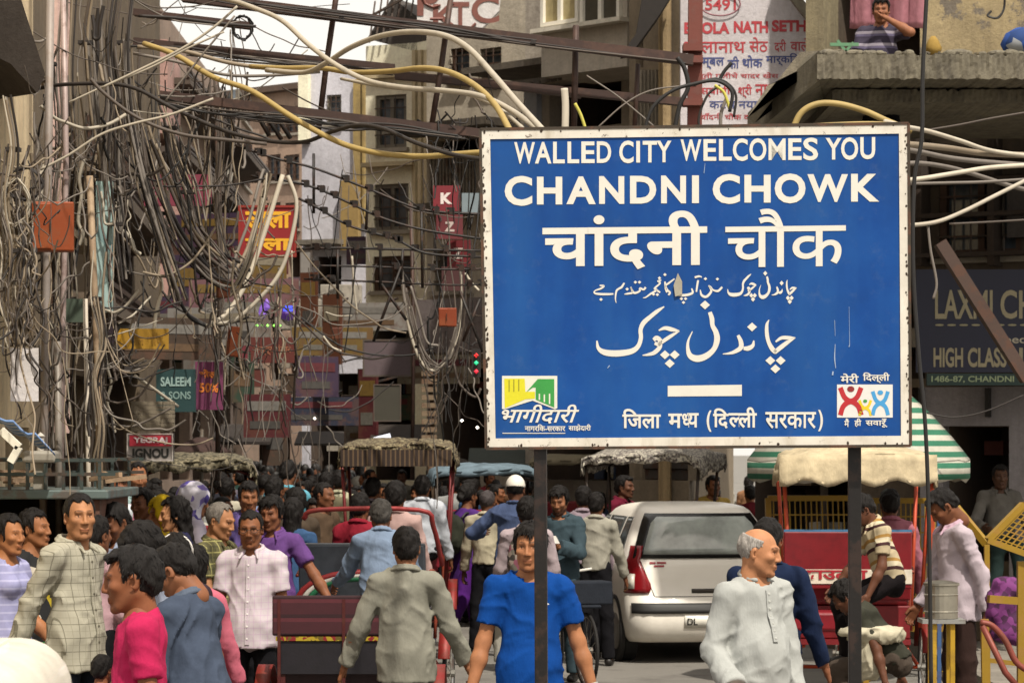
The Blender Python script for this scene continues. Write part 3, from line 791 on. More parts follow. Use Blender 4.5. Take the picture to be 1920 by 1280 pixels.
def opening(W, r, kind, root):
    t0, t1, z0, z1 = r; wd, ht = t1-t0, z1-z0
    if kind == 'dark':
        # an open room: floor, sides, back
        m = MB(); D = -1.6
        for q in (((t0, z0), (t1, z0)), ((t1, z0), (t1, z1)), ((t1, z1), (t0, z1)), ((t0, z1), (t0, z0))):
            m.add([W.at(*q[0], -.22), W.at(*q[1], -.22), W.at(*q[1], D), W.at(*q[0], D)], [(0, 1, 2, 3)])
        m.add([W.at(t0, z0, D), W.at(t1, z0, D), W.at(t1, z1, D), W.at(t0, z1, D)], [(0, 1, 2, 3)])
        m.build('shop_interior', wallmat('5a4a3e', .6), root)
        rs_ = random.Random(int(t0*100+z0*31)); m = MB()
        for i_ in range(int(min(14, 3+wd*ht*3))):
            a_ = rs_.uniform(t0+.05, t1-.25); b_ = z0+rs_.choice([0, .3, .6, .9])*ht*.9; q_ = rs_.uniform(.4, 1.3); m.cur = rs_.randrange(4)
            W.box(m, (a_, min(t1-.03, a_+rs_.uniform(.15, .5)), b_+.01, min(z1-.05, b_+rs_.uniform(.1, .28)*max(1, ht*.5))), -q_-.25, -q_)
        m.build('goods', [plain(c_, .8) for c_ in ('8a7a66', '6a3a34', '9a9284', '4a5468')], root)['kind'] = 'stuff'; return
    if kind == 'shutter':
        m = MB(); n = max(4, int(ht/.12))
        for i in range(n):
            a = z0+ht*i/n; b = z0+ht*(i+1)/n; W.box(m, (t0, t1, a+.01, b), -.20, -.13 if i % 2 else -.16)
        m.build('rolling_shutter', metalmat('5a5550', .6), root); return
    fm = {'window': 'b8b2a6', 'brown': '4a3426', 'green': '3f5a4c', 'white': 'd9d6cf', 'grille': '6b6458'}.get(kind, 'b8b2a6')
    f = MB(); e = min(.07, wd*.12)
    for rr in ((t0, t1, z0, z0+e), (t0, t1, z1-e, z1), (t0, t0+e, z0+e, z1-e), (t1-e, t1, z0+e, z1-e)): W.box(f, rr, -.14, -.04)
    if wd > .5: W.box(f, ((t0+t1)/2-e/2, (t0+t1)/2+e/2, z0+e, z1-e), -.135, -.045)
    fr = f.build('window', plain(fm, .7), root)
    g = MB(); W.box(g, (t0, t1, z0, z1), -.21, -.12); g.build('pane', glassmat(), fr)
    sl = MB(); W.box(sl, (t0-.06, t1+.06, z0-.07, z0-.002), -.02, .09); sl.build('sill', plain('8d8578'), fr)
    if kind in ('grille', 'brown'):
        b = MB(); nb = max(3, int(wd/.16))
        for i in range(1, nb): t = t0+wd*i/nb; b.bar(W.at(t, z0+.02, .02), W.at(t, z1-.02, .02), .018)
        for i in range(1, 4): z = z0+ht*i/4; b.bar(W.at(t0, z, .02), W.at(t1, z, .02), .02)
        b.build('grille', metalmat('3a3028', .6), fr)
def balcony(W, px0, px1, py0, py1, proj, root, slab='7a7064', rail='3b3029', solid=False):
    t0, t1, z0, z1 = W.rect(px0, px1, py0, py1)
    m = MB(); W.box(m, (t0, t1, z0-.12, z0), 0.003, proj); s_ = m.build('balcony', wallmat(slab, .6), root)
    m = MB()
    if solid: W.box(m, (t0, t1, z0+.003, z1), proj-.08, proj-.002)
    else:
        n = max(4, int((t1-t0)/.14))
        for i in range(n+1): t = t0+(t1-t0)*i/n; m.bar(W.at(t, z0, proj-.04), W.at(t, z1, proj-.04), .02)
        m.bar(W.at(t0, z1, proj-.04), W.at(t1, z1, proj-.04), .05); m.bar(W.at(t0, z0, proj-.04), W.at(t0, z1, proj-.04), .05)
        m.bar(W.at(t0, (z0+z1)/2, proj-.04), W.at(t1, (z0+z1)/2, proj-.04), .03)
    m.build('railing', metalmat(rail, .5) if not solid else wallmat(slab, .7), s_)

def board(name, label, px0, px1, py0, py1, d, col, lines=(), rot=0, thick=.05, frame=None, cat='sign', group=None, tilt=0, mat=None, rough=.6, skew=0):
    """a sign board: real slab with raised lettering.  lines: (text,u0,u1,v0,v1,colour,bold)"""
    c = P((px0+px1)/2, (py0+py1)/2, d); w_ = (px1-px0)*d/F; h_ = (py1-py0)*d/F
    root = empty(name, c, R(rot), label, cat, group); root.rotation_euler.y = R(tilt)
    m = MB(); m.box(-w_/2, w_/2, 0, thick, -h_/2, h_/2); m.build('board', mat or metalmat(mul(srgb(col), .7), .5, rough, metal=0, scale=2.5, edge=(.55, .75), rc=mul(srgb(col), .35)), root, local=True)
    if frame:
        f = MB(); e = min(w_, h_)*.045
        for x0, x1, z0, z1 in ((-w_/2, w_/2, h_/2-e, h_/2), (-w_/2, w_/2, -h_/2, -h_/2+e), (-w_/2, -w_/2+e, -h_/2+e, h_/2-e), (w_/2-e, w_/2, -h_/2+e, h_/2-e)): f.box(x0, x1, -.012, thick+.01, z0, z1)
        f.build('border', metalmat(frame, .3), root, local=True)
    for L in lines:
        tx, u0, u1, v0, v1, lc, bd = L[:7]; q = MB()
        fit_text(q, tx, lambda u, v: Vector((-w_/2+w_*(u0+(u1-u0)*u)+skew*v*w_*.02, -.004, -h_/2+h_*(v0+(v1-v0)*v))), bold=bd)
        if q.v: q.build('lettering', plain(lc, .6, var=.15), root, local=True)
    return root

# ---------------- ground
def asphalt():
    m, t, b = base('asphalt'); v = coords(t)
    f = noise(t, v, .35, 6); c = ramp(t, f, [(.3, (.14, .13, .115)), (.7, (.22, .205, .18))])
    c = mixc(t, ramp(t, noise(t, v, 1.3, 7, .75), [(.5, (0, 0, 0)), (.62, (.7,)*3)]), c, (.10, .09, .08))
    c = mixc(t, .4, c, ramp(t, noise(t, v, 60, 3), [(.35, (.5,)*3), (.65, (1, 1, 1))]), 'MULTIPLY')
    t.links.new(c, b.inputs['Base Color']); b.inputs['Roughness'].default_value = .85; bump(t, b, noise(t, v, 90, 3), .4, .01); return m
g = MB(); g.box(-300, 300, -40, 600, -.5, 0); tag(g.build('ground', asphalt()), kind='structure')
k = MB(); k.box(4.0, 14, 20, 60, .0, .13); tag(k.build('pavement', wallmat('8a8378', .5)), kind='structure')
k = MB(); k.box(-14, -3.3, 16, 60, .0, .13); tag(k.build('left_pavement', wallmat('7d766b', .5)), kind='structure')

cream = wallmat('fff2d6', .12, (.42, .34, .24)); grey = wallmat('a09584', .6); lav = wallmat('d0ced6', .25, (.26, .24, .24))
# ---- right row, from far to near
W = Wall((380, 98), (760, 92))
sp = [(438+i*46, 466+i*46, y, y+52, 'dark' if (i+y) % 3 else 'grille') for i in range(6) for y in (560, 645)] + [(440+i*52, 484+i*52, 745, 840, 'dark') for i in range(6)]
b = building('end_building', 'dark brown shop building closing the far end of the street', [(W, sp)], PZ(480, 95), wallmat('54483f', .6, (.05, .04, .036)))
for y in (622, 705): balcony(W, 430, 740, y-20, y, .9, b, '5c5046')
W = Wall((300, 84), (575, 80))
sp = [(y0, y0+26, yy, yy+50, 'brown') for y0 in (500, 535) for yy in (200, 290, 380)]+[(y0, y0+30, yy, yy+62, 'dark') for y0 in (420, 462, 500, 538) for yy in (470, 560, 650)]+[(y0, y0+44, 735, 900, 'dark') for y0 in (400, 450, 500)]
b = building('flat_roofed_house', 'brown flat roofed house far behind under the open sky', [(W, sp)], PZ(168, 81), wallmat('a98f7c', .4, (.15, .12, .1)))
m = MB(); W.box(m, (0, W.L, PZ(176, 81), PZ(168, 81)+.05), .003, .35); m.build('cornice', wallmat('5f4d40', .5), b)
W = Wall((566, 62.6), (692, 62)); W0 = Wall((566, 66), (582, 65.4))
b = building('tall_narrow_house', 'pale lavender grey tall house with yellow drainpipe', [(W, [(612, 640, 178, 232, 'grille'), (590, 640, 480, 550, 'dark'), (590, 680, 590, 660, 'dark'), (575, 688, 700, 900, 'dark')])], PZ(140, 63), lav)
m = MB(); W.box(m, W.rect(565, 583, 141, 268), .003, .16); m.build('corner_pillar', cream, b)
m = MB(); W.box(m, W.rect(667, 680, 150, 420), .003, .14); m.cyl(W.at(W.t(688), PZ(420, 62), .12), W.at(W.t(688), PZ(150, 62), .12), .07, 8); m.build('drainpipe', wallmat('a8905a', .4), b)
m = MB(); W.box(m, W.rect(648, 682, 340, 470), .142, .3); m.build('hanging_panel', plain('8f7749'), b)
for y_ in (452, 560): m = MB(); W.box(m, W.rect(572, 655, y_, y_+9), .003, .6); m.build('ledge', wallmat('7c7468', .5), b)
board('painted_wall_sign', 'faded red strip sign on the lavender grey house', 612, 640, 270, 305, 62.5, '8a2a34', [('श्री', .1, .9, .1, .9, '9a6a68', .02)], cat='sign')
# cream house
W1 = Wall((686, 50.45), (782, 50)); W2 = Wall((782, 50), (812, 49.6))
b = building('cream_house', 'cream house with grilled windows seen side on', [(W1, [(704, 762, 178, 278, 'grille'), (702, 766, 345, 432, 'grille'), (700, 774, 480, 545, 'brown'), (694, 778, 590, 660, 'dark'), (694, 778, 700, 900, 'dark')]), (W2, [])], PZ(92, 50.8), cream, deepside=0)
m = MB()
for x in (784, 795, 806): W2.box(m, W2.rect(x-3, x+3, 95, 460), .003, .1)
W1.box(m, W1.rect(686, 782, 305, 313), .003, .2); W1.box(m, W1.rect(686, 782, 140, 147), .003, .12); m.build('moulding', wallmat('c9b894', .3), b)
m = MB(); m.prism([W1.at(W1.t(688), PZ(110, 53)), W1.at(W1.t(735), PZ(40, 53)), W1.at(W1.t(790), PZ(38, 50)), W1.at(W1.t(790), PZ(100, 50))], (0.8, 1.6, 0)); m.build('roof', wallmat('4a4440', .6), b)
m = MB()
for i in range(7): a = W1.at(W1.t(700+i*13), PZ(106-i*7, 52), .15); m.bar(a, a+Vector((.1, .1, .75)), .03)
m.bar(W1.at(W1.t(700), PZ(80, 52), .15)+Vector((0, 0, .2)), W1.at(W1.t(778), PZ(45, 52), .15)+Vector((0, 0, .2)), .04); m.build('roof_railing', metalmat('4b4038'), b)
# grey house (hoarding on top)
W = Wall((800, 46.5), (992, 45))
b = building('grey_house', 'grey weathered house behind the large white hoarding', [(W, [(845, 880, 90, 150, 'brown'), (900, 940, 90, 150, 'grille'), (812, 896, 262, 290, 'dark'), (905, 975, 255, 330, 'dark'), (812, 985, 690, 880, 'dark'), (815, 880, 470, 545, 'grille')])], 13, wallmat('c6bba8', .4, (.2, .17, .14)))
m = MB()
for i in range(15): W.box(m, W.rect(812+i*6.2, 815+i*6.2, 292, 380), .003, .09)
m.build('corrugated_screen', metalmat('8b8478', .6), b)
for q_, o_ in (((780, 975, 236, 250), .8), ((800, 990, 380, 392), .5)): m = MB(); W.box(m, W.rect(*q_), .003, o_); m.build('ledge', wallmat('5d5448', .8), b)
m = MB(); W.box(m, W.rect(808, 990, 560, 660), .003, .35); m.build('hanging_banner', wallmat('857a78', .5), b)
W = Wall((985, 39), (1190, 37.5))
b = building('bay_window_house', 'grey brown house with white framed bay windows', [(W, [(1030, 1165, 150, 240, 'dark'), (1000, 1180, 700, 900, 'dark')])], 11.5, wallmat('c0b6a8', .4, (.22, .19, .17)))
WB = Wall((1015, 36.9), (1176, 35.8)); m = MB(); r = WB.rect(1015, 1176, -80, 135); WB.box(m, r, -1.0, 0)
m.build('bay', wallmat('c4baab', .4, (.25, .22, .19)), b)
for x0, x1 in ((1020, 1090), (1094, 1168)):
    f = MB(); t0, t1, z0, z1 = WB.rect(x0, x1, -70, 47); e = .05
    for rr in ((t0, t1, z0, z0+e), (t0, t1, z1-e, z1), (t0, t0+e, z0+e, z1-e), (t1-e, t1, z0+e, z1-e)): WB.box(f, rr, .003, .07)
    q = (t0+t1)/2; WB.box(f, (q-.03, q+.03, z0+e, z1-e), .004, .065); fr = f.build('window', plain('e2ddd0', .6, var=.08), b)
    g_ = MB(); WB.box(g_, (t0+.02, t1-.02, z0, z1), .003, .02)
    g_.build('curtained_pane', plain('a89a72' if x0 == 1020 else '4a463c', .35), fr)
m = MB(); WB.box(m, WB.rect(1012, 1180, 46, 54), .003, .18); m.build('sill', plain('d9d2c2'), b)
m = MB(); W.box(m, W.rect(985, 1190, 130, 142), .003, 1.2)
for i in range(30): x = 1030+i*4.5; m.bar(W.at(W.t(x), PZ(142, 37), 1.1), W.at(W.t(x), PZ(148+6*random.Random(i).random(), 37), 1.1), .05)
m.build('ledge', wallmat('6b6256', .8), b)
m = MB(); W.box(m, W.rect(992, 1016, 165, 240), .003, .1); m.build('door_panel', plain('aab0bc'), b)
W = Wall((1180, 34.5), (1292, 33.5))
b = building('plaster_house', 'narrow tan plastered house left of white shop hoarding', [(W, [(1192, 1206, 60, 128, 'dark'), (1190, 1290, 740, 900, 'shutter')])], 10.5, wallmat('91826c', .45, (.14, .11, .08)))
m = MB(); m.cyl(W.at(W.t(1262), 0, .1), W.at(W.t(1262), 10.3, .1), .06, 8); m.cyl(W.at(W.t(1250), 0, .08), W.at(W.t(1250), 10.3, .08), .035, 8); m.build('drainpipe', wallmat('b39a72', .4), b)
m = MB()
for i in range(9): W.box(m, W.rect(1200+i*7, 1203+i*7, 132, 240), .003, .06)
m.build('ribbed_panel', wallmat('8f8575', .5), b)
m = MB(); m.prism([P(1166, 100, 33), P(1187, 96, 33), P(1236, 28, 33), P(1266, -20, 33), P(1208, -20, 33), P(1194, 62, 33)], (0, .5, 0)); m.build('awning', plain('231d19', .8), b)  # near-black solid standing in for the shade of a diagonal recess

# hoarding with serif letters
hb = MB(); d = 44.2
q = [P(782, -40, d), P(942, -40, d), P(936, 20, d), P(905, 52, d), P(878, 68, d), P(782, 52, d)]
hr = empty('hoarding', P(860, 0, d), 0, 'white hoarding with large brown serif letters atop grey house', 'hoarding')
hb.prism(q, (0, .25, 0)); hb.build('board', wallmat('e0dcda', .25, (.36, .32, .28)), hr)
lt = MB()
def letter(s, x0, x1, y0, y1, d, bold=.02):
    fit_text(lt, s, lambda u, v: P(x0+(x1-x0)*u, y1+(y0-y1)*v, d), bold)
letter('K', 812, 858, 8, 52, d-.012); letter('T', 846, 880, 4, 55, d-.012); letter('C', 884, 936, -6, 44, d-.012); letter('P', 782, 824, -24, 30, d-.012)
o = lt.build('lettering', plain('7a4a40'), hr)
def stroke(mb, pts, w, d): mb.tube([P(x, y, d) for x, y in pts], w*d/F/2, 6)
ex = MB(); stroke(ex, spline([Vector((792, -5, 0)), Vector((806, 12, 0)), Vector((826, 10, 0))], 5) and [(790, -8), (798, 8), (812, 14), (826, 10)], 5, d-.02)
stroke(ex, [(858, 50), (872, 56), (884, 52), (892, 44)], 5, d-.02); stroke(ex, [(806, 36), (830, 36)], 6, d-.1); ex.build('letter_serif', plain('7a4a40'), hr)

# ---- shop hoarding of the cloth shop (white)
d = 30.5
sh = empty('shop_hoarding', P(1400, 100, d), 0, 'tall white hoarding with red and blue shop lettering', 'hoarding')
hb = MB(); hb.prism([P(1276, -30, d), P(1478, -30, d), P(1532, 48, d), P(1536, 120, d), P(1536, 250, d), P(1276, 250, d)], (0, .15, 0))
hb.build('board', wallmat('cfc9cc', .25, (.35, .28, .26)), sh)
red = plain('a8323a', .6, var=.3); blu = plain('3a4478', .6, var=.3)
def sline(s, x0, x1, y0, y1, mat, bold=.015, seg=None):
    q = MB(); fit_text(q, s, lambda u, v: P(x0+(x1-x0)*u, y1+(y0-y1)*v, d-.004), bold)
    if q.v: q.build('lettering', mat, sh)
sline('5491', 1322, 1380, -2, 20, red, .02)
sline('BHOLA', 1283, 1368, 42, 64, red, .045); sline('NATH', 1376, 1440, 40, 62, red, .045); sline('SETH', 1447, 1512, 38, 60, red, .045)
sline('भोलानाथ', 1282, 1398, 70, 100, red, .01); sline('सेठ', 1405, 1440, 70, 98, red, .01); sline('दरी', 1452, 1474, 74, 98, red, .01); sline('वाले', 1482, 1518, 72, 96, red, .01)
sline('कम्बल', 1300, 1358, 108, 130, blu, .02); sline('की', 1364, 1386, 106, 129, blu, .02); sline('थोक', 1392, 1430, 104, 127, blu, .02); sline('मार्किट', 1436, 1498, 100, 124, blu, .02)
sline('सूती गलीचे चादर खेस', 1306, 1460, 136, 150, red, .01)
sline('स्वामी', 1312, 1370, 160, 182, red, .015); sline('श्री', 1384, 1410, 158, 184, red, .015); sline('नाथ', 1416, 1456, 158, 180, red, .015)
sline('कटरा नया', 1330, 1420, 190, 204, blu, .01); sline('चाँदनी चौक दिल्ली', 1312, 1440, 212, 228, red, .01)
m = MB(); pts = [P(1350+38*math.cos(a)*1.0, 8+22*math.sin(a), d-.03) for a in [i*math.pi/12 for i in range(25)]]; m.tube(pts, .008, 4); m.build('number_ring', plain('8a5a62'), sh)
m = MB(); m.bar(P(1462, -40, d-.2), P(1534, 52, d-.2), .1); m.bar(P(1534, 50, d-.2), P(1536, 110, d-.2), .07); m.build('edge_rail', wallmat('8b8472'), sh)

# ---- near right house
W = Wall((1538, 29.5), (2300, 27.5)); concrete = wallmat('77705f', .75, (.05, .042, .035), scale=1.6)
plaster = wallmat('b3a17c', .35, (.12, .09, .06), scale=1.4, peel='7d7468')
b = building('corner_house', 'dark old corner house with concrete balcony slab and blue shop sign', [(W, [(1570, 1752, -60, 112, 'dark'), (1400, 1600, 840, 1000, 'dark'), (1782, 1906, 800, 1090, 'dark'), (1580, 1735, 520, 800, 'dark'), (1760, 1915, 330, 480, 'brown')])], 8.5, wallmat('5b4e3f', .6, (.05, .04, .033)))
m = MB(); W.box(m, W.rect(1757, 2250, -80, 104), .003, .5); m.build('plaster_pier', plaster, b)
m = MB(); W.box(m, W.rect(1540, 1572, -80, 110), .003, .42); m.build('corner_pier', wallmat('8f8468', .5), b)
D0 = 24.6
m = MB()
def slab(mb, x0, x1, y0, y1, d0, d1):
    z0, z1 = PZ(y1, d0), PZ(y0, d0); mb.box(PX(x0, d0), PX(x1, d0), d0, d1, z0, z1)
def rough(mb, x0, x1, y0, y1, d0, d1, amp, seed, n=150):
    """weathered concrete: front and top as uneven grids"""
    rs = np.random.RandomState(seed); z0, z1 = PZ(y1, d0), PZ(y0, d0); X0, X1 = PX(x0, d0), PX(x1, d0)
    def nz(a, b): return .5*math.sin(a*9+seed)*math.sin(b*23+a*4)+.3*math.sin(a*31+b*40)+.5*(rs.rand()-.5)
    edge = [z1+amp*.7*nz(i*.13, 2)-amp*(1.6 if rs.rand() < .08 else 0) for i in range(n+1)]; low = [z0+amp*.8*nz(i*.17, 5) for i in range(n+1)]
    rows = [[Vector((X0+(X1-X0)*i/n, d0+amp*nz(i*.1, j*.3), low[i]+(edge[i]-low[i])*j/6)) for i in range(n+1)] for j in range(7)]
    rows += [[Vector((X0+(X1-X0)*i/n, d0+.08+(d1-d0-.08)*j/3, z1+amp*.4*nz(i*.2, j))) for i in range(n+1)] for j in range(4)]
    rows = [[Vector((X0+(X1-X0)*i/n, d1, z0)) for i in range(n+1)]]+rows; mb.grid(rows)
    for X_ in (X0, X1): mb.add([(X_, d0+.01, z0), (X_, d1, z0), (X_, d1, z1), (X_, d0+.01, z1)], [(0, 1, 2, 3)])
m = MB(); rough(m, 1532, 2300, 102, 148, D0, 28.2, .016, 3); rough(m, 1560, 2300, 168, 192, D0+.6, 28.2, .012, 5); slab(m, 1560, 2300, 146, 170, D0+1.2, 28.1)
m.build('balcony_slab', concrete, b)
# sloping corner of the slab
m = MB(); A_ = [P(1536, 95, D0), P(1536, 150, D0), P(1400, 262, 25.6), P(1402, 212, 25.6), P(1500, 112, 25)]
m.prism(A_, (.25, 1.8, 0)); m.build('slab_corner', concrete, b)
m = MB(); m.prism([P(1500, 98, 24.9), P(1580, 92, 24.9), P(1580, 108, 24.9), P(1440, 160, 24.9), P(1400, 222, 24.9)], (0.1, .35, 0)); m.build('broken_edge', wallmat('8c8371', .5, scale=3), b)
rr = random.Random(3); q = SDF(.02)
for i in range(46):
    x = rr.uniform(1540, 1915); s_ = rr.uniform(.02, .05); p = P(x, 101, D0+rr.uniform(.02, .5)); q.ell(p, (s_*rr.uniform(.8, 2), s_*1.2, s_*rr.uniform(.5, 1)))
v_, f_ = q.mesh(.025); o = mesh_from([(v_, f_, 0, None)], 'rubble', concrete, b, smooth=False); o.matrix_parent_inverse = Matrix.Identity(4); o.data.transform(parent_inv(b)); o['kind'] = 'stuff'
m = MB(); W.box(m, W.rect(1738, 2300, 724, 798), .003, .25); W.box(m, W.rect(1907, 2300, 798, 1300), .003, .25); W.box(m, W.rect(1738, 1780, 798, 1300), .003, .2); m.build('shop_front_pier', wallmat('8f8a8c', .35, (.12, .1, .1)), b)
m = MB()
for y in (330, 395, 470): W.box(m, W.rect(1700, 2300, y, y+8), .003, .3)
W.box(m, W.rect(1868, 1880, 192, 500), .003, .28); W.box(m, W.rect(1735, 1745, 192, 500), .003, .28); m.build('timber_frame', wallmat('3c2f25', .5), b)
m = MB(); W.box(m, W.rect(1895, 2300, 330, 440), .003, .12); m.build('faded_panel', wallmat('5b5552', .5), b)
for x in (1742, 1866):
    m = MB(); W.box(m, W.rect(x, x+8, 728, 782), .253, .32); m.build('bracket', plain('15110e'), b)
m = MB(); m.bar(P(1762, 455, 25), P(1925, 712, 25), .17, .1); tag(m.build('steel_brace', metalmat('4a3830', .5)), 'broad dark brown steel brace slanting across the blue shop sign', 'brace')
board('shop_sign', 'dark navy shop sign with tall cream letters under the balcony', 1718, 2010, 505, 698, 27.6, '141836', [
    ('LAXMI', .12, .49, .52, .80, '8f866c', .02), ('CH', .54, .76, .52, .80, '8f866c', .02), ('.........', .12, .80, .45, .47, '8a8468', .02),
    ('Spec', .52, .70, .26, .36, 'a8a290', .01), ('HIGH', .11, .30, .05, .24, '8f866c', .03), ('CLASS', .33, .58, .05, .24, '8f866c', .03), ('UP', .66, .84, .05, .24, '8f866c', .03)], rot=0)
board('address_strip', 'narrow dark green address strip below the navy shop sign', 1738, 2010, 700, 722, 27.6, '1d3b36', [('1486-87, CHANDNI CHOWK', .03, .9, .2, .8, '8d9a78', .02)])
# pink cloth on the upper opening and blue bag
m = MB(); n = 14; pts = [[P(1592+148*j/n+(4 if i else -12)*(1-j/n), -30+80*i/6, 27.4)+Vector((0, .05*math.sin(j*1.9)+.02*i, 0)) for j in range(n+1)] for i in range(7)]
m.grid(pts, thick=(0, .01, 0)); tag(m.build('hanging_cloth', clothmat('c98a96', .2), smooth=True), 'pink cloth hung over the opening behind the balcony man', 'cloth')
m = MB(); m.lathe([(0, 0), (.16, .02), (.20, .10), (.15, .20), (.06, .25), (0, .26)], P(1916, 104, 26.2), 14)
tag(m.build('blue_bag', blotchmat(['1d3f8a', '2350a0', 'a0a4aa', '1d3f7a'], 9), smooth=True), 'small blue and white bundle on the balcony slab at the right edge', 'bag')
m = MB(); m.lathe([(0, 0), (.06, .0), (.08, .06), (.05, .13), (.02, .17), (0, .17)], P(1750, 103, 26.2), 10); tag(m.build('yellow_sack', clothmat('a88a4a'), smooth=True), 'small yellow sack standing on the balcony edge', 'sack')
m = MB(); m.tube(spline([P(1858, 22, 27.0), P(1852, 30, 26.9), P(1870, 34, 26.9), P(1882, 18, 27), P(1884, -10, 27)]), .012); tag(m.build('loose_cable', plain('15120f')), 'black cable loop on the plastered pier', 'cable')
m = MB(); m.bar(P(1556, 84, 26), P(1610, 84, 26), .03); m.bar(P(1570, 76, 26), P(1590, 103, 26), .025); m.bar(P(1600, 80, 26), P(1580, 104, 26), .025)
tag(m.build('folding_stand', metalmat('5e8a68', .2)), 'small green folding stand left of the balcony man', 'stand')

# ---- left row
W = Wall((205, 46), (470, 74)); W2 = Wall((470, 74), (486, 74))
sp = []
rr = random.Random(5)
for i in range(7):
    for y in (180, 300, 420, 540): 
        if rr.random() < .8: x = 290+i*27; sp.append((x, x+15, y, y+52, rr.choice(['brown', 'grille', 'window'])))
sp = [s_ for s_ in sp]+[(285+i*38, 318+i*38, 640, 900, 'dark') for i in range(5)]
b = building('market_house', 'long shadowed row house with many signs on the left', [(W, sp), (W2, [])], PZ(150, 64), wallmat('9c8676', .45, (.12, .1, .08)), deepside=3)
for y in (255, 375, 500, 640): balcony(W, 285, 455, y-14, y, .7, b, '5b4e42')
m = MB(); W.box(m, W.rect(288, 312, 385, 560), .003, .5); W.box(m, W.rect(272, 298, 90, 262), .003, .4); m.build('pink_pilaster', wallmat('c39c92', .4, (.2, .15, .13)), b)
W = Wall((60, 25), (300, 44)); sp = [(90, 140, 200, 300, 'brown'), (160, 190, 230, 330, 'grille'), (215, 240, 250, 380, 'brown'), (90, 140, 420, 540, 'grille'), (215, 245, 440, 560, 'brown'), (80, 180, 700, 1000, 'dark'), (200, 262, 690, 900, 'dark')]
b = building('wire_draped_house', 'dark brown house half hidden by hanging wires', [(W, sp)], 12.5, wallmat('77664f', .5, (.08, .065, .05)), deepside=4)
for y in (395, 600): balcony(W, 85, 250, y-30, y, .5, b, '6b5c4c')
W = Wall((-260, 14.5), (62, 23)); sp = [(20, 52, 345, 420, 'brown'), (-120, -20, 300, 500, 'grille'), (10, 55, 800, 1150, 'dark')]
b = building('cream_corner_house', 'cream plastered house at the left edge', [(W, sp)], 9.0, wallmat('f0dab2', .3, (.2, .15, .1), scale=1.5), deepside=4)
for q_, o_ in (((-60, 24, 110, 120), .3), ((-60, 66, 425, 440), .5)): m = MB(); W.box(m, W.rect(*q_), .003, o_); m.build('ledge', wallmat('8d7c62', .6), b)
m = MB()
for x, c in ((40, .05), (58, .06)): m.cyl(W.at(W.t(x), 2.2, .25), W.at(W.t(x), 8.5, .25), c, 8)
m.build('drainpipe', wallmat('c2a49a', .4), b)
m = MB(); m.prism([P(-40, 0, 18), P(40, 0, 18), P(85, 140, 18), P(70, 175, 18), P(20, 120, 18), P(-40, 90, 18)], (-.9, 1.6, .1)); m.build('awning', wallmat('2a221c', .6), b)  # dark colour and shape stand in for a shaded recess in the wall
m = MB(); n = 10; pts = [[P(14+46*j/n+4*math.sin(i), 440+210*i/8, 18.5)+Vector((0, .06*math.sin(j*2.2+i*.4), 0)) for j in range(n+1)] for i in range(9)]
m.grid(pts, thick=(0, .02, 0)); tag(m.build('sacking', wallmat('7a6a55', .5, scale=4), smooth=True), 'brown sacking hung on the cream wall above the notice', 'sacking')
# ================================================================== the big blue sign
def sign_mat():
    m, t, b = base('blue_enamel'); v = coords(t)
    c = ramp(t, noise(t, v, 1.6, 6, .65), [(.3, (.0, .034, .165)), (.5, (.0, .046, .22)), (.7, (.004, .066, .27))]); c = mixc(t, ramp(t, noise(t, coords(t, (1, 1, .12)), 3.2, 4, .6), [(.42, (0, 0, 0)), (.7, (.45,)*3)]), c, (.016, .095, .27)); c = mixc(t, ramp(t, noise(t, v, 11, 8, .75), [(.55, (0, 0, 0)), (.8, (.28,)*3)]), c, (.10, .15, .22))
    c = mixc(t, ramp(t, noise(t, coords(t, (1, 1, .25)), 5, 7, .75), [(.60, (0, 0, 0)), (.85, (.35,)*3)]), c, (.04, .10, .2))
    c = mixc(t, ramp(t, noise(t, v, 45, 5, .8), [(.71, (0, 0, 0)), (.76, (.5,)*3)]), c, (.35, .4, .45))
    t.links.new(c, b.inputs['Base Color']); b.inputs['Roughness'].default_value = .5; b.inputs['Specular IOR Level'].default_value = .25; bump(t, b, noise(t, v, 3, 3), .15, .01); return m
def frame_mat():
    m, t, b = base('white_enamel'); v = coords(t)
    c = ramp(t, noise(t, v, 6, 6), [(.3, (.52, .48, .41)), (.7, (.68, .64, .56))])
    c = mixc(t, ramp(t, noise(t, v, 22, 7, .8), [(.60, (0, 0, 0)), (.64, (.9,)*3)]), c, (.07, .045, .03))
    c = mixc(t, ramp(t, noise(t, coords(t, (1, 1, .3)), 9, 6, .7), [(.5, (0, 0, 0)), (.7, (.5,)*3)]), c, (.33, .27, .18))
    t.links.new(c, b.inputs['Base Color']); b.inputs['Roughness'].default_value = .6; return m
SD = 12.0; ROLL = 0.0
sg = empty('welcome_sign', P(1305, 540, SD), R(-3.2), 'large blue and white welcome sign board on two dark posts', 'sign')
SW, SH = 798*SD/F, 594*SD/F
TL, TR, BR, BL = (903, 245), (1701, 234), (1705, 833), (914, 838)
Msg = world_m(sg); Minv = Msg.inverted()
def SPT(px, py, off=0.0):
    """point of the sign plane seen at this pixel (sign-local coordinates)"""
    o = Minv @ Vector((0, 0, CZ)); dr = (Minv.to_3x3() @ Vector(((px-960)/F, 1, (HY-py)/F)))
    t = (-off-o.y)/dr.y; return o+dr*t
blue = sign_mat(); white = plain('cfcbc0', .5, var=.07, bmp=.05); fm_ = frame_mat()
def lerp2(u, v): 
    x = (1-v)*((1-u)*TL[0]+u*TR[0])+v*((1-u)*BL[0]+u*BR[0]); y = (1-v)*((1-u)*TL[1]+u*TR[1])+v*((1-u)*BL[1]+u*BR[1]); return x, y
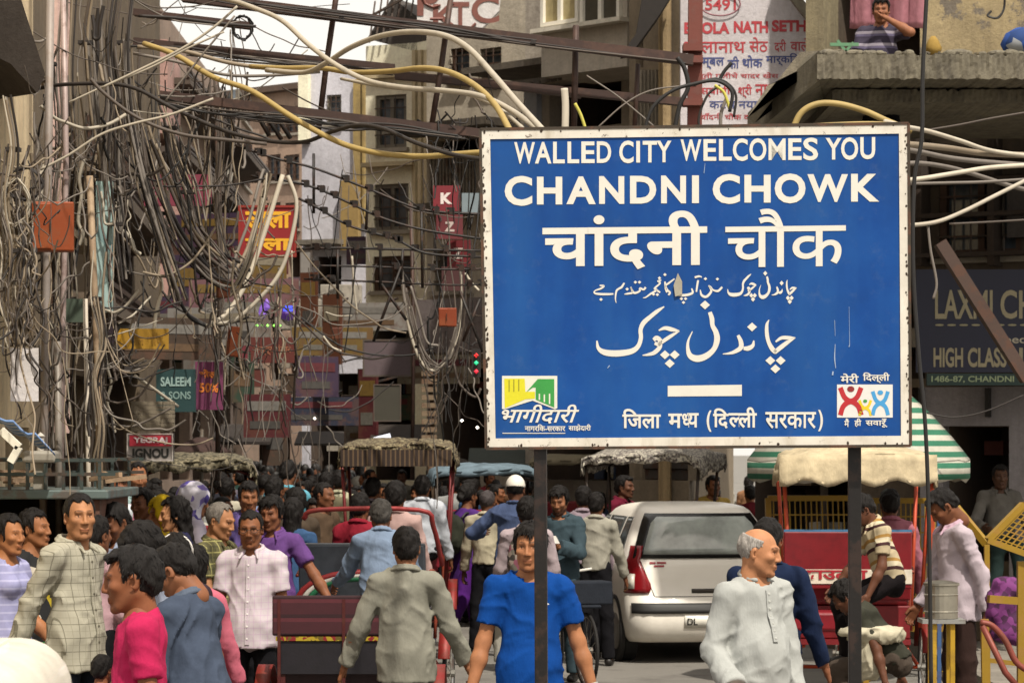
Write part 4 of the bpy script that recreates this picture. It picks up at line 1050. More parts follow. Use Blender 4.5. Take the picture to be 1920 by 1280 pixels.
m = MB(); m.prism([SPT(*lerp2(u, v)) for u, v in ((.02, .026), (.98, .026), (.98, .974), (.02, .974))], (0, .025, 0)); m.build('panel', blue, sg, local=True)
m = MB(); eu, ev = .0195, .0275
for a, b_, c, e in (((0, 0), (1, 0), (1-eu, ev), (eu, ev)), ((1, 0), (1, 1), (1-eu, 1-ev), (1-eu, ev)), ((1, 1), (0, 1), (eu, 1-ev), (1-eu, 1-ev)), ((0, 1), (0, 0), (eu, ev), (eu, 1-ev))):
    m.prism([SPT(*lerp2(*q), .006) for q in (a, b_, c, e)], (0, .035, 0))
m.build('frame', fm_, sg, local=True)
# thin rusty lip round the frame
m = MB(); cs = [SPT(*lerp2(*q), .004) for q in ((-.003, -.004), (1.003, -.004), (1.003, 1.004), (-.003, 1.004))]
for i in range(4): m.bar(cs[i]+Vector((0, .02, 0)), cs[(i+1) % 4]+Vector((0, .02, 0)), .012, .05, up=(0, 1, 0))
m.build('rusty_lip', metalmat('3a3024', .8), sg, local=True)
rr = random.Random(2); m = MB()
def chip(u, v, s):
    x, y = lerp2(u, v); n = rr.randint(5, 7); pl = [SPT(x+s*rr.uniform(.5, 1)*math.cos(a*6.28/n), y+s*1.5*rr.uniform(.5, 1)*math.sin(a*6.28/n), .0075) for a in range(n)]
    m.add(pl, [tuple(range(n))])
for i in range(60): chip(rr.uniform(0, .006), rr.uniform(.02, 1), rr.uniform(1.5, 4))
for i in range(36): chip(rr.uniform(.994, 1), rr.uniform(.02, 1), rr.uniform(1.2, 3))
for i in range(24): chip(rr.uniform(0, 1), rr.choice([rr.uniform(0, .006), rr.uniform(.992, 1)]), rr.uniform(1.5, 3.5))
m.build('rust_chip', plain('33261b', .9), sg, local=True)['kind'] = 'stuff'
def st(s, x0, x1, y0, y1, bold=.03, mat=white, shear=0, dy=0, name='lettering'):
    q = MB(); fit_text(q, s, lambda u, v: SPT(x0+(x1-x0)*u, y1+(y0-y1)*v+dy*(u-.5), .002), bold, shear)
    if q.v: return q.build(name, mat, sg, local=True)
yo = lambda x: -.012*(x-960)
# per letter, so that the spacing is that of the real board
def cx1(x): return 900+x/4
def cx2(x): return 1300+x/4
row2 = [('C', 185, 392, 1), ('H', 427, 617, 1), ('A', 648, 868, 1), ('N', 893, 1082, 1), ('D', 1125, 1322, 1), ('N', 1358, 1545, 1), ('I', 1590, 1642, 1),
        ('C', 145, 350, 2), ('H', 383, 580, 2), ('O', 610, 842, 2), ('W', 855, 1160, 2), ('K', 1183, 1394, 2)]
for ch, a, b_, w_ in row2:
    f_ = cx1 if w_ == 1 else cx2; x0, x1 = f_(a), f_(b_); yy = -.009*((x0+x1)/2-1300)
    ov = 2 if ch in 'CO' else 0; st(ch, x0, x1, 329-ov+yy, 381+ov+yy, .036)
def word(s, cells, top, bot, bold):
    for ch, (x0, x1) in zip(s, cells):
        yy = -.010*((x0+x1)/2-1300); ov = 1 if ch in 'COSU' else 0; st(ch, x0, x1, top-ov+yy, bot+ov*(ch != 'U')+yy, bold*(.45 if ch == 'M' else 1))
word('WALLED', [(964, 1003), (1003, 1034), (1037, 1059), (1064, 1086), (1090, 1115), (1119, 1146)], 263.5, 304, .022)
word('CITY', [(1161, 1188), (1193, 1200), (1205, 1232), (1231, 1259)], 263.5, 304, .022)
word('WELCOMES', [(1276, 1315), (1319, 1343), (1348, 1372), (1374, 1402), (1405, 1437), (1441, 1473), (1478, 1503), (1506, 1534)], 261.5, 302, .022)
word('YOU', [(1548, 1578), (1577, 1609), (1613, 1641)], 261.5, 302, .022)
st('चांदनी', 1017, 1326, 396, 505, .020, dy=-3); st('चौक', 1360, 1586, 391, 500, .007, dy=-3)
# half letters are clipped full letters
def st_clip(s, x0, x1, y0, y1, keep, bold=.02, mat=white):
    vs, fs = text_mesh(s, bold); import bmesh
    bm = bmesh.new(); bv = [bm.verts.new(v) for v in vs]
    for f in fs:
        try: bm.faces.new([bv[i] for i in f])
        except ValueError: pass
    mx = max(v.x for v in vs); mn = min(v.x for v in vs)
    bmesh.ops.bisect_plane(bm, geom=bm.verts[:]+bm.edges[:]+bm.faces[:], plane_co=(mn+(mx-mn)*keep, 0, 0), plane_no=(1, 0, 0), clear_outer=True)
    bm.verts.ensure_lookup_table(); bm.verts.index_update()
    vs = [v.co.copy() for v in bm.verts]; fs = [[v.index for v in f.verts] for f in bm.faces]; bm.free()
    a0 = min(v.x for v in vs); a1 = max(v.x for v in vs); b0 = min(v.y for v in vs); b1 = max(v.y for v in vs)
    q = MB(); q.add([SPT(x0+(x1-x0)*(v.x-a0)/(a1-a0), y1+(y0-y1)*(v.y-b0)/(b1-b0), .002) for v in vs], fs); q.build('lettering', mat, sg, local=True)
st('िजला', 1167, 1239, 766, 803, .022); st('म', 1253, 1279, 775, 802, .022); st_clip('ध', 1279, 1292, 775, 801, .70); st('य', 1288, 1310, 774, 801, .022)
st('(', 1325, 1334, 769, 809, .03); st('िद', 1337, 1366, 765, 803, .022); st_clip('ल', 1366, 1386, 774, 801, .72); st('ली', 1384, 1419, 763, 802, .022)
st('सरकार', 1435, 1530, 772, 803, .014); st(')', 1534, 1543, 768, 808, .03)
m = MB(); m.add([SPT(1252, 723, .002), SPT(1391, 721, .002), SPT(1391, 742, .002), SPT(1252, 743, .002)], [(0, 1, 2, 3)]); m.build('white_bar', white, sg, local=True)
# Urdu calligraphy: strokes of varying pen width
def ribbon(mb, pts, off=.002, fx=None):
    """pts: (x, y, width)"""
    sp = spline([Vector(p) for p in pts], 6); L = []; Rr = []
    for i, p in enumerate(sp):
        a = sp[max(0, i-1)]; c = sp[min(len(sp)-1, i+1)]; d = Vector((c.x-a.x, c.y-a.y)); d = d.normalized() if d.length else Vector((1, 0)); n = Vector((-d.y, d.x))*max(.4, p.z)/2
        L.append((p.x+n.x, p.y+n.y)); Rr.append((p.x-n.x, p.y-n.y))
    o = len(mb.v)
    for a, b_ in zip(L, Rr): mb.v.append(tuple(SPT(*fx(*a), off))); mb.v.append(tuple(SPT(*fx(*b_), off)))
    for i in range(len(L)-1): mb.f.append((o+2*i, o+2*i+1, o+2*i+3, o+2*i+2)); mb.m.append(0)
def dia(mb, x, y, r, fx, off=.0022):
    mb.add([SPT(*fx(x+dx*r, y+dy*r*.9), off) for dx, dy in ((-1, 0), (0, 1), (1, 0), (0, -1))], [(0, 1, 2, 3)])
Q = 1551.6
BIG = [[(1340, 212, 8), (1290, 245, 26), (1240, 285, 30), (1190, 330, 34), (1168, 380, 30), (1170, 440, 30), (1150, 500, 32), (1100, 537, 40), (1000, 552, 46), (910, 545, 42), (862, 515, 26), (850, 460, 10)],
       [(1300, 385, 10), (1345, 368, 26), (1395, 378, 30), (1450, 390, 10)], [(1450, 390, 8), (1390, 425, 24), (1330, 465, 26), (1295, 490, 18)],
       [(1262, 455, 26), (1285, 440, 34), (1310, 458, 30), (1300, 485, 30), (1270, 478, 22)], [(1312, 465, 20), (1308, 505, 30), (1270, 545, 30), (1225, 560, 20), (1182, 566, 6)],
       [(Q+120, 252, 28), (Q+135, 300, 34), (Q+140, 350, 32), (Q+165, 400, 38), (Q+172, 455, 42), (Q+150, 520, 36), (Q+95, 570, 44), (Q+30, 590, 48), (1530, 570, 40), (1512, 520, 26), (1515, 460, 16), (1545, 392, 6)],
       [(Q+440, 458, 8), (Q+432, 495, 26), (Q+400, 515, 34), (Q+365, 515, 24)], [(Q+325, 420, 22), (Q+345, 465, 32), (Q+345, 510, 34), (Q+300, 540, 26), (Q+258, 552, 16), (Q+214, 556, 5)],
       [(Q+550, 308, 6), (Q+535, 345, 22), (Q+535, 410, 28), (Q+548, 470, 28), (Q+575, 520, 34), (Q+600, 545, 30)], [(Q+590, 545, 30), (Q+640, 505, 32), (Q+690, 468, 26), (Q+742, 438, 6)], [(Q+742, 438, 6), (Q+690, 438, 26), (Q+640, 440, 24), (Q+598, 468, 12)]]
BD = [(1345, 562), (1416, 562), (1380, 625), (Q+85, 200), (Q+427, 360), (Q+560, 604), (Q+635, 604), (Q+597, 664)]
fxb = lambda x, y: (900+x/3.879, 520+y/3.879)
m = MB()
for s_ in BIG: ribbon(m, s_, fx=fxb)
for i, (x, y) in enumerate(BD): dia(m, x, y, 36, fxb)
m.build('urdu_lettering', white, sg, local=True)
def fxs(x, y):
    X_, Y_ = fxb(x, y); return 1363+(X_-1115)/(1492-1115)*(1494-1363), 513+(Y_-573)/(697-573)*(568-513)
m = MB()
for s_ in BIG: ribbon(m, [(a, b_, c*1.3) for a, b_, c in s_], fx=fxs)
for x, y in BD: dia(m, x, y, 44, fxs)
# the rest of the small line
SM = [[(Q+210, 70, 12), (Q+180, 98, 14), (Q+145, 92, 10), (Q+125, 70, 12), (Q+110, 60, 10)], [(Q+115, 60, 10), (Q+130, 100, 14), (Q+95, 140, 16), (Q+60, 128, 14), (Q+50, 90, 6)],
      [(Q+35, 20, 12), (Q+28, 60, 12), (Q+22, 105, 10)], [(Q+10, 0, 12), (Q+40, -8, 12), (Q+62, -2, 6)],
      [(1540, 80, 8), (1545, 112, 14), (1500, 128, 16), (1440, 126, 15), (1420, 95, 6)], [(1415, 10, 8), (1375, 40, 12), (1350, 60, 12), (1362, 90, 12), (1382, 110, 12), (1370, 128, 12)], [(1345, 30, 10), (1350, 80, 12), (1360, 110, 10)],
      [(1318, 20, 8), (1295, 28, 12), (1310, 42, 10), (1270, 80, 12), (1285, 92, 12), (1240, 120, 12), (1205, 145, 8), (1185, 148, 4)], [(1285, 92, 12), (1310, 110, 10)],
      [(1205, 72, 14), (1190, 88, 12), (1165, 80, 14), (1160, 100, 12), (1120, 112, 14), (1095, 70, 10), (1110, 108, 12), (1075, 118, 12), (1050, 122, 5)],
      [(1050, 40, 10), (1030, 70, 14), (1010, 82, 12), (992, 100, 12), (985, 150, 8), (990, 185, 4)],
      [(970, 120, 10), (920, 122, 14), (860, 120, 14), (832, 112, 10), (838, 96, 8), (880, 80, 12), (900, 62, 12), (870, 58, 8)]]
for s_ in SM: ribbon(m, [(a, b_, c*1.15) for a, b_, c in s_], fx=fxb)
for x, y in ((1465, 155), (1495, 155), (1480, 182), (1345, -20+0*1), (Q+88, 10), (Q+175, 12), (1130, 35), (1160, 35), (1305, 5), (1290, 125), (1262, 122), (1070, 85), (880, 160)): dia(m, x, y, 13, fxb)
m.build('urdu_line', white, sg, local=True)
# left logo: two hands
lo = lambda x, y: fxb(x, y)
def poly(name, pts, mat, off, f=lo):
    q = MB(); q.add([SPT(*f(*p), off) for p in pts], [tuple(range(len(pts)))]); return q.build(name, mat, sg, local=True)
poly('logo_field', [(160, 715), (562, 715), (562, 950), (545, 958), (382, 895), (180, 958), (160, 955)], plain('cfcdbf', .5, var=.05), .0022)
poly('yellow_hand', [(176, 735), (325, 735), (330, 830), (400, 830), (400, 880), (330, 885), (180, 950)], plain('c9c21a', .5, var=.1), .0030)
poly('green_hand', [(335, 835), (420, 738), (540, 738), (540, 945), (405, 888), (405, 800), (385, 800)], plain('2f8a3a', .5, var=.1), .0030)
m = MB()
for x, y0, y1 in ((212, 745, 830), (246, 740, 830), (282, 740, 825)): m.add([SPT(*lo(x-4, y0), .0038), SPT(*lo(x+4, y0), .0038), SPT(*lo(x+4, y1), .0038), SPT(*lo(x-4, y1), .0038)], [(0, 1, 2, 3)])
m.build('finger_line', plain('8c8614'), sg, local=True)
m = MB()
for x, y0, y1 in ((432, 845, 890), (468, 850, 905), (506, 845, 920)): m.add([SPT(*lo(x-5, y0), .0038), SPT(*lo(x+5, y0), .0038), SPT(*lo(x+5, y1), .0038), SPT(*lo(x-5, y1), .0038)], [(0, 1, 2, 3)])
m.build('finger_gap', plain('cfcdbf'), sg, local=True)
st('भागीदारी', 941, 1086, 758, 794, .014, shear=.3); st('नागरिक-सरकार', 984, 1060, 795, 808, .02); st('साझेदारी', 1066, 1108, 795, 808, .02)
m = MB(); m.add([SPT(942, 811, .002), SPT(1060, 811, .002), SPT(1060, 812.5, .002), SPT(942, 812.5, .002)], [(0, 1, 2, 3)]); m.build('underline', white, sg, local=True)
# right logo: three dancing figures
lr = lambda x, y: (1300+x/3.879, 520+y/3.879)
poly('logo_panel', [(1045, 778), (1450, 778), (1450, 1018), (1045, 1018)], plain('cfcdc8', .5, var=.05), .0022, lr)
def figure(cx, top, bot, w_, th, mat, headmat=None):
    q = MB(); mid = (top+bot)/2; S_ = lambda x, y: lr(x, y)
    ribbon(q, [(cx-w_, top, th), (cx-w_*.6, top+(mid-top)*.7, th), (cx, mid, th*1.15), (cx+w_*.6, top+(mid-top)*.7, th), (cx+w_, top, th)], .003, S_)
    ribbon(q, [(cx-w_, bot, th), (cx-w_*.7, mid+(bot-mid)*.35, th), (cx, mid, th*1.15), (cx+w_*.7, mid+(bot-mid)*.35, th), (cx+w_, bot, th)], .0032, S_)
    q.build('logo_figure', mat, sg, local=True)
    q = MB(); n = 10; r = th*.75; q.add([SPT(*S_(cx+r*math.cos(6.28*i/n), top+r*.4+r*.8*math.sin(6.28*i/n)), .0036) for i in range(n)], [tuple(range(n))]); q.build('logo_head', headmat or mat, sg, local=True)
figure(1145, 800, 1000, 76, 36, plain('a81c24', .5, var=.05), plain('7a1a1c')); figure(1250, 892, 1005, 42, 20, plain('d0b81c', .5, var=.05), plain('3a8a3a')); figure(1360, 828, 1000, 56, 28, plain('3d8fc4', .5, var=.05))
st('मेरी', 1576, 1610, 700, 718, .02); st('िदल्ली', 1618, 1668, 698, 718, .02); st('मैं', 1583, 1592, 784, 800, .02); st('ही', 1602, 1615, 784, 800, .02); st('सवारूँ', 1623, 1664, 784, 801, .02)
# scratches, bird-lime streaks
m = MB()
for pts in ([(1566, 645, 1), (1565, 670, 2), (1567, 690, 1)], [(1565, 600, .8), (1566, 630, .5)], [(1592, 575, .4), (1593, 640, .8), (1592, 650, 2.2)], [(1322, 306, .6), (1320, 325, 1.2)], [(1143, 685, 2), (1139, 690, 1)], [(1562, 696, 2.5), (1561, 703, 3)]): ribbon(m, pts, .0028, lambda x, y: (x, y))
m.build('scratch', plain('93a4bd', .6), sg, local=True)
m = MB(); m.prism([SPT(1271, 512, .004), SPT(1279, 528, .004), SPT(1279, 552, .004), SPT(1266, 556, .004), SPT(1263, 535, .004)], (0, -.006, 0)); m.build('torn_paper', plain('9a9484'), sg, local=True)
# posts
for (xt, xb) in ((1013, 1017), (1602, 1604)):
    q = MB(); q.bar(Minv @ P(xt, 790, 12.08), Minv @ P(xb, 1280+496, 12.08), .054, .054); q.build('post', metalmat('120d0b', .35, .5, (.06, .03, .02)), sg, local=True, bevel=.004)
for x, y in ((1013, 300), (1602, 300), (1013, 800), (1602, 800)): pass
# ================================================================== vehicles, umbrellas, kiosk, barricades
def wheel(root, c, r, axis='X', w_=.035, spokes=18, rim='8a8a88', tyre='151210', name='wheel'):
    """bicycle wheel at c (local)"""
    c = Vector(c); u, v = (Vector((0, 1, 0)), Vector((0, 0, 1))) if axis == 'X' else (Vector((1, 0, 0)), Vector((0, 0, 1)))
    n = u.cross(v)
    ring = lambda R_, N=32: [c+(u*math.cos(a)+v*math.sin(a))*R_ for a in [i*2*math.pi/N for i in range(N+1)]]
    m = MB(); m.tube(ring(r-w_/2), w_/2, 6, cap=False); wo = m.build(name, plain(tyre, .8), root, smooth=True, local=True)
    m = MB(); m.tube(ring(r-w_*1.25, 24), w_*.36, 5, cap=False); m.build('rim', metalmat(rim, .6), wo, smooth=True, local=True)
    m = MB()
    for i in range(spokes):
        a = i*2*math.pi/spokes; m.bar(c+n*.02*(-1)**i, c+(u*math.cos(a)+v*math.sin(a))*(r-w_*1.3), .004)
    m.cyl(c-n*.05, c+n*.05, .028, 8); m.build('spokes', metalmat('77746c', .5), wo, local=True)
    return wo
def rickshaw(name, label, px, d, yaw, body='7a1620', hood=None, hood_mat=None, frame='8a2016', group=None, back_panel=None, hood_h=2.05, hood_rag=.0, seat_red=None, width=1.0, hoodlen=.95, hood_tilt=0, arch=None, back_top=1.36):
    """cycle rickshaw; local +Y is forward (away from the camera when yaw=0)"""
    root = empty(name, (PX(px, d), d, 0), R(yaw), label, 'cycle rickshaw', group)
    fr = metalmat(frame, .5, .5); W_ = width/2
    for s in (-1, 1): wheel(root, (s*(W_+.06), .0, .36), .36)
    wheel(root, (0, 1.75, .34), .34)
    m = MB()   # chassis
    for s in (-1, 1):
        m.tube([(s*W_*.8, -.35, .55), (s*W_*.8, .55, .55), (s*.05, 1.05, .52)], .018)
        m.tube([(s*(W_+.02), 0, .36), (s*W_*.8, 0, .55)], .016)
    m.tube([(-W_-.05, 0, .36), (W_+.05, 0, .36)], .016); m.tube([(0, 1.05, .52), (0, 1.1, .95)], .018); m.tube([(0, 1.1, .8), (0, 1.55, .92)], .018); m.tube([(0, 1.05, .5), (0, 1.5, .8)], .018)
    m.tube([(0, 1.75, .34), (.05, 1.6, .75), (0, 1.55, 1.02)], .014); m.build('frame', fr, root, smooth=True, local=True)
    m = MB(); m.tube(spline([(-.25, 1.35, 1.05), (-.22, 1.5, 1.08), (0, 1.55, 1.05), (.22, 1.5, 1.08), (.25, 1.35, 1.05)], 3), .012); m.build('handlebar', metalmat('9a968c', .3, .4, metal=.6), root, smooth=True, local=True)
    s = SDF(.03); s.ell((0, 1.1, .98), (.10, .13, .035)); v, f = s.mesh(.02); mesh_from([(v, f, 0, None)], 'saddle', plain('1b1511', .6), root)
    m = MB(); m.box(-W_*.85, W_*.85, -.38, .52, .56, .60); m.build('floor', plain(body, .6), root, local=True)
    m = MB(); m.box(-W_*.85, W_*.85, -.34, .12, .604, .86); m.build('seat_box', plain(body, .5, var=.35), root, local=True, bevel=.01)
    m = MB(); m.box(-W_*.83, W_*.83, -.33, .14, .863, .96); m.build('seat', plain(seat_red or '7c1620', .45, var=.3), root, local=True, bevel=.025)
    m = MB(); m.prism([(-W_*.86, -.34, .90), (W_*.86, -.34, .90), (W_*.86, -.44, back_top), (-W_*.86, -.44, back_top)], (0, .06, .01)); bk = m.build('backrest', plain(seat_red or '7c1620', .45, var=.3), root, local=True, bevel=.015)
    for s in (-1, 1):
        m = MB(); m.tube(spline([(s*W_*.9, .12, .62), (s*W_*.92, .10, 1.05), (s*W_*.9, -.1, 1.15), (s*W_*.88, -.38, 1.12)], 4), .014)
        m.build('armrest', metalmat('8a3a26', .4), root, smooth=True, local=True)
        m = MB(); row = [[Vector((s*(W_+.06)+dx, .42*math.cos(a), .36+.42*math.sin(a))) for a in [R(20+i*14) for i in range(11)]] for dx in (-.045, .045)]
        m.grid(row, thick=(0, 0, -.006)); m.build('mudguard', metalmat('7c1c16', .4), root, smooth=True, local=True)
    if back_panel:
        m = MB(); m.box(-W_*.98, W_*.98, -.50, -.46, .60, 1.30); m.build('back_board', plain(back_panel, .4, var=.25), root, local=True)
    if arch:
        for k, c in enumerate(('7c1f20', 'b4b0a8', '185a3a')):
            m = MB(); rr_ = .42-.04*k; pts = [(rr_*math.cos(a)*W_*2, -.52, .92+rr_*.55*math.sin(a)) for a in [math.pi*i/14 for i in range(15)]]; m.tube(pts, .024, 6); m.build('painted_arch', plain(c, .5), root, smooth=True, local=True)
    if hood_mat:
        m = MB(); N = 12; M_ = 8; ys = [-.62+i*(hoodlen+.35)/M_ for i in range(M_+1)]; rs = random.Random(int(px))
        pts = []
        for i, y in enumerate(ys):
            row = []
            for j in range(N+1):
                a = math.pi*(j/N); x = -math.cos(a)*(W_+.10); e = abs(math.cos(a)); z = hood_h-.10+.13*math.sin(a)**.6 if 0 < j < N else hood_h-.14
                sag = .02*math.sin(i*1.3+j*.9)+rs.uniform(-.008, .008); front = -.05*((i-M_/2)/(M_/2))**2
                row.append((x, y, z+sag+front+hood_tilt*(y)))
            pts.append(row)
        m.grid(pts, thick=(0, 0, -.02))
        hd = m.build('hood', hood_mat, root, smooth=True, local=True)
        # valance hanging round the edge
        m = MB()
        per = [Vector(pts[0][j]) for j in range(N+1)]+[Vector(pts[i][N]) for i in range(1, M_+1)]+[Vector(pts[M_][j]) for j in range(N-1, -1, -1)]+[Vector(pts[i][0]) for i in range(M_-1, -1, -1)]
        per2 = []
        for a, b in zip(per[:-1], per[1:]): per2 += [a, a.lerp(b, .5)]
        rows = [[p+Vector((.012*math.sin(k*1.7), .012*math.cos(k*1.7), -.0)) for k, p in enumerate(per2)], [p+Vector((.02*math.sin(k*1.7), .02*math.cos(k*1.7), -.07-hood_rag*abs(math.sin(k*2.3)))) for k, p in enumerate(per2)]]
        m.grid(rows, thick=(.004, .004, 0)); m.build('valance', hood_mat, hd, smooth=True, local=True)
        m = MB()
        for s in (-1, 1):
            m.tube([(s*W_*.98, -.45, .7), (s*(W_+.06), -.52, hood_h-.16)], .016); m.tube([(s*W_*.98, .40, .62), (s*(W_+.06), .62, hood_h-.16)], .016)
            m.tube([(s*(W_+.06), -.52, hood_h-.17), (s*(W_+.06), .62, hood_h-.17)], .012)
        for y in (-.52, .05, .62): m.tube(spline([(-(W_+.06), y, hood_h-.17), (0, y, hood_h-.04), ((W_+.06), y, hood_h-.17)], 5), .012)
        m.build('hood_frame', metalmat(frame, .4), root, smooth=True, local=True)
    return root

def ragmat(cols, scale=16):
    return blotchmat(cols, scale)
# ---- car from stacked plan outlines
def car(name, label, loc, yaw, paint, tint=(.05, .06, .065), plate=None, group=None, grimy=True):
    root = empty(name, loc, R(yaw), label, 'car', group)    # local: rear at y=0 facing -Y, front towards +Y
    prof = [  # z, halfwidth, y_rear, y_front, corner radius
        (.20, .72, .12, 3.48, .22), (.26, .765, .03, 3.55, .26), (.40, .79, .0, 3.58, .28), (.50, .795, .005, 3.57, .28), (.60, .795, .05, 3.52, .26), (.64, .80, .085, 3.46, .24), (.78, .795, .10, 3.34, .24),
        (.90, .785, .12, 3.16, .24), (.965, .765, .14, 2.96, .24), (1.00, .745, .165, 2.72, .22), (1.10, .715, .215, 2.52, .22), (1.22, .668, .275, 2.30, .24), (1.34, .615, .34, 2.08, .26), (1.42, .565, .40, 1.92, .27), (1.455, .52, .46, 1.82, .27), (1.478, .44, .56, 1.68, .25), (1.492, .36, .72, 1.48, .2), (1.498, .15, .95, 1.25, .1)]
    prof = [tuple(p) for p in prof]
    def at_z(z):
        for a, b in zip(prof[:-1], prof[1:]):
            if a[0] <= z <= b[0]: t = (z-a[0])/(b[0]-a[0]); return tuple(a[i]+(b[i]-a[i])*t for i in range(5))
        return prof[-1]
    def outline(p, n=9):
        z, w_, y0, y1, r = p; r = min(r, w_*.95); pts = []
        bow = .045
        def rear(x): return y0+bow*(x/w_)**2*w_/.7
        for cx, cy, a0 in ((w_-r, y1-r, 0), (-(w_-r), y1-r, 90), (-(w_-r), y0+r, 180), (w_-r, y0+r, 270)):
            for i in range(n): a = R(a0+90*i/(n-1)); pts.append(Vector((cx+r*math.cos(a), cy+r*math.sin(a), z)))
            if a0 == 180:
                for i in range(1, 6): x = -(w_-r)+2*(w_-r)*i/6; pts.append(Vector((x, y0-bow*(1-(x/(w_-r))**2)*.6, z)))
        return pts
    m = MB(); rows = [outline(p) for p in prof]; n = len(rows[0]); vs = [v for r_ in rows for v in r_]
    fs = [(i*n+k, i*n+(k+1) % n, (i+1)*n+(k+1) % n, (i+1)*n+k) for i in range(len(rows)-1) for k in range(n)]
    fs.append(tuple((len(rows)-1)*n+k for k in range(n))); fs.append(tuple(range(n-1, -1, -1))); m.add(vs, fs)
    bd = m.build('body', paint, root, smooth=True, local=True)
    def surf(x, z, face, off=0):
        z_, w_, y0, y1, r = at_z(z); r = min(r, w_*.95)
        if face == 'rear':
            ax = abs(x)
            if ax <= w_-r: y = y0-.045*(1-(x/(w_-r))**2)*.6
            else: q = min(1, (ax-(w_-r))/r); y = y0+r-r*math.sqrt(max(0, 1-q*q))
            return Vector((x*(1+off*.3), y-off, z))
        if face in ('left', 'right'):
            s = -1 if face == 'left' else 1; return Vector((s*(w_+off), x, z))
        return Vector((x, y1+off, z))
    def patch(name, face, grid_, off, mat, parent=root, thick=.006):
        m = MB(); m.grid([[surf(x, z, face, off) for x, z in row] for row in grid_], thick=(0, thick, 0) if face == 'rear' else ((thick if face == 'left' else -thick), 0, 0)); return m.build(name, mat, parent, smooth=True, local=True)
    def band(z0, z1, f0, f1, nz=6, nx=14):
        """f(z)->(x0,x1)"""
        out_ = []
        for i in range(nz+1):
            z = z0+(z1-z0)*i/nz; a, b = f0(z), f1(z); out_.append([(a+(b-a)*j/nx, z) for j in range(nx+1)])
        return out_
    ww = lambda z: at_z(z)[1]
    patch('rear_window_surround', 'rear', band(.985, 1.40, lambda z: -(ww(z)-.05), lambda z: ww(z)-.05), .022, plain('141414', .25))
    patch('rear_window', 'rear', band(1.02, 1.37, lambda z: -(ww(z)-.13)+max(0, (z-1.32))*.6, lambda z: ww(z)-.13-max(0, (z-1.32))*.6), .029, glassmat((.26, .28, .26), .08))
    tl = plain('7e1018', .25, var=.15)
    for s in (-1, 1):
        patch('tail_lamp', 'rear', [[(s*(xi), z) for xi in (ww(z)-.015-(1-t)*(.10+.14*max(0, 1-abs(z-.72)/.25)) for t in (0, .25, .5, .75, 1))] for z in [.66+.44*i/10 for i in range(11)]], .016, tl)
        patch('reversing_lamp', 'rear', [[(s*x, z) for x in (ww(z)-.09, ww(z)-.055, ww(z)-.02)] for z in (.70, .77, .84)], .024, plain('cfc9bc', .2))
    patch('bumper_strip', 'rear', band(.475, .57, lambda z: -.74, lambda z: .74, 3), .02, plain('252423', .6))
    seam = plain('2a2622', .8)
    for z0, z1, x0, x1 in ((.625, .631, -.52, .52),): patch('hatch_seam', 'rear', band(z0, z1, lambda z: x0, lambda z: x1, 1), .003, seam)
    for s in (-1, 1): patch('hatch_seam', 'rear', [[(s*(.52+.12*i/6), .63+.33*i/6), (s*(.526+.12*i/6), .63+.33*i/6)] for i in range(7)], .003, seam)
    if plate is not None:
        patch('number_plate', 'rear', band(.34, .455, lambda z: -.25, lambda z: .25, 2), .012, plain('d6d2c6', .5))
        q = MB(); fit_text(q, plate, lambda u, v: surf(-.225+.10*u, .365+.065*v, 'rear', .022), .02); q.build('plate_lettering', plain('14120f'), root, local=True)
        q = MB()
        for x0_, x1_, z_ in ((-.56, -.50, .935), (-.49, -.40, .935), (-.52, -.42, .905)): q.add([surf(x0_, z_, 'rear', .008), surf(x1_, z_, 'rear', .008), surf(x1_, z_+.016, 'rear', .008), surf(x0_, z_+.016, 'rear', .008)], [(0, 1, 2, 3)])
        q.build('badge', plain('9a2030'), root, local=True)
        patch('hatch_handle', 'rear', band(.66, .70, lambda z: -.16, lambda z: .16, 2), .004, plain('3b352e'))
    # side windows
    for face in ('left', 'right'):
        for y0, y1, z0s in ((.50, .86, 1), (.92, 1.62, 0), (1.68, 2.36, 0)):
            g_ = []
            for i in range(5):
                z = 1.0+.36*i/4; a = y0+(.12*i/4 if z0s else 0); b = min(y1, at_z(z)[3]-.16-.0); g_.append([(a+(b-a)*j/6, z) for j in range(7)])
            patch('side_window', face, g_, .004, glassmat((.05, .055, .055), .12))
        patch('door_seam', face, [[(1.65, .3+.1*i), (1.656, .3+.1*i)] for i in range(7)], .003, seam); patch('door_seam', face, [[(.90, .42+.1*i), (.906, .42+.1*i)] for i in range(6)], .003, seam)
    s_ = MB(); s_.tube([(-.05, .35, .28), (.6, .35, .26)], .03, 8); s_.build('silencer', plain('55504a', .5), root, local=True)
    for y in (.62, 2.98):
        for s in (-1, 1):
            c = Vector((s*.70, y, .285)); m = MB(); m.lathe([(.0, -.085), (.19, -.085), (.28, -.08), (.292, -.04), (.292, .04), (.28, .08), (.19, .085), (0, .085)], c, 24, M=Matrix.Rotation(R(90), 3, 'Y')); wo = m.build('wheel', plain('161412', .85), root, smooth=False, local=True)
            m = MB(); m.lathe([(0, .0), (.10, .01), (.175, .0), (.18, -.02)], c+Vector((s*.092, 0, 0)), 20, M=Matrix.Rotation(R(90*s), 3, 'Y')); m.build('hub_cap', metalmat('8d8a84', .3), wo, local=True)
            m = MB(); m.lathe([(.30, -.03), (.335, -.02), (.335, .02), (.30, .03)], c+Vector((s*.085, 0, .01)), 24, M=Matrix.Rotation(R(90), 3, 'Y')); m.build('wheel_arch', plain('1c1917', .8), root, smooth=True, local=True)
    for s in (-1, 1):
        q = SDF(.02); q.ell((s*.83, 2.25, 1.02), (.09, .05, .065)); v, f = q.mesh(.02); mesh_from([(v, f, 0, None)], 'side_mirror', plain('b9b3a6', .4), root)
    return root
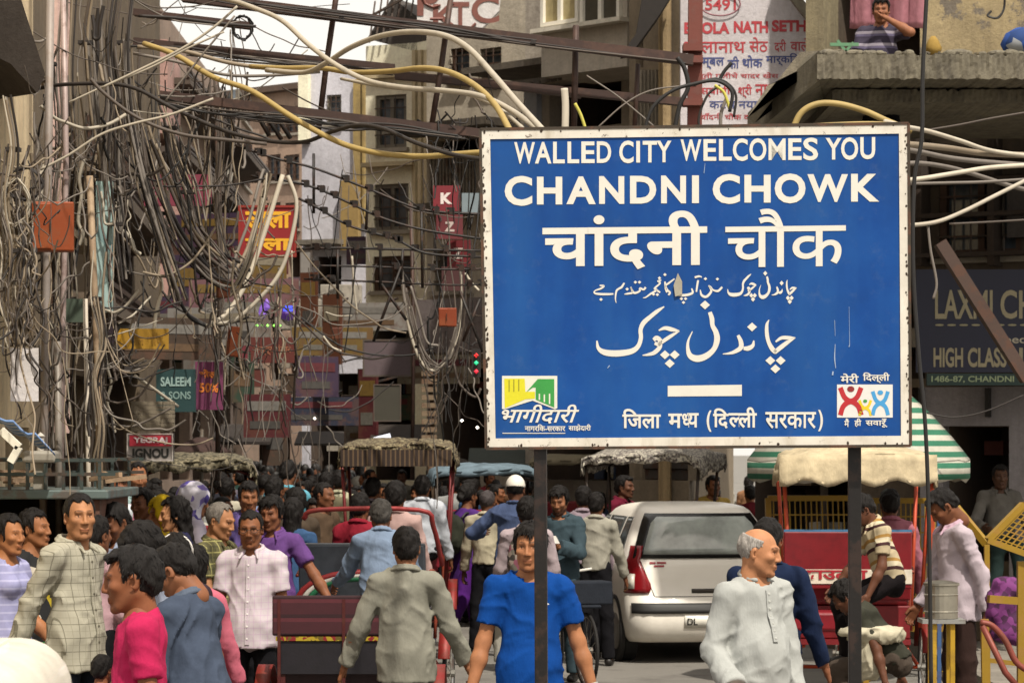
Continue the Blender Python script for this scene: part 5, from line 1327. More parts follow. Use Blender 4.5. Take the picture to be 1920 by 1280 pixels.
def carpaint(col, dust=(.30, .24, .17), amt=.6):
    key = ('carpaint', col, amt)
    if key in MC: return MC[key]
    m, t, b = base('dusty_car_paint'); v = coords(t); s = node(t, 'ShaderNodeSeparateXYZ'); t.links.new(v, s.inputs[0])
    low = ramp(t, s.outputs['Z'], [(.2, (1, 1, 1)), (.75, (.25,)*3)])     # road dust settles low on the body
    f = mixc(t, 1, low, ramp(t, noise(t, v, 5, 7, .7), [(.3, (.1,)*3), (.75, (1, 1, 1))]), 'MULTIPLY')
    f2 = node(t, 'ShaderNodeMath', operation='MULTIPLY'); t.links.new(f, f2.inputs[0]); f2.inputs[1].default_value = amt
    c = mixc(t, f2.outputs[0], srgb(col), dust); t.links.new(c, b.inputs['Base Color'])
    r = ramp(t, noise(t, v, 8, 4), [(.3, (.3,)*3), (.7, (.55,)*3)]); t.links.new(r, b.inputs['Roughness']); b.inputs['Coat Weight'].default_value = .25; MC[key] = m; return m

cw = car('parked_car', 'white dusty hatchback seen from behind, right of the man in blue tshirt', (PX(1330, 27.4), 27.4, 0), 10, carpaint('f2ece0', amt=.35), plate='DL')
vn = empty('parked_van', (PX(104, 7.25)-.535, 4.2, 0), R(3), 'cream van of which only the rounded roof corner shows at bottom left', 'van')
cp = carpaint('e4dccb', amt=.25)
m = MB(); m.box(-.75, .75, 0, 3.02, .35, 1.62); vb = m.build('body', cp, vn, local=True); bm_ = vb.modifiers.new('bevel', 'BEVEL'); bm_.width = .13; bm_.segments = 6; vb.data.polygons.foreach_set('use_smooth', [True]*6)
m = MB()
for i in range(9): m.box(-.6+i*.15-.012, -.6+i*.15+.012, .25, 2.75, 1.616, 1.628)
m.build('roof_rib', cp, vn, local=True, bevel=.005)
for s in (-1, 1):
    m = MB()
    for y0, y1 in ((.3, 1.1), (1.2, 2.0), (2.1, 2.8)): m.box(s*.752-.004, s*.752+.004, y0, y1, 1.0, 1.38)
    m.build('window', glassmat(), vn, local=True)
    for y in (.6, 2.5): m = MB(); m.cyl((s*.62, y, .29), (s*.76, y, .29), .29, 20); m.build('wheel', plain('161412', .85), vn, local=True)
m = MB(); m.box(-.6, .6, 3.018, 3.026, 1.0, 1.4); m.build('windscreen', glassmat(), vn, local=True)
cw.scale = (1, 1, 1.03)
# dust sheet half drawn over the flank of the white car
cr = empty('bicycle', (PX(1100, 24.6), 24.6, 0), R(16), 'black bicycle with white handlebar left of the white car', 'bicycle')
for y in (0, 1.02): wheel(cr, (0, y, .33), .33, w_=.03)
m = MB(); a_ = [(0, 0, .33), (0, .38, .30), (0, .25, .78), (0, 0, .33)]; m.tube(a_, .014); m.tube([(0, .25, .78), (0, .85, .80)], .014); m.tube([(0, .38, .30), (0, .86, .74)], .014); m.tube([(0, 1.02, .33), (0, .84, .92)], .012); m.build('frame', metalmat('15181c', .3), cr, smooth=True, local=True)
m = MB(); m.tube([(-.30, .80, 1.0), (-.05, .86, .96), (.05, .86, .96), (.30, .80, 1.0)], .013); m.build('handlebar', plain('d4d0c8', .3), cr, smooth=True, local=True)
m = MB(); m.box(-.09, .09, -.15, .22, .70, .73); m.box(-.2, .2, -.12, .18, .73, .93); m.build('carrier_load', clothmat('2c3038'), cr, local=True, bevel=.03)
s = SDF(.02); s.ell((0, .22, .86), (.08, .13, .04)); v, f = s.mesh(.02); mesh_from([(v, f, 0, None)], 'saddle', plain('1a1512'), cr)

patt = ragmat(['7f7660', '4e4838', '6c644e', '38321f', '8c8268'], 46)
brownp = ragmat(['8a7d5e', '4a3c28', '6a5a40', '9c9070', '382c20'], 60)
floral = ragmat(['b4aea0', '75706a', '8d857c', '5e5450', 'c6bfae'], 50)
tarp = clothmat('c8b898', .3)
# near cart seen from behind with burgundy seat back (only its back part shows)
r1 = rickshaw('cycle_rickshaw', 'burgundy cycle rickshaw pedalled by the man in light blue shirt', 660, 17.2, 0, body='2d1014', seat_red='431820', frame='5a1a16', width=.92, back_top=1.2)
m = MB(); m.box(-.44, .44, -.505, -.46, .985, 1.22); m.build('back_board', stripes([('3e141c', 3), ('542028', 1), ('2c0e14', 1)], 9, axis='Z'), r1, local=True, bevel=.01)
m = MB(); m.box(-.42, .42, -.50, -.47, .955, .98); m.build('yellow_trim', ragmat(['b39a20', '6a5a14', '8a1c20'], 40), r1, local=True)
m = MB(); m.box(-.39, .39, -.49, -.45, .76, .95); m.build('dark_back_panel', plain('17141a', .5, var=.4), r1, local=True)
m = MB()
for x in (-.40, -.02, .40): m.bar((x, -.50, .62), (x, -.50, 1.2), .018)
m.bar((-.42, -.48, .52), (.42, -.48, .52), .03); m.bar((-.38, -.48, .52), (-.38, -.45, .95), .03); m.build('back_post', metalmat('4a1412', .4), r1, local=True)
# hooded one in mid street
r2 = rickshaw('cycle_rickshaw', 'maroon cycle rickshaw with dark ribbed fringed hood in mid street', 748, 28.2, 0, hood_mat=brownp, hood_h=2.14, hood_rag=.03, frame='6a1a1c', seat_red='8a2030', width=.95)
m = MB(); m.grid([[(x, -.66, z) for x in [-.54+i*.054 for i in range(21)]] for z in (2.06, 1.90)], thick=(0, .02, 0)); m.build('ribbed_back_flap', stripes([('2e2018', 2), ('5e4a34', 1)], 22, axis='X'), r2, local=True)
r2b = rickshaw('cycle_rickshaw', 'cycle rickshaw with tricolour arch beside the light blue shirt', 690, 21.8, -4, body='30303a', seat_red='3a3f46', frame='7a1a18', width=1.12, arch=True)
m = MB()
m.tube(spline([(-.42, -.55, 1.55), (-.3, -.57, 1.62), (.45, -.57, 1.62), (.55, -.5, 1.5), (.6, -.3, 1.2)], 4), .02); m.build('red_rail', metalmat('8a2a2a', .3), r2b, smooth=True, local=True)
rickshaw('cycle_rickshaw', 'cycle rickshaw with cream patterned hood under the dark umbrella', 368, 26.5, 8, hood_mat=patt, hood_h=2.0, hood_rag=.05, frame='5a2018', width=.86)
rickshaw('cycle_rickshaw', 'cycle rickshaw with grey floral hood behind the white car', 1222, 29.5, -14, hood_mat=floral, hood_h=2.06, hood_rag=.03, frame='3a3028', width=1.05, hoodlen=1.2, hood_tilt=.03)
r5 = rickshaw('cycle_rickshaw', 'red cycle rickshaw with cream tarpaulin hood behind right sign post', 1598, 22.4, -3, hood_mat=tarp, hood_h=2.06, hood_rag=.03, frame='b0401e', body='741018', seat_red='7c121c', width=1.0, hoodlen=.75)
m = MB(); rs = random.Random(9); m.grid([[Vector((-.60+1.2*j/20, -.66-.03*math.sin(j*1.7+i)*i/5-.012*i, 2.03-.044*i*(1+.12*math.sin(j*1.1+1)))) for j in range(21)] for i in range(6)], thick=(0, .012, 0)); m.build('rear_flap', tarp, r5, smooth=True, local=True)
m = MB(); m.box(-.56, .42, -.545, -.50, 1.0, 1.44); m.build('back_board', plain('6e1018', .35, var=.3), r5, local=True, bevel=.01)
m = MB(); m.box(-.56, .42, -.552, -.548, 1.04, 1.15); m.build('lettered_strip', plain('cfc6b4', .5), r5, local=True)
q = MB(); fit_text(q, 'काउत्वा', lambda u, v: Vector((-.44+.52*u, -.558, 1.045+.10*v)), .03); q.build('lettering', plain('9a1826'), r5, local=True)
m = MB(); m.box(-.56, .0, -.9, -.55, .70, .84); m.build('foot_box', plain('7c1420', .4), r5, local=True, bevel=.02)
m = MB(); m.bar((.57, -.5, .1), (.57, -.5, 1.95), .05); m.build('side_post', metalmat('b8441c', .3), r5, local=True)
m = MB(); m.bar((.63, -.52, .1), (.63, -.52, 1.7), .03); m.build('blue_post', metalmat('3c5a86', .3), r5, local=True)
m = MB(); m.bar((-.56, -.53, 1.445), (.42, -.53, 1.445), .02); m.build('blue_trim', plain('3a6a90'), r5, local=True)
# more hoods inside the crowd
rickshaw('cycle_rickshaw', 'cycle rickshaw with pale blue flat hood behind the white cap man', 905, 33, 5, hood_mat=clothmat('71838e', .3), hood_h=1.86, frame='3a3028', width=1.05)
rickshaw('cycle_rickshaw', 'cycle rickshaw with faded beige hood behind the left sign post', 1068, 38, 0, hood_mat=clothmat('9a9078'), hood_h=1.95, frame='3a3028', width=.9)

# ---- umbrellas
def umbrella(name, label, px, py, d, r, h_, mat, n=10, z_tip=None, pole=True, tilt=(0, 0)):
    tip = P(px, py, d); root = empty(name, (tip.x, tip.y, 0), 0, label, 'umbrella')
    m = MB(); rows = []
    for i in range(7):
        t = i/6; rows.append([Vector((0, 0, tip.z))+Vector((math.cos(a)*r*t*(1-.04*(k % 2)), math.sin(a)*r*t*(1-.04*(k % 2)), -h_*t**1.6-.015*(k % 2)*t+tilt[0]*math.cos(a)*r*t)) for k, a in enumerate([2*math.pi*q/(2*n) for q in range(2*n+1)])])
    m.grid(rows, thick=(0, 0, -.012)); cn = m.build('canopy', mat, root, smooth=True, local=True)
    m = MB(); rows = [rows[-1], [p+Vector((0, 0, -.16-.03*(k % 2))) for k, p in enumerate(rows[-1])]]; m.grid(rows, thick=(0, 0.003, 0)); m.build('valance', mat, cn, smooth=True, local=True)
    m = MB(); m.cyl((0, 0, 0), (0, 0, tip.z+.08), .022, 8); m.build('pole', metalmat('8a8478', .4), root, local=True)
    for k in range(n):
        a = 2*math.pi*k/n; m = MB(); m.bar((0, 0, tip.z-.03), (math.cos(a)*r*.97, math.sin(a)*r*.97, tip.z-h_-.02+tilt[0]*math.cos(a)*r), .012); m.build('rib', metalmat('6a655c'), root, local=True)
    return root
gs = stripes([('2a6a50', 1), ('b4b0a2', 1)], 10.5, axis='Z', name='striped_canvas')
umbrella('market_umbrella', 'large green and white striped umbrella behind the sign', 1610, 690, 25.0, .98, .80, gs)
umbrella('black_umbrella', 'faded dark brown umbrella above the patterned rickshaw hood', 378, 818, 31, .32, .16, clothmat('4a3a36', .2), n=8)
umbrella('grey_umbrella', 'small grey umbrella tip in the crowd right of mid street hood', 860, 858, 40, .30, .14, clothmat('5c5650'), n=8)

# ---- kiosk on the left with railed roof
d = 18.2; kc = empty('roadside_kiosk', (PX(60, d), d, 0), 0, 'dark green roadside kiosk with railed roof at the left edge', 'kiosk')
steel = metalmat('34423f', .5, rc=(.08, .06, .045))
x0, x1 = PX(-120, d), PX(185, d); z = PZ(918, d)
m = MB(); m.box(x0, x1+.06, d, d+1.5, z-.06, z); m.build('roof', metalmat('5c6a68', .5), kc, bevel=.01)
m = MB(); m.box(x1-.14, x1, d+.05, d+1.4, .0, z-.063); m.build('side_panel', wallmat('6a4636', .5), kc)
m = MB(); m.box(x0, x1-.143, d+1.3, d+1.4, 0, z-.063); m.build('back_panel', plain('221a15', .9), kc)
m = MB(); m.box(x0, x1-.143, d+.1, d+.7, 0, .85); m.build('counter', plain('3a2f26', .8), kc)
for yy in (d+.04, d+1.45):
    m = MB()
    for zz in (z+.10, z+.19): m.bar((x0, yy, zz), (x1+.1, yy, zz), .022)
    for i in range(10): x = x0+(x1-x0)*i/9; m.bar((x, yy+.001, z), (x, yy+.001, z+.2), .02)
    m.build('roof_railing', metalmat('38423f', .5), kc)
m = MB(); rs = random.Random(8)
for i in range(16):
    a = Vector((rs.uniform(x0, x1), d+rs.uniform(.2, 1.2), z+rs.uniform(.03, .12))); m.bar(a, a+Vector((rs.uniform(-.3, .3), rs.uniform(-.3, .3), rs.uniform(-.02, .05))), .03)
tag(m.build('scrap_timber', wallmat('a08468', .5)), 'loose sticks and scraps lying on the kiosk roof', 'scrap', kind='stuff')
m = MB(); pts = [[P(-30+110*j/8, 762+62*j/8+26*i/3, 17.6)+Vector((0, .5*i/3, .02*math.sin(j*2))) for j in range(9)] for i in range(4)]; m.grid(pts, thick=(0, 0, -.015)); tag(m.build('blue_awning', stripes([('6f8fc0', 2), ('c9ccd2', 1)], 9, axis='Y'), smooth=True), 'pale blue sloping awning above the kiosk at the left edge', 'awning')
m = MB(); m.bar(P(2, 806, 17.4), P(36, 838, 17.4), .045); m.bar(P(36, 838, 17.4), P(20, 866, 17.4), .045); tag(m.build('bent_white_strip', plain('d8d4c4', .5)), 'bent white plastic strip hanging above the kiosk roof', 'strip')
# small white lamp post object on kiosk roof
kl = empty('weighing_scale', P(76, 862, 18.3), 0, 'small grey weighing scale standing on the kiosk roof', 'scale')
kl.location.z = z
m = MB(); m.box(-.04, .04, -.04, .04, 0, .17); m.build('column', plain('8a857a'), kl, local=True)
m = MB(); m.box(-.11, .11, -.08, .08, .172, .25); m.build('scale_body', plain('8e897e'), kl, local=True, bevel=.02)
m = MB(); m.cyl((0, 0, .252), (0, 0, .33), .022, 8); m.lathe([(0, .33), (.03, .345), (0, .37)], (0, 0, 0), 8); m.build('knob', plain('b0aaa0'), kl, local=True)

# ---- police barricades (yellow frames with mesh)
def barricade(label, px, d, yaw, w_=1.6, h_=1.05, zoff=0, mesh=True, slope=0, col='94741a'):
    root = empty('barricade', (PX(px, d), d, 0), R(yaw), label, 'barricade', 'yellow street barricades')
    y = metalmat(col, .35, .5, rc=(.25, .10, .03))
    m = MB()
    for s in (-1, 1): m.bar((s*w_/2, 0, .05), (s*w_/2, slope, h_+.05), .05); 
    for z_ in (.45, h_+.05): m.bar((-w_/2, slope*(z_-.05)/h_, z_), (w_/2, slope*(z_-.05)/h_, z_), .05)
    m.build('frame', y, root, local=True)
    if mesh:
        m = MB(); n = 16
        for i in range(1, n): x = -w_/2+w_*i/n; m.bar((x, slope*.4/h_, .47), (x, slope, h_+.03), .012)
        for i in range(1, 8): z_ = .45+(h_-.4)*i/8; m.bar((-w_/2, slope*(z_-.05)/h_, z_), (w_/2, slope*(z_-.05)/h_, z_), .012)
        m.build('mesh_panel', y, root, local=True)
    m = MB()
    for s in (-1, 1): m.bar((s*w_/2, -.3, .03), (s*w_/2, .3, .03), .05)
    m.build('foot', y, root, local=True)
    return root
barricade('yellow mesh barricade seen through the red rickshaw, left of the post', 1530, 25.2, 4, w_=.78, h_=1.58, slope=.25)
barricade('yellow mesh barricade seen through the red rickshaw, right of the post', 1700, 25.6, -6, w_=.70, h_=1.55, slope=.25)
# tilted barricade leaning at right edge (frame corner at 1918,930)
bq = empty('barricade', P(1890, 1010, 19), 0, 'tilted yellow mesh barricade leaning at the right edge', 'barricade', 'yellow street barricades')
Y = metalmat('94741c', .35, .5, rc=(.3, .14, .05)); A, B, C_, D_ = P(1918, 945, 19), P(1852, 1012, 18.9), P(1990, 1062, 18.9), P(2050, 985, 19)
m = MB()
for a, b in ((A, B), (B, C_), (C_, D_), (D_, A)): m.bar(a, b, .04)
m.build('frame', Y, bq)
m = MB()
for i in range(1, 9): m.bar(A.lerp(B, i/9), D_.lerp(C_, i/9), .008)
for i in range(1, 14): m.bar(A.lerp(D_, i/14), B.lerp(C_, i/14), .008)
m.build('mesh_panel', Y, bq)
m = MB(); m.bar(P(1916, 1052, 18.95), Vector((PX(1916, 18.95), 18.95, 0)), .06); m.bar(P(1853, 1122, 18.9), P(1912, 1126, 18.95), .05); m.bar(P(1846, 1160, 18.9), Vector((PX(1850, 18.9), 18.9, 0)), .05); m.bar(P(1846, 1236, 18.9), P(1912, 1244, 18.9), .03); m.build('leg', Y, bq)
m = MB(); m.bar(P(1780, 935, 22.2), P(1850, 1020, 22), .05); m.bar(P(1850, 1020, 22), Vector((PX(1852, 22), 22, 0)), .04)
tag(m.build('slanting_barrier', Y), 'yellow slanting frame rising behind the man in pale shirt', 'frame')
m = MB(); m.tube(spline([P(1838, 1166, 18.2), P(1860, 1172, 18.2), P(1885, 1200, 18.2), P(1905, 1240, 18.2), P(1935, 1262, 18.2)], 4), .022); m.tube([P(1842, 1172, 18.2), P(1885, 1260, 18.2), P(1920, 1300, 18.2)], .022); tag(m.build('red_pipe_frame', metalmat('7c3a2e', .4), smooth=True), 'bent red pipe frame at the bottom right corner', 'frame')
m = MB(); s = SDF(.05); 
for i, (x, y) in enumerate(((1880, 1100), (1900, 1105), (1872, 1125), (1890, 1135), (1868, 1150), (1895, 1165), (1880, 1185), (1905, 1190))): s.ell(P(x, y, 19.8), (.08, .08, .07))
s.post = fold_fn(.012, 3); v, f = s.mesh(.018); tag(mesh_from([(v, f, 0, None)], 'magenta_bundle', blotchmat(['5a1c58', '70286c', '441440', '7c3478'], 26)), 'bright magenta cloth bundle behind the yellow barricade', 'bundle')
# ---- steel drum on stand
dr = empty('steel_drum', (PX(1765, 18.6), 18.6, 0), 0, 'steel water drum on a yellow legged stand beside the pale shirt man', 'drum')
zt, zb2 = PZ(1092, 18.6), PZ(1158, 18.6); steelm = plain('a8a294', .28, .85, var=.15)
m = MB(); m.lathe([(0, zb2), (.108, zb2), (.108, zt-.02), (.118, zt-.015), (.118, zt), (.05, zt+.015), (0, zt+.02)], (0, 0, 0), 24); m.build('drum', steelm, dr, smooth=False, local=True)
m = MB(); m.lathe([(.109, zb2+.04), (.114, zb2+.045), (.109, zb2+.05)], (0, 0, 0), 24); m.lathe([(.109, zt-.08), (.114, zt-.075), (.109, zt-.07)], (0, 0, 0), 24); m.build('hoop', steelm, dr, local=True)
m = MB(); m.box(-.14, .14, -.12, .12, zb2-.03, zb2-.003); m.build('stand_top', metalmat('8a8a86', .3), dr, local=True)
m = MB()
for sx in (-1, 1):
    for sy in (-1, 1): m.bar((sx*.06, sy*.08, 0), (sx*.06, sy*.08, zb2-.03), .03)
m.build('leg', metalmat('b08c20', .3), dr, local=True)
# ================================================================== steelwork and wires
brn = metalmat('3c2a24', .5, .6, rc=(.09, .045, .03), scale=6)
GD = 20.0
def angle_beam(name, label, a, b, size, d=GD, mat=brn):
    A, B = P(*a, d), P(*b, d); m = MB(); s = size*d/F
    m.bar(A, B, .014, s, up=(0, 0, 1)); m.bar(A+Vector((0, .05, -s/2+.007)), B+Vector((0, .05, -s/2+.007)), .10, .012, up=(0, 0, 1))
    m.bar(A+Vector((0, .05, s/2-.007)), B+Vector((0, .05, s/2-.007)), .10, .012, up=(0, 0, 1))
    return m, tag(m.build(name, mat), label, 'beam')
angle_beam('steel_beam', 'uppermost long dark steel beam sloping down to the red post', (340, -8), (1300, 112), 19)
angle_beam('steel_beam', 'middle dark steel beam crossing behind the thick cables', (250, 78), (740, 128), 15, GD+.3)
angle_beam('steel_beam', 'short dark beam section right of the middle behind the sign top', (740, 140), (1300, 192), 14, GD+.3)
angle_beam('steel_beam', 'lowest dark steel beam ending at the left edge of the sign', (300, 178), (905, 250), 16, GD-.3)
angle_beam('steel_beam', 'thin dark upper beam at top left over the sky gap', (250, 22), (470, 48), 12, GD+.6)
angle_beam('steel_beam', 'thick beam stub below the bay window', (960, 160), (1090, 176), 14, GD+.6)
def pole(name, label, pts, w_, d, mat, n=8, cat='pole'):
    m = MB(); m.tube([P(x, y, d) for x, y in pts], w_*d/F/2, n); return tag(m.build(name, mat, smooth=True), label, cat)
pole('steel_upright', 'dark upright bar crossing the sky gap', [(632, -20), (628, 10), (612, 120), (597, 245)], 11, GD+.15, brn)
pole('steel_upright', 'dark upright bar in front of the hoarding letters', [(846, -10), (828, 120), (808, 245)], 11, GD+.15, brn)
pole('steel_upright', 'dark upright bar under the bay window', [(1080, 48), (1076, 240)], 12, GD+.15, brn)
pole('steel_upright', 'thin dark upright bar at the far edge of the bay house', [(1196, 120), (1190, 240)], 9, GD+.15, brn)
m = MB(); m.bar(P(1302, -30, 20.4), Vector((PX(1296, 20.4), 20.4, 2.3)), .085, .085); m.bar(P(1302, -30, 20.4)+Vector((.05, .03, 0)), Vector((PX(1296, 20.4)+.05, 20.43, 2.3)), .02, .12)
for y in (90, 112, 192): p = P(1299, y, 20.3); m.box(p.x-.07, p.x+.07, p.y-.04, p.y+.1, p.z-.025, p.z+.025)
tag(m.build('red_oxide_post', metalmat('6e3b32', .4, .7, rc=(.12, .06, .05))), 'red brown square steel post in front of the white shop hoarding', 'post')
grp = metalmat('8f857e', .4, .6, rc=(.2, .14, .1)); tanp = metalmat('a08a70', .5, .7, rc=(.2, .13, .08))
for nm, lb, pts, w_, d, mt in (
    ('utility_pole', 'broad grey steel pole running up beside the orange box', [(95, -30), (90, 340), (84, 700), (80, 1100)], 15, 19, grp),
    ('utility_pole', 'pinkish grey pole just right of the broad grey one', [(118, -30), (124, 300), (118, 600), (112, 1080)], 11, 19.4, metalmat('a3918c', .4)),
    ('utility_pole', 'tan pole with brown stains at the centre of the tangle', [(168, 330), (176, 520), (184, 700), (190, 1080)], 13, 18.8, tanp),
    ('utility_pole', 'slim pale pole behind the tan pole', [(160, 560), (166, 900), (168, 1080)], 9, 19.6, plain('b3a898', .6)),
    ('utility_pole', 'short thick grey pole under the tangle', [(108, 640), (112, 1080)], 14, 19.2, metalmat('7d756c', .4)),
    ('utility_pole', 'dark leaning pole left of the pink hanging sign', [(405, 150), (412, 420), (408, 900)], 10, 30, metalmat('4b3f38', .5)),
    ('utility_pole', 'old brown plated pole near the sign left edge', [(810, 690), (808, 900), (806, 1000)], 15, 34, metalmat('6b5a48', .6)),
    ('utility_pole', 'thin brown pole left of the red flag signs', [(770, 380), (776, 620), (772, 900)], 7, 36, brn)):
    pole(nm, lb, pts, w_, d, mt)
m = MB()
for i in range(9): p = P(805, 700+i*15, 33.9); m.box(p.x-.09, p.x+.09, p.y-.06, p.y+.04, p.z-.03, p.z+.03)
tag(m.build('clamp_plates', metalmat('7d6a54', .6)), 'stacked clamp plates on the old brown pole', 'clamp')

# ---- traced cables
pal = dict(tan='837562', pale='a39a8a', yel='9c8650', grey='6e665e', dark='241d19', blk='14110f', brown='4a4038', white='b8ae9c', yg='b8b04a', blue='3c5a8a')
CM = {k: plain(v, .65, var=.2, scale=9, bmp=.1) for k, v in pal.items()}
def cable(label, pts, w_, col, d0, d1=None, n=7, rj=0):
    d1 = d0 if d1 is None else d1; N = len(pts)
    p3 = [P(x, y, d0+(d1-d0)*i/(N-1)) for i, (x, y) in enumerate(pts)]
    m = MB(); m.tube(spline(p3, 7), w_*((d0+d1)/2)/F/2, n); return tag(m.build('cable', CM[col], smooth=True), label, 'cable')
cable('thick grey cable dropping from the top left across the sky gap to the sign', [(330, -12), (420, -2), (480, 17), (530, 40), (580, 85), (630, 122), (690, 152), (760, 165), (830, 170), (900, 180), (960, 208), (1012, 246)], 10, 'pale', 18.6, 15)
cable('thick yellow tan cable sagging to the left edge of the sign', [(270, 82), (330, 104), (400, 145), (470, 170), (540, 215), (600, 250), (660, 276), (730, 290), (800, 293), (870, 288), (960, 282)], 11, 'yel', 19, 17)
cable('grey tan cable arching highest over the cream house', [(500, 132), (570, 136), (612, 118), (660, 88), (720, 66), (780, 60), (836, 68), (880, 92), (925, 140), (970, 192), (1018, 244)], 11, 'pale', 18.6, 14)
cable('yellowish cable under the arching one', [(470, 125), (530, 128), (600, 128), (660, 136), (730, 134), (790, 128), (840, 135), (890, 160), (928, 196), (958, 248)], 11, 'yel', 18.9, 15)
cable('twin cable below the yellowish one ending at the sign top', [(640, 148), (720, 163), (800, 170), (870, 176), (930, 200), (980, 240)], 7, 'pale', 18.4, 15)
cable('black cable humping in the middle left of the sign', [(60, 168), (130, 158), (240, 162), (330, 206), (420, 245), (500, 264), (570, 266), (620, 248), (670, 235), (720, 242), (780, 268), (850, 290), (930, 302)], 8, 'dark', 19.3, 17)
cable('long dark cable falling from the pole cluster toward the sky gap', [(170, 148), (192, 172), (240, 210), (290, 236), (350, 254), (420, 262), (500, 270)], 7, 'brown', 18.2)
cable('pale rope rising from the orange box to the left sky gap', [(76, 318), (130, 290), (190, 252), (250, 232), (320, 215), (400, 185)], 5, 'pale', 18)
cable('taut pale wire slanting up across the pole cluster', [(190, 165), (260, 132), (340, 92), (400, 52), (445, 12)], 5, 'pale', 18.3)
cable('second taut pale wire under the slanting one', [(130, 192), (200, 160), (280, 128), (350, 92), (420, 60)], 4, 'pale', 18.4)
cable('thin grey wire from the sky gap to the pole cluster', [(310, 190), (350, 140), (390, 90), (440, 30)], 4, 'grey', 18.6)
cable('dark cable crossing the sky gap from top left', [(260, 30), (330, 34), (410, 44), (480, 50)], 6, 'dark', 19)
cable('tan cable beside the gantry at upper left', [(258, 88), (340, 95), (430, 118), (520, 130), (600, 132)], 8, 'tan', 19.2)
cable('grey cable behind the tan one at upper left', [(250, 100), (340, 118), (420, 140), (500, 142), (600, 135)], 6, 'grey', 19.5)
cable('topmost pale cable at the right edge of the sign', [(1660, 228), (1700, 238), (1740, 246), (1800, 264), (1860, 283), (1960, 296)], 9, 'white', 15, 17)
cable('orange tan cable second from top at the right edge', [(1660, 268), (1720, 272), (1780, 278), (1850, 288), (1960, 292)], 12, 'tan', 15.5, 17)
cable('grey cable third from top at the right edge', [(1660, 275), (1720, 284), (1780, 296), (1850, 304), (1960, 312)], 10, 'grey', 16, 17.5)
cable('brown cable curving under the grey one at the right edge', [(1660, 312), (1720, 306), (1780, 314), (1830, 328), (1900, 350), (1960, 362)], 9, 'grey', 16.5, 18)
cable('pale cable rising to the right edge below the bundle', [(1660, 340), (1720, 336), (1790, 325), (1860, 314), (1960, 308)], 9, 'white', 15, 16)
cable('straight grey cable at the right edge', [(1690, 345), (1780, 343), (1850, 341), (1960, 334)], 6, 'grey', 16)
cable('lowest tan cable curving up to the right edge', [(1660, 421), (1710, 422), (1760, 415), (1810, 395), (1860, 370), (1900, 350), (1960, 320)], 8, 'pale', 14.8, 15.5)
cable('yellow brown cable arching over the right top of the sign', [(1480, 262), (1500, 215), (1530, 196), (1570, 195), (1620, 208), (1665, 228), (1710, 246)], 12, 'yel', 16)
cable('thin yellow cable above the right top corner of the sign', [(1490, 236), (1560, 232), (1640, 230), (1700, 236)], 5, 'yel', 15)
cable('grey line slanting over the dark recess', [(1740, 244), (1800, 234), (1860, 222), (1960, 205)], 4, 'brown', 18)
cable('dull red wire across the dark recess', [(1780, 420), (1860, 416), (1960, 410)], 4, 'brown', 22)
cable('wire loop below the recess beam', [(1740, 424), (1745, 470), (1756, 530), (1750, 560)], 5, 'grey', 15)
cable('slack wire across the shop front band', [(1738, 774), (1790, 782), (1850, 770), (1920, 740)], 3, 'dark', 24)
cable('long black drop wire hanging right of the sign', [(1738, -20), (1730, 140), (1728, 260), (1714, 340), (1712, 500), (1722, 660), (1735, 800), (1742, 1000), (1746, 1300)], 8, 'blk', 14.6)
cable('pale cut cable stub standing behind the sign top', [(1058, 166), (1060, 200), (1059, 260)], 14, 'white', 13)
cable('thin yellow green wire behind the sign top', [(1078, 194), (1090, 218), (1104, 262)], 6, 'yg', 13.2)
cable('large black wire arc by the red brown post', [(1204, 262), (1222, 205), (1258, 172), (1300, 158), (1344, 152), (1372, 172), (1368, 210)], 7, 'blk', 18)
cable('second black wire arc by the red brown post', [(1262, 260), (1274, 200), (1290, 165), (1284, 130), (1270, 108)], 9, 'blk', 18.2)
cable('black wire with blue tail on the white hoarding', [(1300, 160), (1340, 148), (1366, 158), (1380, 180), (1376, 220)], 5, 'blk', 18.3)
cable('green yellow wire end on the white hoarding', [(1340, 160), (1356, 172), (1364, 190), (1368, 204)], 6, 'yg', 18.1)
cable('frayed black wire end pointing up right', [(1348, 152), (1358, 134), (1372, 118)], 7, 'blk', 18.4)
cable('black wire dropping behind the sign beside the post', [(1320, 262), (1310, 225), (1326, 180), (1350, 160)], 5, 'dark', 18.4)
cable('grey wire stub on the white hoarding', [(1352, 262), (1352, 215), (1362, 185)], 7, 'grey', 18.4)
cable('thin light wire crossing below the bay window', [(1100, 142), (1160, 182), (1230, 240)], 3, 'grey', 19)
cable('thin light wire crossing the other way below the bay window', [(1120, 240), (1170, 196), (1220, 170), (1290, 160)], 3, 'grey', 19)
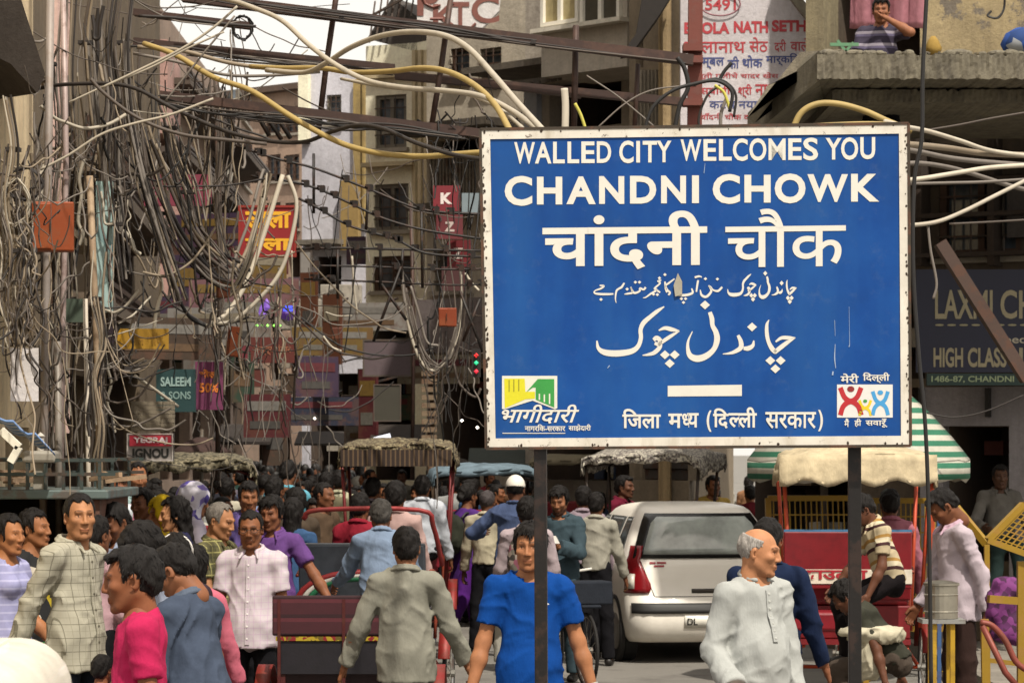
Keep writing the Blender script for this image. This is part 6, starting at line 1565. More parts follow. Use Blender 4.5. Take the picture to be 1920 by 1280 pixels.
# hanging bundles over the street, left of centre
k = 0
for lb, pts, w_, c in (
    ('long dark hanging cable at the left of the drooping bundle', [(268, 262), (300, 350), (338, 430), (372, 480), (410, 520), (436, 532)], 8, 'dark'),
    ('brown hanging cable inside the drooping bundle', [(282, 262), (318, 350), (352, 425), (388, 478), (430, 512)], 7, 'brown'),
    ('tan hanging cable inside the drooping bundle', [(292, 270), (330, 362), (362, 430), (400, 470), (440, 498)], 6, 'tan'),
    ('dark cable swinging down past the pink sign', [(330, 255), (350, 340), (372, 420), (412, 470), (450, 492)], 6, 'dark'),
    ('outer dark cable of the drooping bundle', [(250, 280), (272, 370), (290, 430), (318, 520), (352, 590), (388, 612)], 7, 'blk'),
    ('pale cable rising right of the bundle past the red sign', [(388, 612), (420, 592), (448, 556), (470, 510), (498, 430), (530, 328)], 9, 'white'),
    ('pale cable rising beside the previous one', [(394, 606), (440, 600), (500, 545), (530, 500), (548, 440), (556, 380), (540, 330)], 8, 'pale'),
    ('tan cable in front of the red sign', [(440, 510), (462, 470), (478, 420), (490, 372), (500, 330)], 7, 'tan'),
    ('grey cable in front of the red sign', [(426, 530), (446, 470), (468, 410), (484, 350), (494, 318)], 6, 'grey'),
    ('thin pale cable hanging from the pole to the yellow sign', [(230, 445), (262, 486), (290, 540), (300, 500)], 4, 'tan'),
    ('white frayed cable end above the yellow sign', [(301, 516), (303, 545), (292, 590), (286, 640), (272, 652)], 7, 'white'),
    ('thin pale wire left of the yellow sign', [(222, 606), (250, 590), (282, 556)], 4, 'pale'),
    ('sagging grey wire under the yellow sign', [(205, 686), (240, 696), (270, 688), (292, 672)], 4, 'grey'),
    ('pale slanting stick like wire left of the teal sign', [(252, 704), (290, 730), (334, 762)], 6, 'pale'),
    ('pale wire hanging past the pink board', [(432, 600), (424, 660), (420, 740)], 4, 'white'),
    ('pale wire hanging past the brown board', [(547, 470), (549, 560), (555, 650)], 3, 'white')):
    cable(lb, pts, w_, c, 21+.15*k, 21.3+.15*k); k += 1
for lb, pts, w_, c in (
    ('pale cable hanging deep left of the sign', [(752, 500), (758, 560), (768, 620), (786, 672), (806, 694), (824, 688)], 6, 'pale'),
    ('grey cable hanging inside the deep loop', [(770, 536), (786, 590), (800, 640), (822, 648)], 5, 'grey'),
    ('brown cable of the deep loop', [(760, 540), (776, 600), (796, 660), (815, 684)], 6, 'brown'),
    ('pale cable closing the deep loop at its right', [(824, 688), (845, 668), (856, 620), (866, 560), (862, 500)], 5, 'grey'),
    ('dark loop close to the left edge of the sign', [(850, 680), (862, 720), (890, 744), (902, 728)], 5, 'brown'),
    ('white curl beside the red flag signs', [(872, 512), (884, 530), (898, 545)], 5, 'white'),
    ('thin white wire left of the deep loop', [(660, 480), (664, 540), (670, 590)], 4, 'pale'),
    ('thin pale wire sagging in the mid distance', [(610, 585), (632, 592), (660, 592)], 3, 'pale'),
    ('pale cable pair end in the mid distance', [(606, 630), (622, 650), (640, 658)], 4, 'white')):
    cable(lb, pts, w_, c, 26+.2*k*.2); k += 1
# thin rod lines with clamps
rodm = metalmat('1d1815', .3)
def rod(label, pts, d, w_=5, clamps=6, seed=0):
    root = empty('overhead_line', P(*pts[0], d), 0, label, 'overhead line'); m = MB(); p3 = [P(x, y, d) for x, y in pts]; m.tube(spline(p3, 5), w_*d/F/2, 5); m.build('rod', rodm, root, smooth=True)
    rs = random.Random(seed); sp_ = spline(p3, 12)
    for i in range(clamps):
        p = sp_[rs.randrange(len(sp_))]; m = MB(); s_ = .022; m.box(p.x-s_, p.x+s_, p.y-.04, p.y+.04, p.z-s_*.6, p.z+s_*1.8); m.box(p.x-s_*2, p.x+s_*.5, p.y-.02, p.y+.02, p.z+s_*1.2, p.z+s_*2); m.build('clamp', rodm, root)
rod('uppermost thin black line sloping toward the sign', [(440, 272), (520, 298), (591, 316), (695, 356), (792, 393), (905, 402)], 23, 5, 9, 1)
rod('second thin black line sloping toward the sign', [(470, 330), (530, 338), (590, 352), (650, 378), (720, 410), (800, 432), (905, 448)], 23.4, 5, 9, 2)
rod('third thin black line ending under the red flag sign', [(560, 372), (596, 390), (660, 425), (740, 448), (800, 475), (905, 482)], 23.8, 5, 8, 3)
rod('horizontal line of the lower rack with red sleeve', [(555, 467), (640, 465), (770, 468), (905, 470)], 24, 5, 6, 4)
rod('middle horizontal line of the lower rack', [(585, 498), (700, 500), (830, 505), (905, 504)], 24.2, 4, 5, 5)
rod('lowest horizontal line of the lower rack', [(570, 523), (700, 528), (840, 534), (905, 533)], 24.2, 4, 5, 6)
for lb, pts in (('left upright of the thin black lines', [(588, 288), (588, 400)]), ('middle upright of the thin black lines', [(690, 352), (686, 432)]), ('right upright of the thin black lines', [(790, 392), (792, 540)]),
                ('left upright of the lower rack', [(633, 468), (633, 560)]), ('middle upright of the lower rack', [(713, 468), (713, 545)]), ('right upright of the lower rack', [(755, 468), (752, 524)]),
                ('dark slanting brace under the lower rack', [(715, 532), (762, 600)]), ('dark counter brace under the lower rack', [(752, 500), (700, 640)]), ('black strut beside the sign edge', [(900, 560), (868, 640)]), ('second black strut beside the sign edge', [(862, 545), (905, 660)]), ('slanting dark bars at the upper left rack', [(485, 195), (528, 262)]), ('second slanting dark bar at the upper left rack', [(502, 192), (545, 260)]), ('third slanting dark bar at the upper left rack', [(468, 190), (505, 255)])):
    pole('strut', lb, pts, 6 if 'slanting dark bar' not in lb else 9, 23.9, rodm, 5, 'strut')

# ---- the uncountable tangle: random slack wires between the poles, joined
def tangle(name, label, n, box, dr, ws, cols, seed, sag=60, wild=30, ends=None, anchor=None):
    rs = random.Random(seed); ms = [MB() for _ in cols]
    x0, x1, y0, y1 = box
    for i in range(n):
        a = (rs.uniform(x0, x1), rs.uniform(y0, y1)); mode = rs.random()
        if anchor and rs.random() < .6: an = rs.choice(anchor); a = (an[0]+rs.gauss(0, 6), rs.uniform(*an[1:]))
        if mode < .45: b = (a[0]+rs.gauss(0, 26), a[1]+rs.uniform(60, 260))
        elif mode < .8: b = (a[0]+rs.gauss(0, 130), a[1]+rs.gauss(0, 70))
        else: b = (a[0]+rs.gauss(0, 45), a[1]+rs.gauss(0, 40))
        d0 = rs.uniform(*dr); d1 = d0+rs.gauss(0, .25); N = 6; pts = []; sg_ = rs.uniform(.1, 1)*sag*(1 if mode >= .45 else .25)
        for q in range(N+1):
            t = q/N; pts.append(P(a[0]+(b[0]-a[0])*t+rs.gauss(0, wild*.25)*(0 < q < N), a[1]+(b[1]-a[1])*t+sg_*4*t*(1-t)+rs.gauss(0, wild*.2)*(0 < q < N), d0+(d1-d0)*t))
        w_ = rs.choice(ws)*rs.uniform(.7, 1.2); ms[rs.randrange(len(cols))].tube(spline(pts, 4), w_*d0/F/2, 5, cap=False)
    root = empty(name, P((x0+x1)/2, (y0+y1)/2, dr[0]), 0, label, 'wires')
    for mm, c in zip(ms, cols):
        if mm.v: o = mm.build('wire', CM[c], root, smooth=True); o['kind'] = 'stuff'
    return root
an = [(92, 0, 700), (120, 0, 800), (172, 100, 800), (185, 300, 800), (210, 60, 500), (240, 100, 400), (60, 200, 600)]
tangle('wire_tangle', 'dense brown and grey wire tangle round the poles on the left', 130, (60, 260, -20, 640), (19.2, 21.5), (2.5, 3, 4, 5, 7), ('brown', 'grey', 'dark', 'brown', 'tan', 'blk', 'grey', 'pale'), 11, 60, 12, anchor=an)
tangle('wire_tangle', 'few loose wires in front of the poles on the left', 22, (55, 260, 0, 700), (17.6, 18.8), (2, 3, 3), ('brown', 'grey', 'tan', 'dark'), 31, 60, 10, anchor=an)
tangle('wire_tangle', 'nest of pale frayed wires at the far left edge', 80, (-5, 70, 300, 640), (17, 18.4), (2, 3, 4), ('grey', 'brown', 'dark', 'tan', 'pale'), 12, 70, 22)
tangle('wire_tangle', 'lower wire tangle hanging above the kiosk', 50, (60, 215, 520, 860), (18.8, 20.5), (2, 3, 4), ('grey', 'brown', 'tan', 'dark', 'grey'), 13, 40, 14, anchor=[(92, 560, 800), (172, 500, 800), (108, 560, 800), (190, 500, 820)])
tangle('wire_tangle', 'drooping wires between the poles and the red sign', 70, (230, 480, 130, 560), (20, 25), (2, 3, 4, 5), ('brown', 'grey', 'dark', 'brown', 'blk', 'tan'), 14, 110, 8)
tangle('wire_tangle', 'knot of wires round the hanging orange lantern', 60, (370, 560, 450, 640), (20.8, 22.6), (2, 3, 4), ('grey', 'brown', 'dark', 'tan'), 15, 40, 14)
tangle('wire_tangle', 'thin dark wires in front of the far houses', 60, (540, 900, 280, 680), (24, 34), (2, 2, 2.5), ('dark', 'blk', 'brown', 'grey'), 16, 40, 6)
tangle('wire_tangle', 'wires and loops beside the left edge of the sign', 34, (800, 905, 380, 760), (25, 28), (2, 3), ('dark', 'grey', 'brown', 'blk'), 17, 50, 12)
tangle('wire_tangle', 'black wires gathered on the gantry behind the sign top', 34, (820, 940, 200, 290), (19.4, 20.6), (2, 3, 4), ('dark', 'blk', 'brown'), 18, 20, 12)
tangle('wire_tangle', 'thin wires strung across the sky gap', 34, (260, 480, 10, 200), (19.5, 24), (2, 3), ('dark', 'brown', 'grey'), 19, 40, 5)
tangle('wire_tangle', 'wires clinging to the far end of the left row', 80, (360, 620, 560, 840), (26, 40), (2, 2, 3), ('brown', 'grey', 'dark', 'grey'), 20, 40, 10)
def bundle(label, pts, n, spread, ws, cols, d, seed, jit=5):
    rs = random.Random(seed); ms = {c: MB() for c in cols}
    for i in range(n):
        ox = rs.gauss(0, spread); ph = rs.uniform(0, 6); k = rs.uniform(.6, 1.4); dd = d+rs.uniform(-.25, .25); c = rs.choice(cols)
        q = [P(x+ox*(1+.5*math.sin(ph+j*k))+rs.gauss(0, jit*.3), y+rs.gauss(0, jit), dd+.06*math.sin(ph+j)) for j, (x, y) in enumerate(pts)]
        a_ = rs.randint(0, 1) if len(q) > 4 else 0; b_ = len(q)-(rs.randint(0, 1) if len(q) > 4 else 0)
        ms[c].tube(spline(q[a_:b_], 5), rs.choice(ws)*rs.uniform(.8, 1.2)*d/F/2, 5, cap=False)
    root = empty('cable_bundle', P(*pts[0], d), 0, label, 'cable bundle')
    for c, mm in ms.items():
        if mm.v: o = mm.build('wire', CM[c], root, smooth=True); o['kind'] = 'stuff'
    for j in range(1, len(pts)-1):          # ties round the bundle
        if (j+seed) % 2: p = P(*pts[j], d-.05); m = MB(); w_ = spread*2.2*d/F; m.box(p.x-w_/2, p.x+w_/2, p.y-.03, p.y+.06, p.z-.012, p.z+.012); m.build('tie', CM['dark'], root)
G1 = ['brown', 'grey', 'dark', 'grey', 'brown', 'tan']; G2 = ['grey', 'tan', 'brown', 'pale', 'dark']
for i, (lb, pts, n_, sp_, ws_, cl_, d_) in enumerate((
    ('grey and brown cable bundle running down the broad grey pole', [(100, -20), (96, 120), (104, 260), (92, 400), (98, 540), (90, 690), (96, 840)], 9, 8, (3, 4), G1, 20.4),
    ('thick bundle down the pinkish pole', [(132, -20), (126, 140), (136, 280), (128, 420), (134, 560), (122, 720), (126, 850)], 10, 9, (3, 4), G2, 20.6),
    ('heavy dark bundle falling from the top left cluster', [(170, -20), (160, 80), (172, 200), (190, 330), (182, 470), (176, 620), (182, 760)], 13, 12, (3, 4, 5), G1, 20.2),
    ('dark bundle right of the tan pole top', [(215, -20), (206, 90), (214, 190), (208, 300), (220, 420), (232, 520)], 12, 13, (3, 4, 5), G1, 20),
    ('thick mixed bundle bending from the upper cluster', [(240, -10), (232, 80), (236, 180), (250, 270), (272, 360), (300, 450), (336, 560)], 12, 11, (3, 4, 5), G1, 20.3),
    ('long drooping bundle passing the crimson board', [(262, 240), (284, 320), (312, 400), (346, 468), (392, 520), (428, 540)], 12, 8, (4, 5, 6), G1, 21.2),
    ('second drooping bundle meeting the wire knot', [(318, 230), (334, 320), (356, 400), (388, 458), (424, 500), (450, 530)], 10, 7, (3, 4, 5), G1, 21.6),
    ('bundle rising from the wire knot to the right', [(402, 560), (436, 548), (462, 506), (480, 440), (494, 372), (506, 320)], 8, 6, (3, 4, 5), G2, 21.4),
    ('bundle hanging from the lowest beam above the crimson board', [(300, 185), (318, 240), (330, 300), (352, 360), (366, 420)], 12, 12, (3, 4), G1, 20.6),
    ('cables draped under the lowest beam toward the welcome sign', [(300, 188), (420, 215), (540, 222), (640, 232), (740, 242), (860, 262)], 9, 5, (3, 4), ['dark', 'blk', 'brown'], 19.6),
    ('cables riding on the middle beam', [(250, 84), (360, 100), (470, 112), (600, 124), (740, 134)], 7, 4, (3, 4), ['dark', 'brown', 'grey'], 20.1),
    ('cables riding on the uppermost beam', [(330, -12), (470, 8), (640, 34), (820, 56), (1000, 80), (1290, 116)], 7, 4, (3, 4), ['dark', 'brown'], 19.85),
    ('tangle of cables swinging left of the orange junction box', [(10, 180), (24, 280), (14, 380), (30, 470), (20, 560), (36, 640)], 14, 12, (3, 4, 5), G2, 17.6),
    ('pale bundle below the orange junction box', [(98, 470), (92, 540), (104, 610), (96, 700), (104, 780), (98, 850)], 9, 12, (3, 4), G2, 19.9),
    ('loose bundle hanging from the tan pole toward the kiosk', [(188, 470), (180, 560), (192, 640), (176, 720), (186, 800), (178, 860)], 10, 9, (3, 4), G2, 18.5),
    ('slack bundle between the tan pole and the yellow sign', [(190, 560), (210, 640), (240, 690), (280, 680), (306, 640)], 5, 5, (3,), G2, 19.2),
    ('dark bundle dropping along the leaning pole', [(404, 160), (414, 260), (406, 380), (416, 480), (410, 600), (404, 720)], 12, 9, (3, 4), G1, 24),
    ('deep loop bundle left of the welcome sign', [(752, 500), (764, 580), (784, 650), (808, 690), (836, 676), (856, 610), (864, 520)], 8, 6, (3, 4), G2, 26))): bundle(lb, pts, n_, sp_, ws_, cl_, d_, 100+i)
# looped coils
for lb, x, y, rx, ry, c, d in (('pale coil of wire at the left edge under the cream wall', 28, 380, 26, 42, 'pale', 17.5), ('dark coil of wire above the orange box', 45, 345, 34, 30, 'dark', 17.8), ('grey coil of wire beside the notice', 30, 560, 20, 36, 'grey', 17.5), ('small dark coil above the rack in the sky gap', 455, 52, 18, 22, 'blk', 20)):
    m = MB(); rs = random.Random(int(x+y))
    for q in range(6): m.tube([P(x+rx*(1+rs.gauss(0, .08))*math.cos(a+q)+rs.gauss(0, 1), y+ry*(1+rs.gauss(0, .08))*math.sin(a+q), d+.02*q) for a in [i*math.pi/9 for i in range(19)]], .005, 4)
    tag(m.build('wire_coil', CM[c], smooth=True), lb, 'coil')

# ---- boxes and signs hung among the wires
def ob(label, x0, x1, y0, y1, d, col='b5521a', name='junction_box', split=True, rot=8, cat='junction box', tilt=0):
    col = mul(srgb(col), .55)
    w_ = (x1-x0)*d/F; h_ = (y1-y0)*d/F; r_ = empty(name, P((x0+x1)/2, (y0+y1)/2, d), R(rot), label, cat); r_.rotation_euler.y = R(tilt)
    m = MB(); m.box(-w_/2, w_/2, 0, w_*.6, -h_/2, h_/2); m.build('case', metalmat(col, .4, .6, rc=(.18, .07, .03), scale=5), r_, local=True, bevel=.008)
    if split:
        m = MB(); m.box(-w_*.47, -w_*.02, -.012, -.002, -h_*.46, h_*.46); m.build('door', metalmat(col, .3, .5, rc=(.25, .09, .03), scale=4), r_, local=True, bevel=.004)
        m = MB(); m.box(-w_*.06, -w_*.03, -.03, -.012, -.03, .03); m.build('handle', plain('2a1c14'), r_, local=True)
ob('large orange junction box among the wires at left', 58, 138, 378, 470, 18.4)
ob('small round brown orange box hanging in the wire knot', 408, 432, 524, 558, 21.2, '9a5028', split=False, rot=20, name='hanging_box')
ob('orange lantern shaped box beside the purple pink board', 430, 454, 612, 668, 21.5, 'c25a1c', split=False, rot=30, name='hanging_box', tilt=6)
ob('orange junction box left of the sign edge', 822, 856, 577, 612, 25, 'a8481c', rot=0)
ob('small dull orange box in the far street', 622, 642, 614, 636, 40, '7a4028', split=False, rot=0)
board('arrow_sign', 'yellow arrow shaped hanging sign pointing left', 226, 316, 616, 654, 21, 'b88a1a', [('सेल', .2, .5, .2, .8, '8a6410', .02), ('शॉप', .55, .88, .2, .8, '8a6410', .02)], rot=6)
m = MB(); m.prism([P(226, 616, 20.9), P(226, 654, 20.9), P(214, 635, 20.9)], (0, .05, 0)); tag(m.build('sign_tip', metalmat('b88a1a', .3)), 'pointed left tip of the yellow hanging sign', 'sign')
board('hanging_sign', 'dusty crimson board behind the drooping cables', 270, 396, 327, 386, 27, '8a3248', [('श्री साड़ी', .1, .6, .3, .7, 'a85a6c', .02)])
board('hanging_sign', 'bright red sign with yellow lettering among pale cables', 447, 556, 385, 482, 26, '9c1a1e', [('लाला', .12, .9, .55, .88, 'd8a020', .04), ('मेला', .12, .9, .12, .45, 'd8a020', .04)], frame='8a2a20')
board('hanging_sign', 'teal board with pale lettering near the slatted board', 292, 366, 692, 772, 24, '274a4c', [('SALEEM', .12, .9, .60, .82, '8fa8a4', .03), ('& SONS', .12, .9, .30, .48, '7a9490', .02)], rot=-6)
board('hanging_sign', 'purple pink board with orange bands below the lantern box', 366, 418, 678, 768, 24.3, '7c345c', [('सेल', .15, .85, .66, .84, 'c8702a', .04), ('50%', .15, .85, .36, .56, 'c8702a', .03)], rot=4)
board('hanging_sign', 'brown red shop board below the lit purple decoration', 470, 552, 632, 680, 32, '6a2a20', [('वस्त्र भंडार', .08, .92, .3, .7, '8f5a40', .02)])
board('notice', 'white paper notice on the left wall beside the poles', 20, 72, 652, 752, 18, 'cfc9c4', [('नोट', .2, .5, .78, .9, '8a8688', .01)], rot=10, mat=wallmat('cfc9c6', .2, (.3, .27, .25)))
sb = empty('slatted_board', P(287, 780, 22), 0, 'grey slatted wooden board hung above the crimson and white sign', 'board')
for i in range(7): m = MB(); zt = PZ(752+i*8.2, 22); m.box(PX(246, 22), PX(327, 22), 22, 22.04+.004*(i % 2), zt-.030, zt); m.build('slat', wallmat('8a7f6c', .4, scale=3), sb)
board('trade_sign', 'white and crimson painted trade sign standing above the crowd', 238, 325, 812, 864, 21.6, 'c9c0ba', [('IGNOU', .12, .9, .10, .46, '2a2a26', .05)], frame='cfc8c0')
m = MB(); m.box(PX(243, 21.58), PX(321, 21.58), 21.57, 21.59, PZ(836, 21.58), PZ(816, 21.58)); tag(m.build('sign_band', plain('b02a3c')), 'crimson upper band of the white trade sign', 'sign')
q = MB(); fit_text(q, 'YEGRAJ', lambda u, v: P(250+64*u, 833-14*v, 21.56), .04); tag(q.build('sign_words', plain('d8c8c8')), 'pale words on the crimson band of the trade sign', 'lettering')
board('flag_sign', 'upper dark red flag sign with white letter beside the welcome sign', 812, 862, 348, 396, 27, '8a2430', [('K', .28, .72, .28, .72, 'd8ccc8', .05)], rot=-4)
board('flag_sign', 'middle dark red flag sign below the lettered one', 818, 868, 402, 448, 27.4, '6e2028', [('Z', .3, .7, .3, .7, 'b0a09a', .04)], rot=8)
board('flag_sign', 'lowest dark red flag sign close to the sign edge', 838, 882, 450, 500, 27.6, '7a2028', [('Z', .25, .7, .3, .7, 'c0b0aa', .05)], rot=-12)
board('flag_sign', 'faint dark red board hanging under the flag signs', 828, 872, 500, 545, 28, '4c2020', [], rot=6)
board('flag_sign', 'pale blue grey plate right of the lettered flag sign', 866, 898, 362, 400, 28, '8c9ba2', [], rot=0)
m = MB(); m.box(PX(180, 20), PX(210, 20), 20, 20.08, PZ(585, 20), PZ(340, 20)); tag(m.build('banner', stripes([('9fb8b4', 5), ('7d9a9a', 1)], 3, rot=(0, .6, 0), axis='X')), 'tall pale blue green strip banner behind the tan pole', 'banner')
board('shop_board', 'small dull green board under the tangle', 122, 160, 560, 604, 20, '4c5a4a', [], rot=4)
board('shop_board', 'tan board leaning behind the grey poles', 180, 215, 612, 650, 22, '7a6a78', [])
# lit decoration
dec = empty('lit_decoration', P(518, 590, 31), 0, 'glowing purple and blue festival decoration with green bulbs', 'light')
m = MB()
for x, y, r_ in ((492, 585, 12), (500, 572, 9)): p = P(x, y, 31); m.lathe([(0, -r_*31/F*1.3), (r_*31/F*.7, -.03), (r_*31/F*.5, .04), (0, r_*31/F*1.5)], p, 8)
m.build('purple_petal', emit('6a4a9a', .7), dec)
m = MB(); p = P(541, 588, 31); m.lathe([(0, -.08), (.08, -.06), (.09, 0), (.06, .07), (0, .08)], p, 10); m.build('purple_dome', emit('4a2a6a', .4), dec)
m = MB(); p = P(540, 580, 30.85); m.box(p.x-.05, p.x+.05, p.y-.01, p.y+.01, p.z-.02, p.z+.04); m.build('blue_lamp', emit('3a4ae0', 1.5), dec)
for i, x in enumerate((482, 492, 502, 514, 525)):
    m = MB(); m.lathe([(0, -.014), (.015, 0), (0, .014)], P(x, 610, 31), 6); m.build('bulb', emit('8aff5a', 2.5), dec)
for lb, x, y, c, s_ in (('white lamp in the dark shop left of the sign, left one', 866, 788, 'fff4e0', 6), ('white lamp in the dark shop close to the sign edge', 895, 801, 'fff4e0', 6), ('small white lamp over the far crowd', 590, 784, 'fff0e0', 3)):
    m = MB(); m.lathe([(0, -.022), (.022, 0), (0, .022)], P(x, y, 40), 10); tag(m.build('lamp', emit(c, s_)), lb, 'lamp')
ts = empty('traffic_light', P(893, 680, 26), 0, 'small red and green signal lamp beside the left edge of the sign', 'signal lamp')
m = MB(); p = P(893, 680, 26); m.box(p.x-.04, p.x+.04, p.y, p.y+.06, p.z-.13, p.z+.13); m.build('case', plain('1a1614'), ts)
for dy, c in ((-14, 'e02a2a'), (0, '2ac080'), (16, 'd02a3a')): m = MB(); m.lathe([(0, -.022), (.022, 0), (0, .022)], P(893, 680+dy, 25.98), 8); m.build('lens', emit(c, 1.2), ts)
m = MB(); m.bar(P(700, 824, 45), P(732, 816, 45), .07); tag(m.build('tube_light', emit('e8e8f0', 1.4)), 'bright white tube light slanting over the far crowd', 'lamp')

# ---- shop signs, awnings, air conditioners of the deep street
rs = random.Random(21)
SG = [(440, 468, 700, 740, 50, 'pinkish grey', '8c7a80'), (520, 545, 660, 690, 44, 'cream', '9c9080'), (575, 592, 560, 640, 55, 'narrow grey', '7a7674'), (602, 634, 676, 706, 48, 'dusty pink', '8a6a64'), (588, 626, 712, 728, 47, 'pale grey', '857e78'), (590, 628, 738, 768, 46, 'faded mauve', '7a6c70'), (648, 672, 592, 640, 50, 'olive', '5c5c3c'), (680, 772, 636, 706, 44, 'wide mauve grey', '6e5e62'), (470, 498, 690, 726, 42, 'rust red', '6a3026'), (530, 560, 700, 740, 46, 'brown', '54402e'), (562, 584, 470, 520, 60, 'off white', 'a09a94'), (500, 524, 740, 770, 44, 'grey blue', '56606a'), (700, 752, 720, 790, 43, 'dark olive grey', '4c483c'), (640, 664, 740, 790, 47, 'dull purple', '4a3c46'), (446, 466, 640, 676, 38, 'crimson', '7a2230'), (560, 584, 620, 650, 52, 'ochre', '7a6436')]
for x0, x1, y0, y1, d, nm, c in SG: board('shop_board', f'{nm} shop board in the deep shaded street at left of the sign', x0, x1, y0, y1, d, c, [], rot=rs.uniform(-15, 15), frame='5a5048')
for i, (x, y, d) in enumerate(((505, 430, 60), (560, 590, 56), (640, 560, 62), (800, 610, 60))):
    r_ = empty('air_conditioner', P(x, y, d), 0, ['off white air conditioner under the red sign', 'grey air conditioner high on the far brown wall', 'air conditioner box below the lower rack', 'dusty air conditioner beside the deep cable loop', 'air conditioner box beneath the wire knot', 'air conditioner half hidden by the sign edge'][i], 'air conditioner')
    m = MB(); m.box(-.45, .45, -.2, .2, -.3, .3); m.build('case', wallmat('a59d90', .4, scale=3), r_, local=True, bevel=.02)
    m = MB()
    for q in range(5): m.tube([(-.12+(.04+.04*q)*math.cos(a), -.215, (.04+.04*q)*math.sin(a)) for a in [k_*math.pi/6 for k_ in range(13)]], .008, 4)
    m.build('fan_grille', plain('3a3632'), r_, local=True)
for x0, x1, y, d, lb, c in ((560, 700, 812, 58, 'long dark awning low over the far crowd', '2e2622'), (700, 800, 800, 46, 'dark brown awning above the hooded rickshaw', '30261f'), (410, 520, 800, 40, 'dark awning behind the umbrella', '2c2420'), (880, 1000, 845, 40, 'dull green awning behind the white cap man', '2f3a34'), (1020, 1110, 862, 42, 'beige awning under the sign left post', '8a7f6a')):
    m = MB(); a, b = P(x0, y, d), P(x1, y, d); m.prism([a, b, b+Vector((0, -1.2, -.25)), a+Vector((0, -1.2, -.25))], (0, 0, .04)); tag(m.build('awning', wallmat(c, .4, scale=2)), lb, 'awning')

# ---- more boards and cloth strips stacked down both sides of the deep street
rs = random.Random(77); used_b = set()
CN = dict(crimson='6a2028', cream='a89c84', teal='2c4a4c', mustard='8a6c24', mauve='6e5a66', grey='7a746c', navy='28304a', brown='54402e', pink='8f6268', olive='55553a', white='b4aea6', rust='7a4428', green='35503c', purple='4c3454')
places = (((300, 360), 'above the patterned hood'), ((360, 430), 'left of the lantern box'), ((430, 500), 'under the red and yellow sign'), ((500, 560), 'below the purple decoration'), ((560, 620), 'at mid street'), ((620, 690), 'below the lavender house'), ((690, 760), 'below the cream house'), ((760, 830), 'beside the deep cable loop'), ((830, 900), 'by the sign edge'))
for i in range(44):
    (xa, xb), pl = places[i % 9]; x = rs.uniform(xa, xb); y = rs.uniform(430, 815); left = x < 600
    d = (30+rs.random()*32) if left else (44+rs.random()*16); cn = rs.choice(list(CN)); sh = rs.choice(['narrow upright', 'wide low', 'small square'])
    w_, h_ = {'narrow upright': (.35, 1.1), 'wide low': (1.3, .45), 'small square': (.55, .5)}[sh]; hgt = 'high' if y < 560 else 'midway' if y < 690 else 'low'
    lb = f'{sh} {cn} board hung {hgt} {pl}'
    if lb in used_b: continue
    used_b.add(lb); c = P(x, y, d); r_ = empty('shop_board', c, R(rs.uniform(-35, 35)), lb, 'sign', 'shop boards along the deep street')
    m = MB(); m.box(-w_/2, w_/2, 0, .06, -h_/2, h_/2); m.build('board', metalmat(mul(srgb(CN[cn]), .5), .5, .7, metal=0, scale=2.5), r_, local=True)
    m = MB(); m.box(-w_*.42, w_*.42, -.006, 0, h_*.12, h_*.34); m.build('painted_band', plain(rs.choice(['7a705e', '6a5220', '541c22', '6e6a64']), .7, var=.4), r_, local=True)
    m = MB(); m.box(-w_*.36, w_*.30, -.006, 0, -h_*.30, -h_*.12); m.build('painted_band', plain(rs.choice(['625e56', '423e3a', '5a442e']), .7, var=.4), r_, local=True)
    m = MB(); m.bar((0, .06, h_*.3), (rs.uniform(-.5, .5), .8, h_*.3+.2), .03); m.build('bracket', metalmat('2c241f', .5), r_, local=True)
# ================================================================== people
def wp(J, p): return world_m(J['root']) @ Vector(p)
def blob(name, label, ells, mat, h=.012, cat=None, k=.03, fold=.006, seed=1, caps=()):
    s = SDF(k)
    for c, r in ells: s.ell(c, r)
    for a, b, ra, rb in caps: s.cap(a, b, ra, rb)
    if fold: s.post = fold_fn(fold, seed)
    v, f = s.mesh(h); return tag(mesh_from([(v, f, 0, None)], name, mat), label, cat or name)
def backpack(J, label, mat, side=1):
    c = wp(J, J['T']((0, .20, .24))); S = J['S']; s = SDF(.05); M = world_m(J['root']).to_3x3().normalized()
    r_ = empty('backpack', c, J['root'].rotation_euler.z, label, 'backpack')
    s.ell((0, 0, 0), (.15, .10, .21)); s.ell((0, .06, -.07), (.11, .06, .11)); s.post = fold_fn(.006, 5); v, f = s.mesh(.014); mesh_from([(v, f, 0, None)], 'pack_body', mat, r_)
    m = MB()
    for x in (-1, 1): m.tube(spline([(x*.10, -.05, -.14), (x*.13, -.14, .02), (x*.12, -.19, .16), (x*.09, -.12, .22), (x*.08, -.04, .16)], 4), .014, 5)
    m.build('strap', plain('14120f'), r_, smooth=True, local=True)
def drape(J, name, mat, rows, thick=.006):
    """cloth strip in the person's local frame: rows of points"""
    m = MB(); m.grid([spline([Vector(p) for p in r_], 4) for r_ in rows], thick=(0, 0, -thick)); return m.build(name, mat, J['root'], smooth=True, local=True)
blk = clothmat('17161a'); navyt = clothmat('20242e')
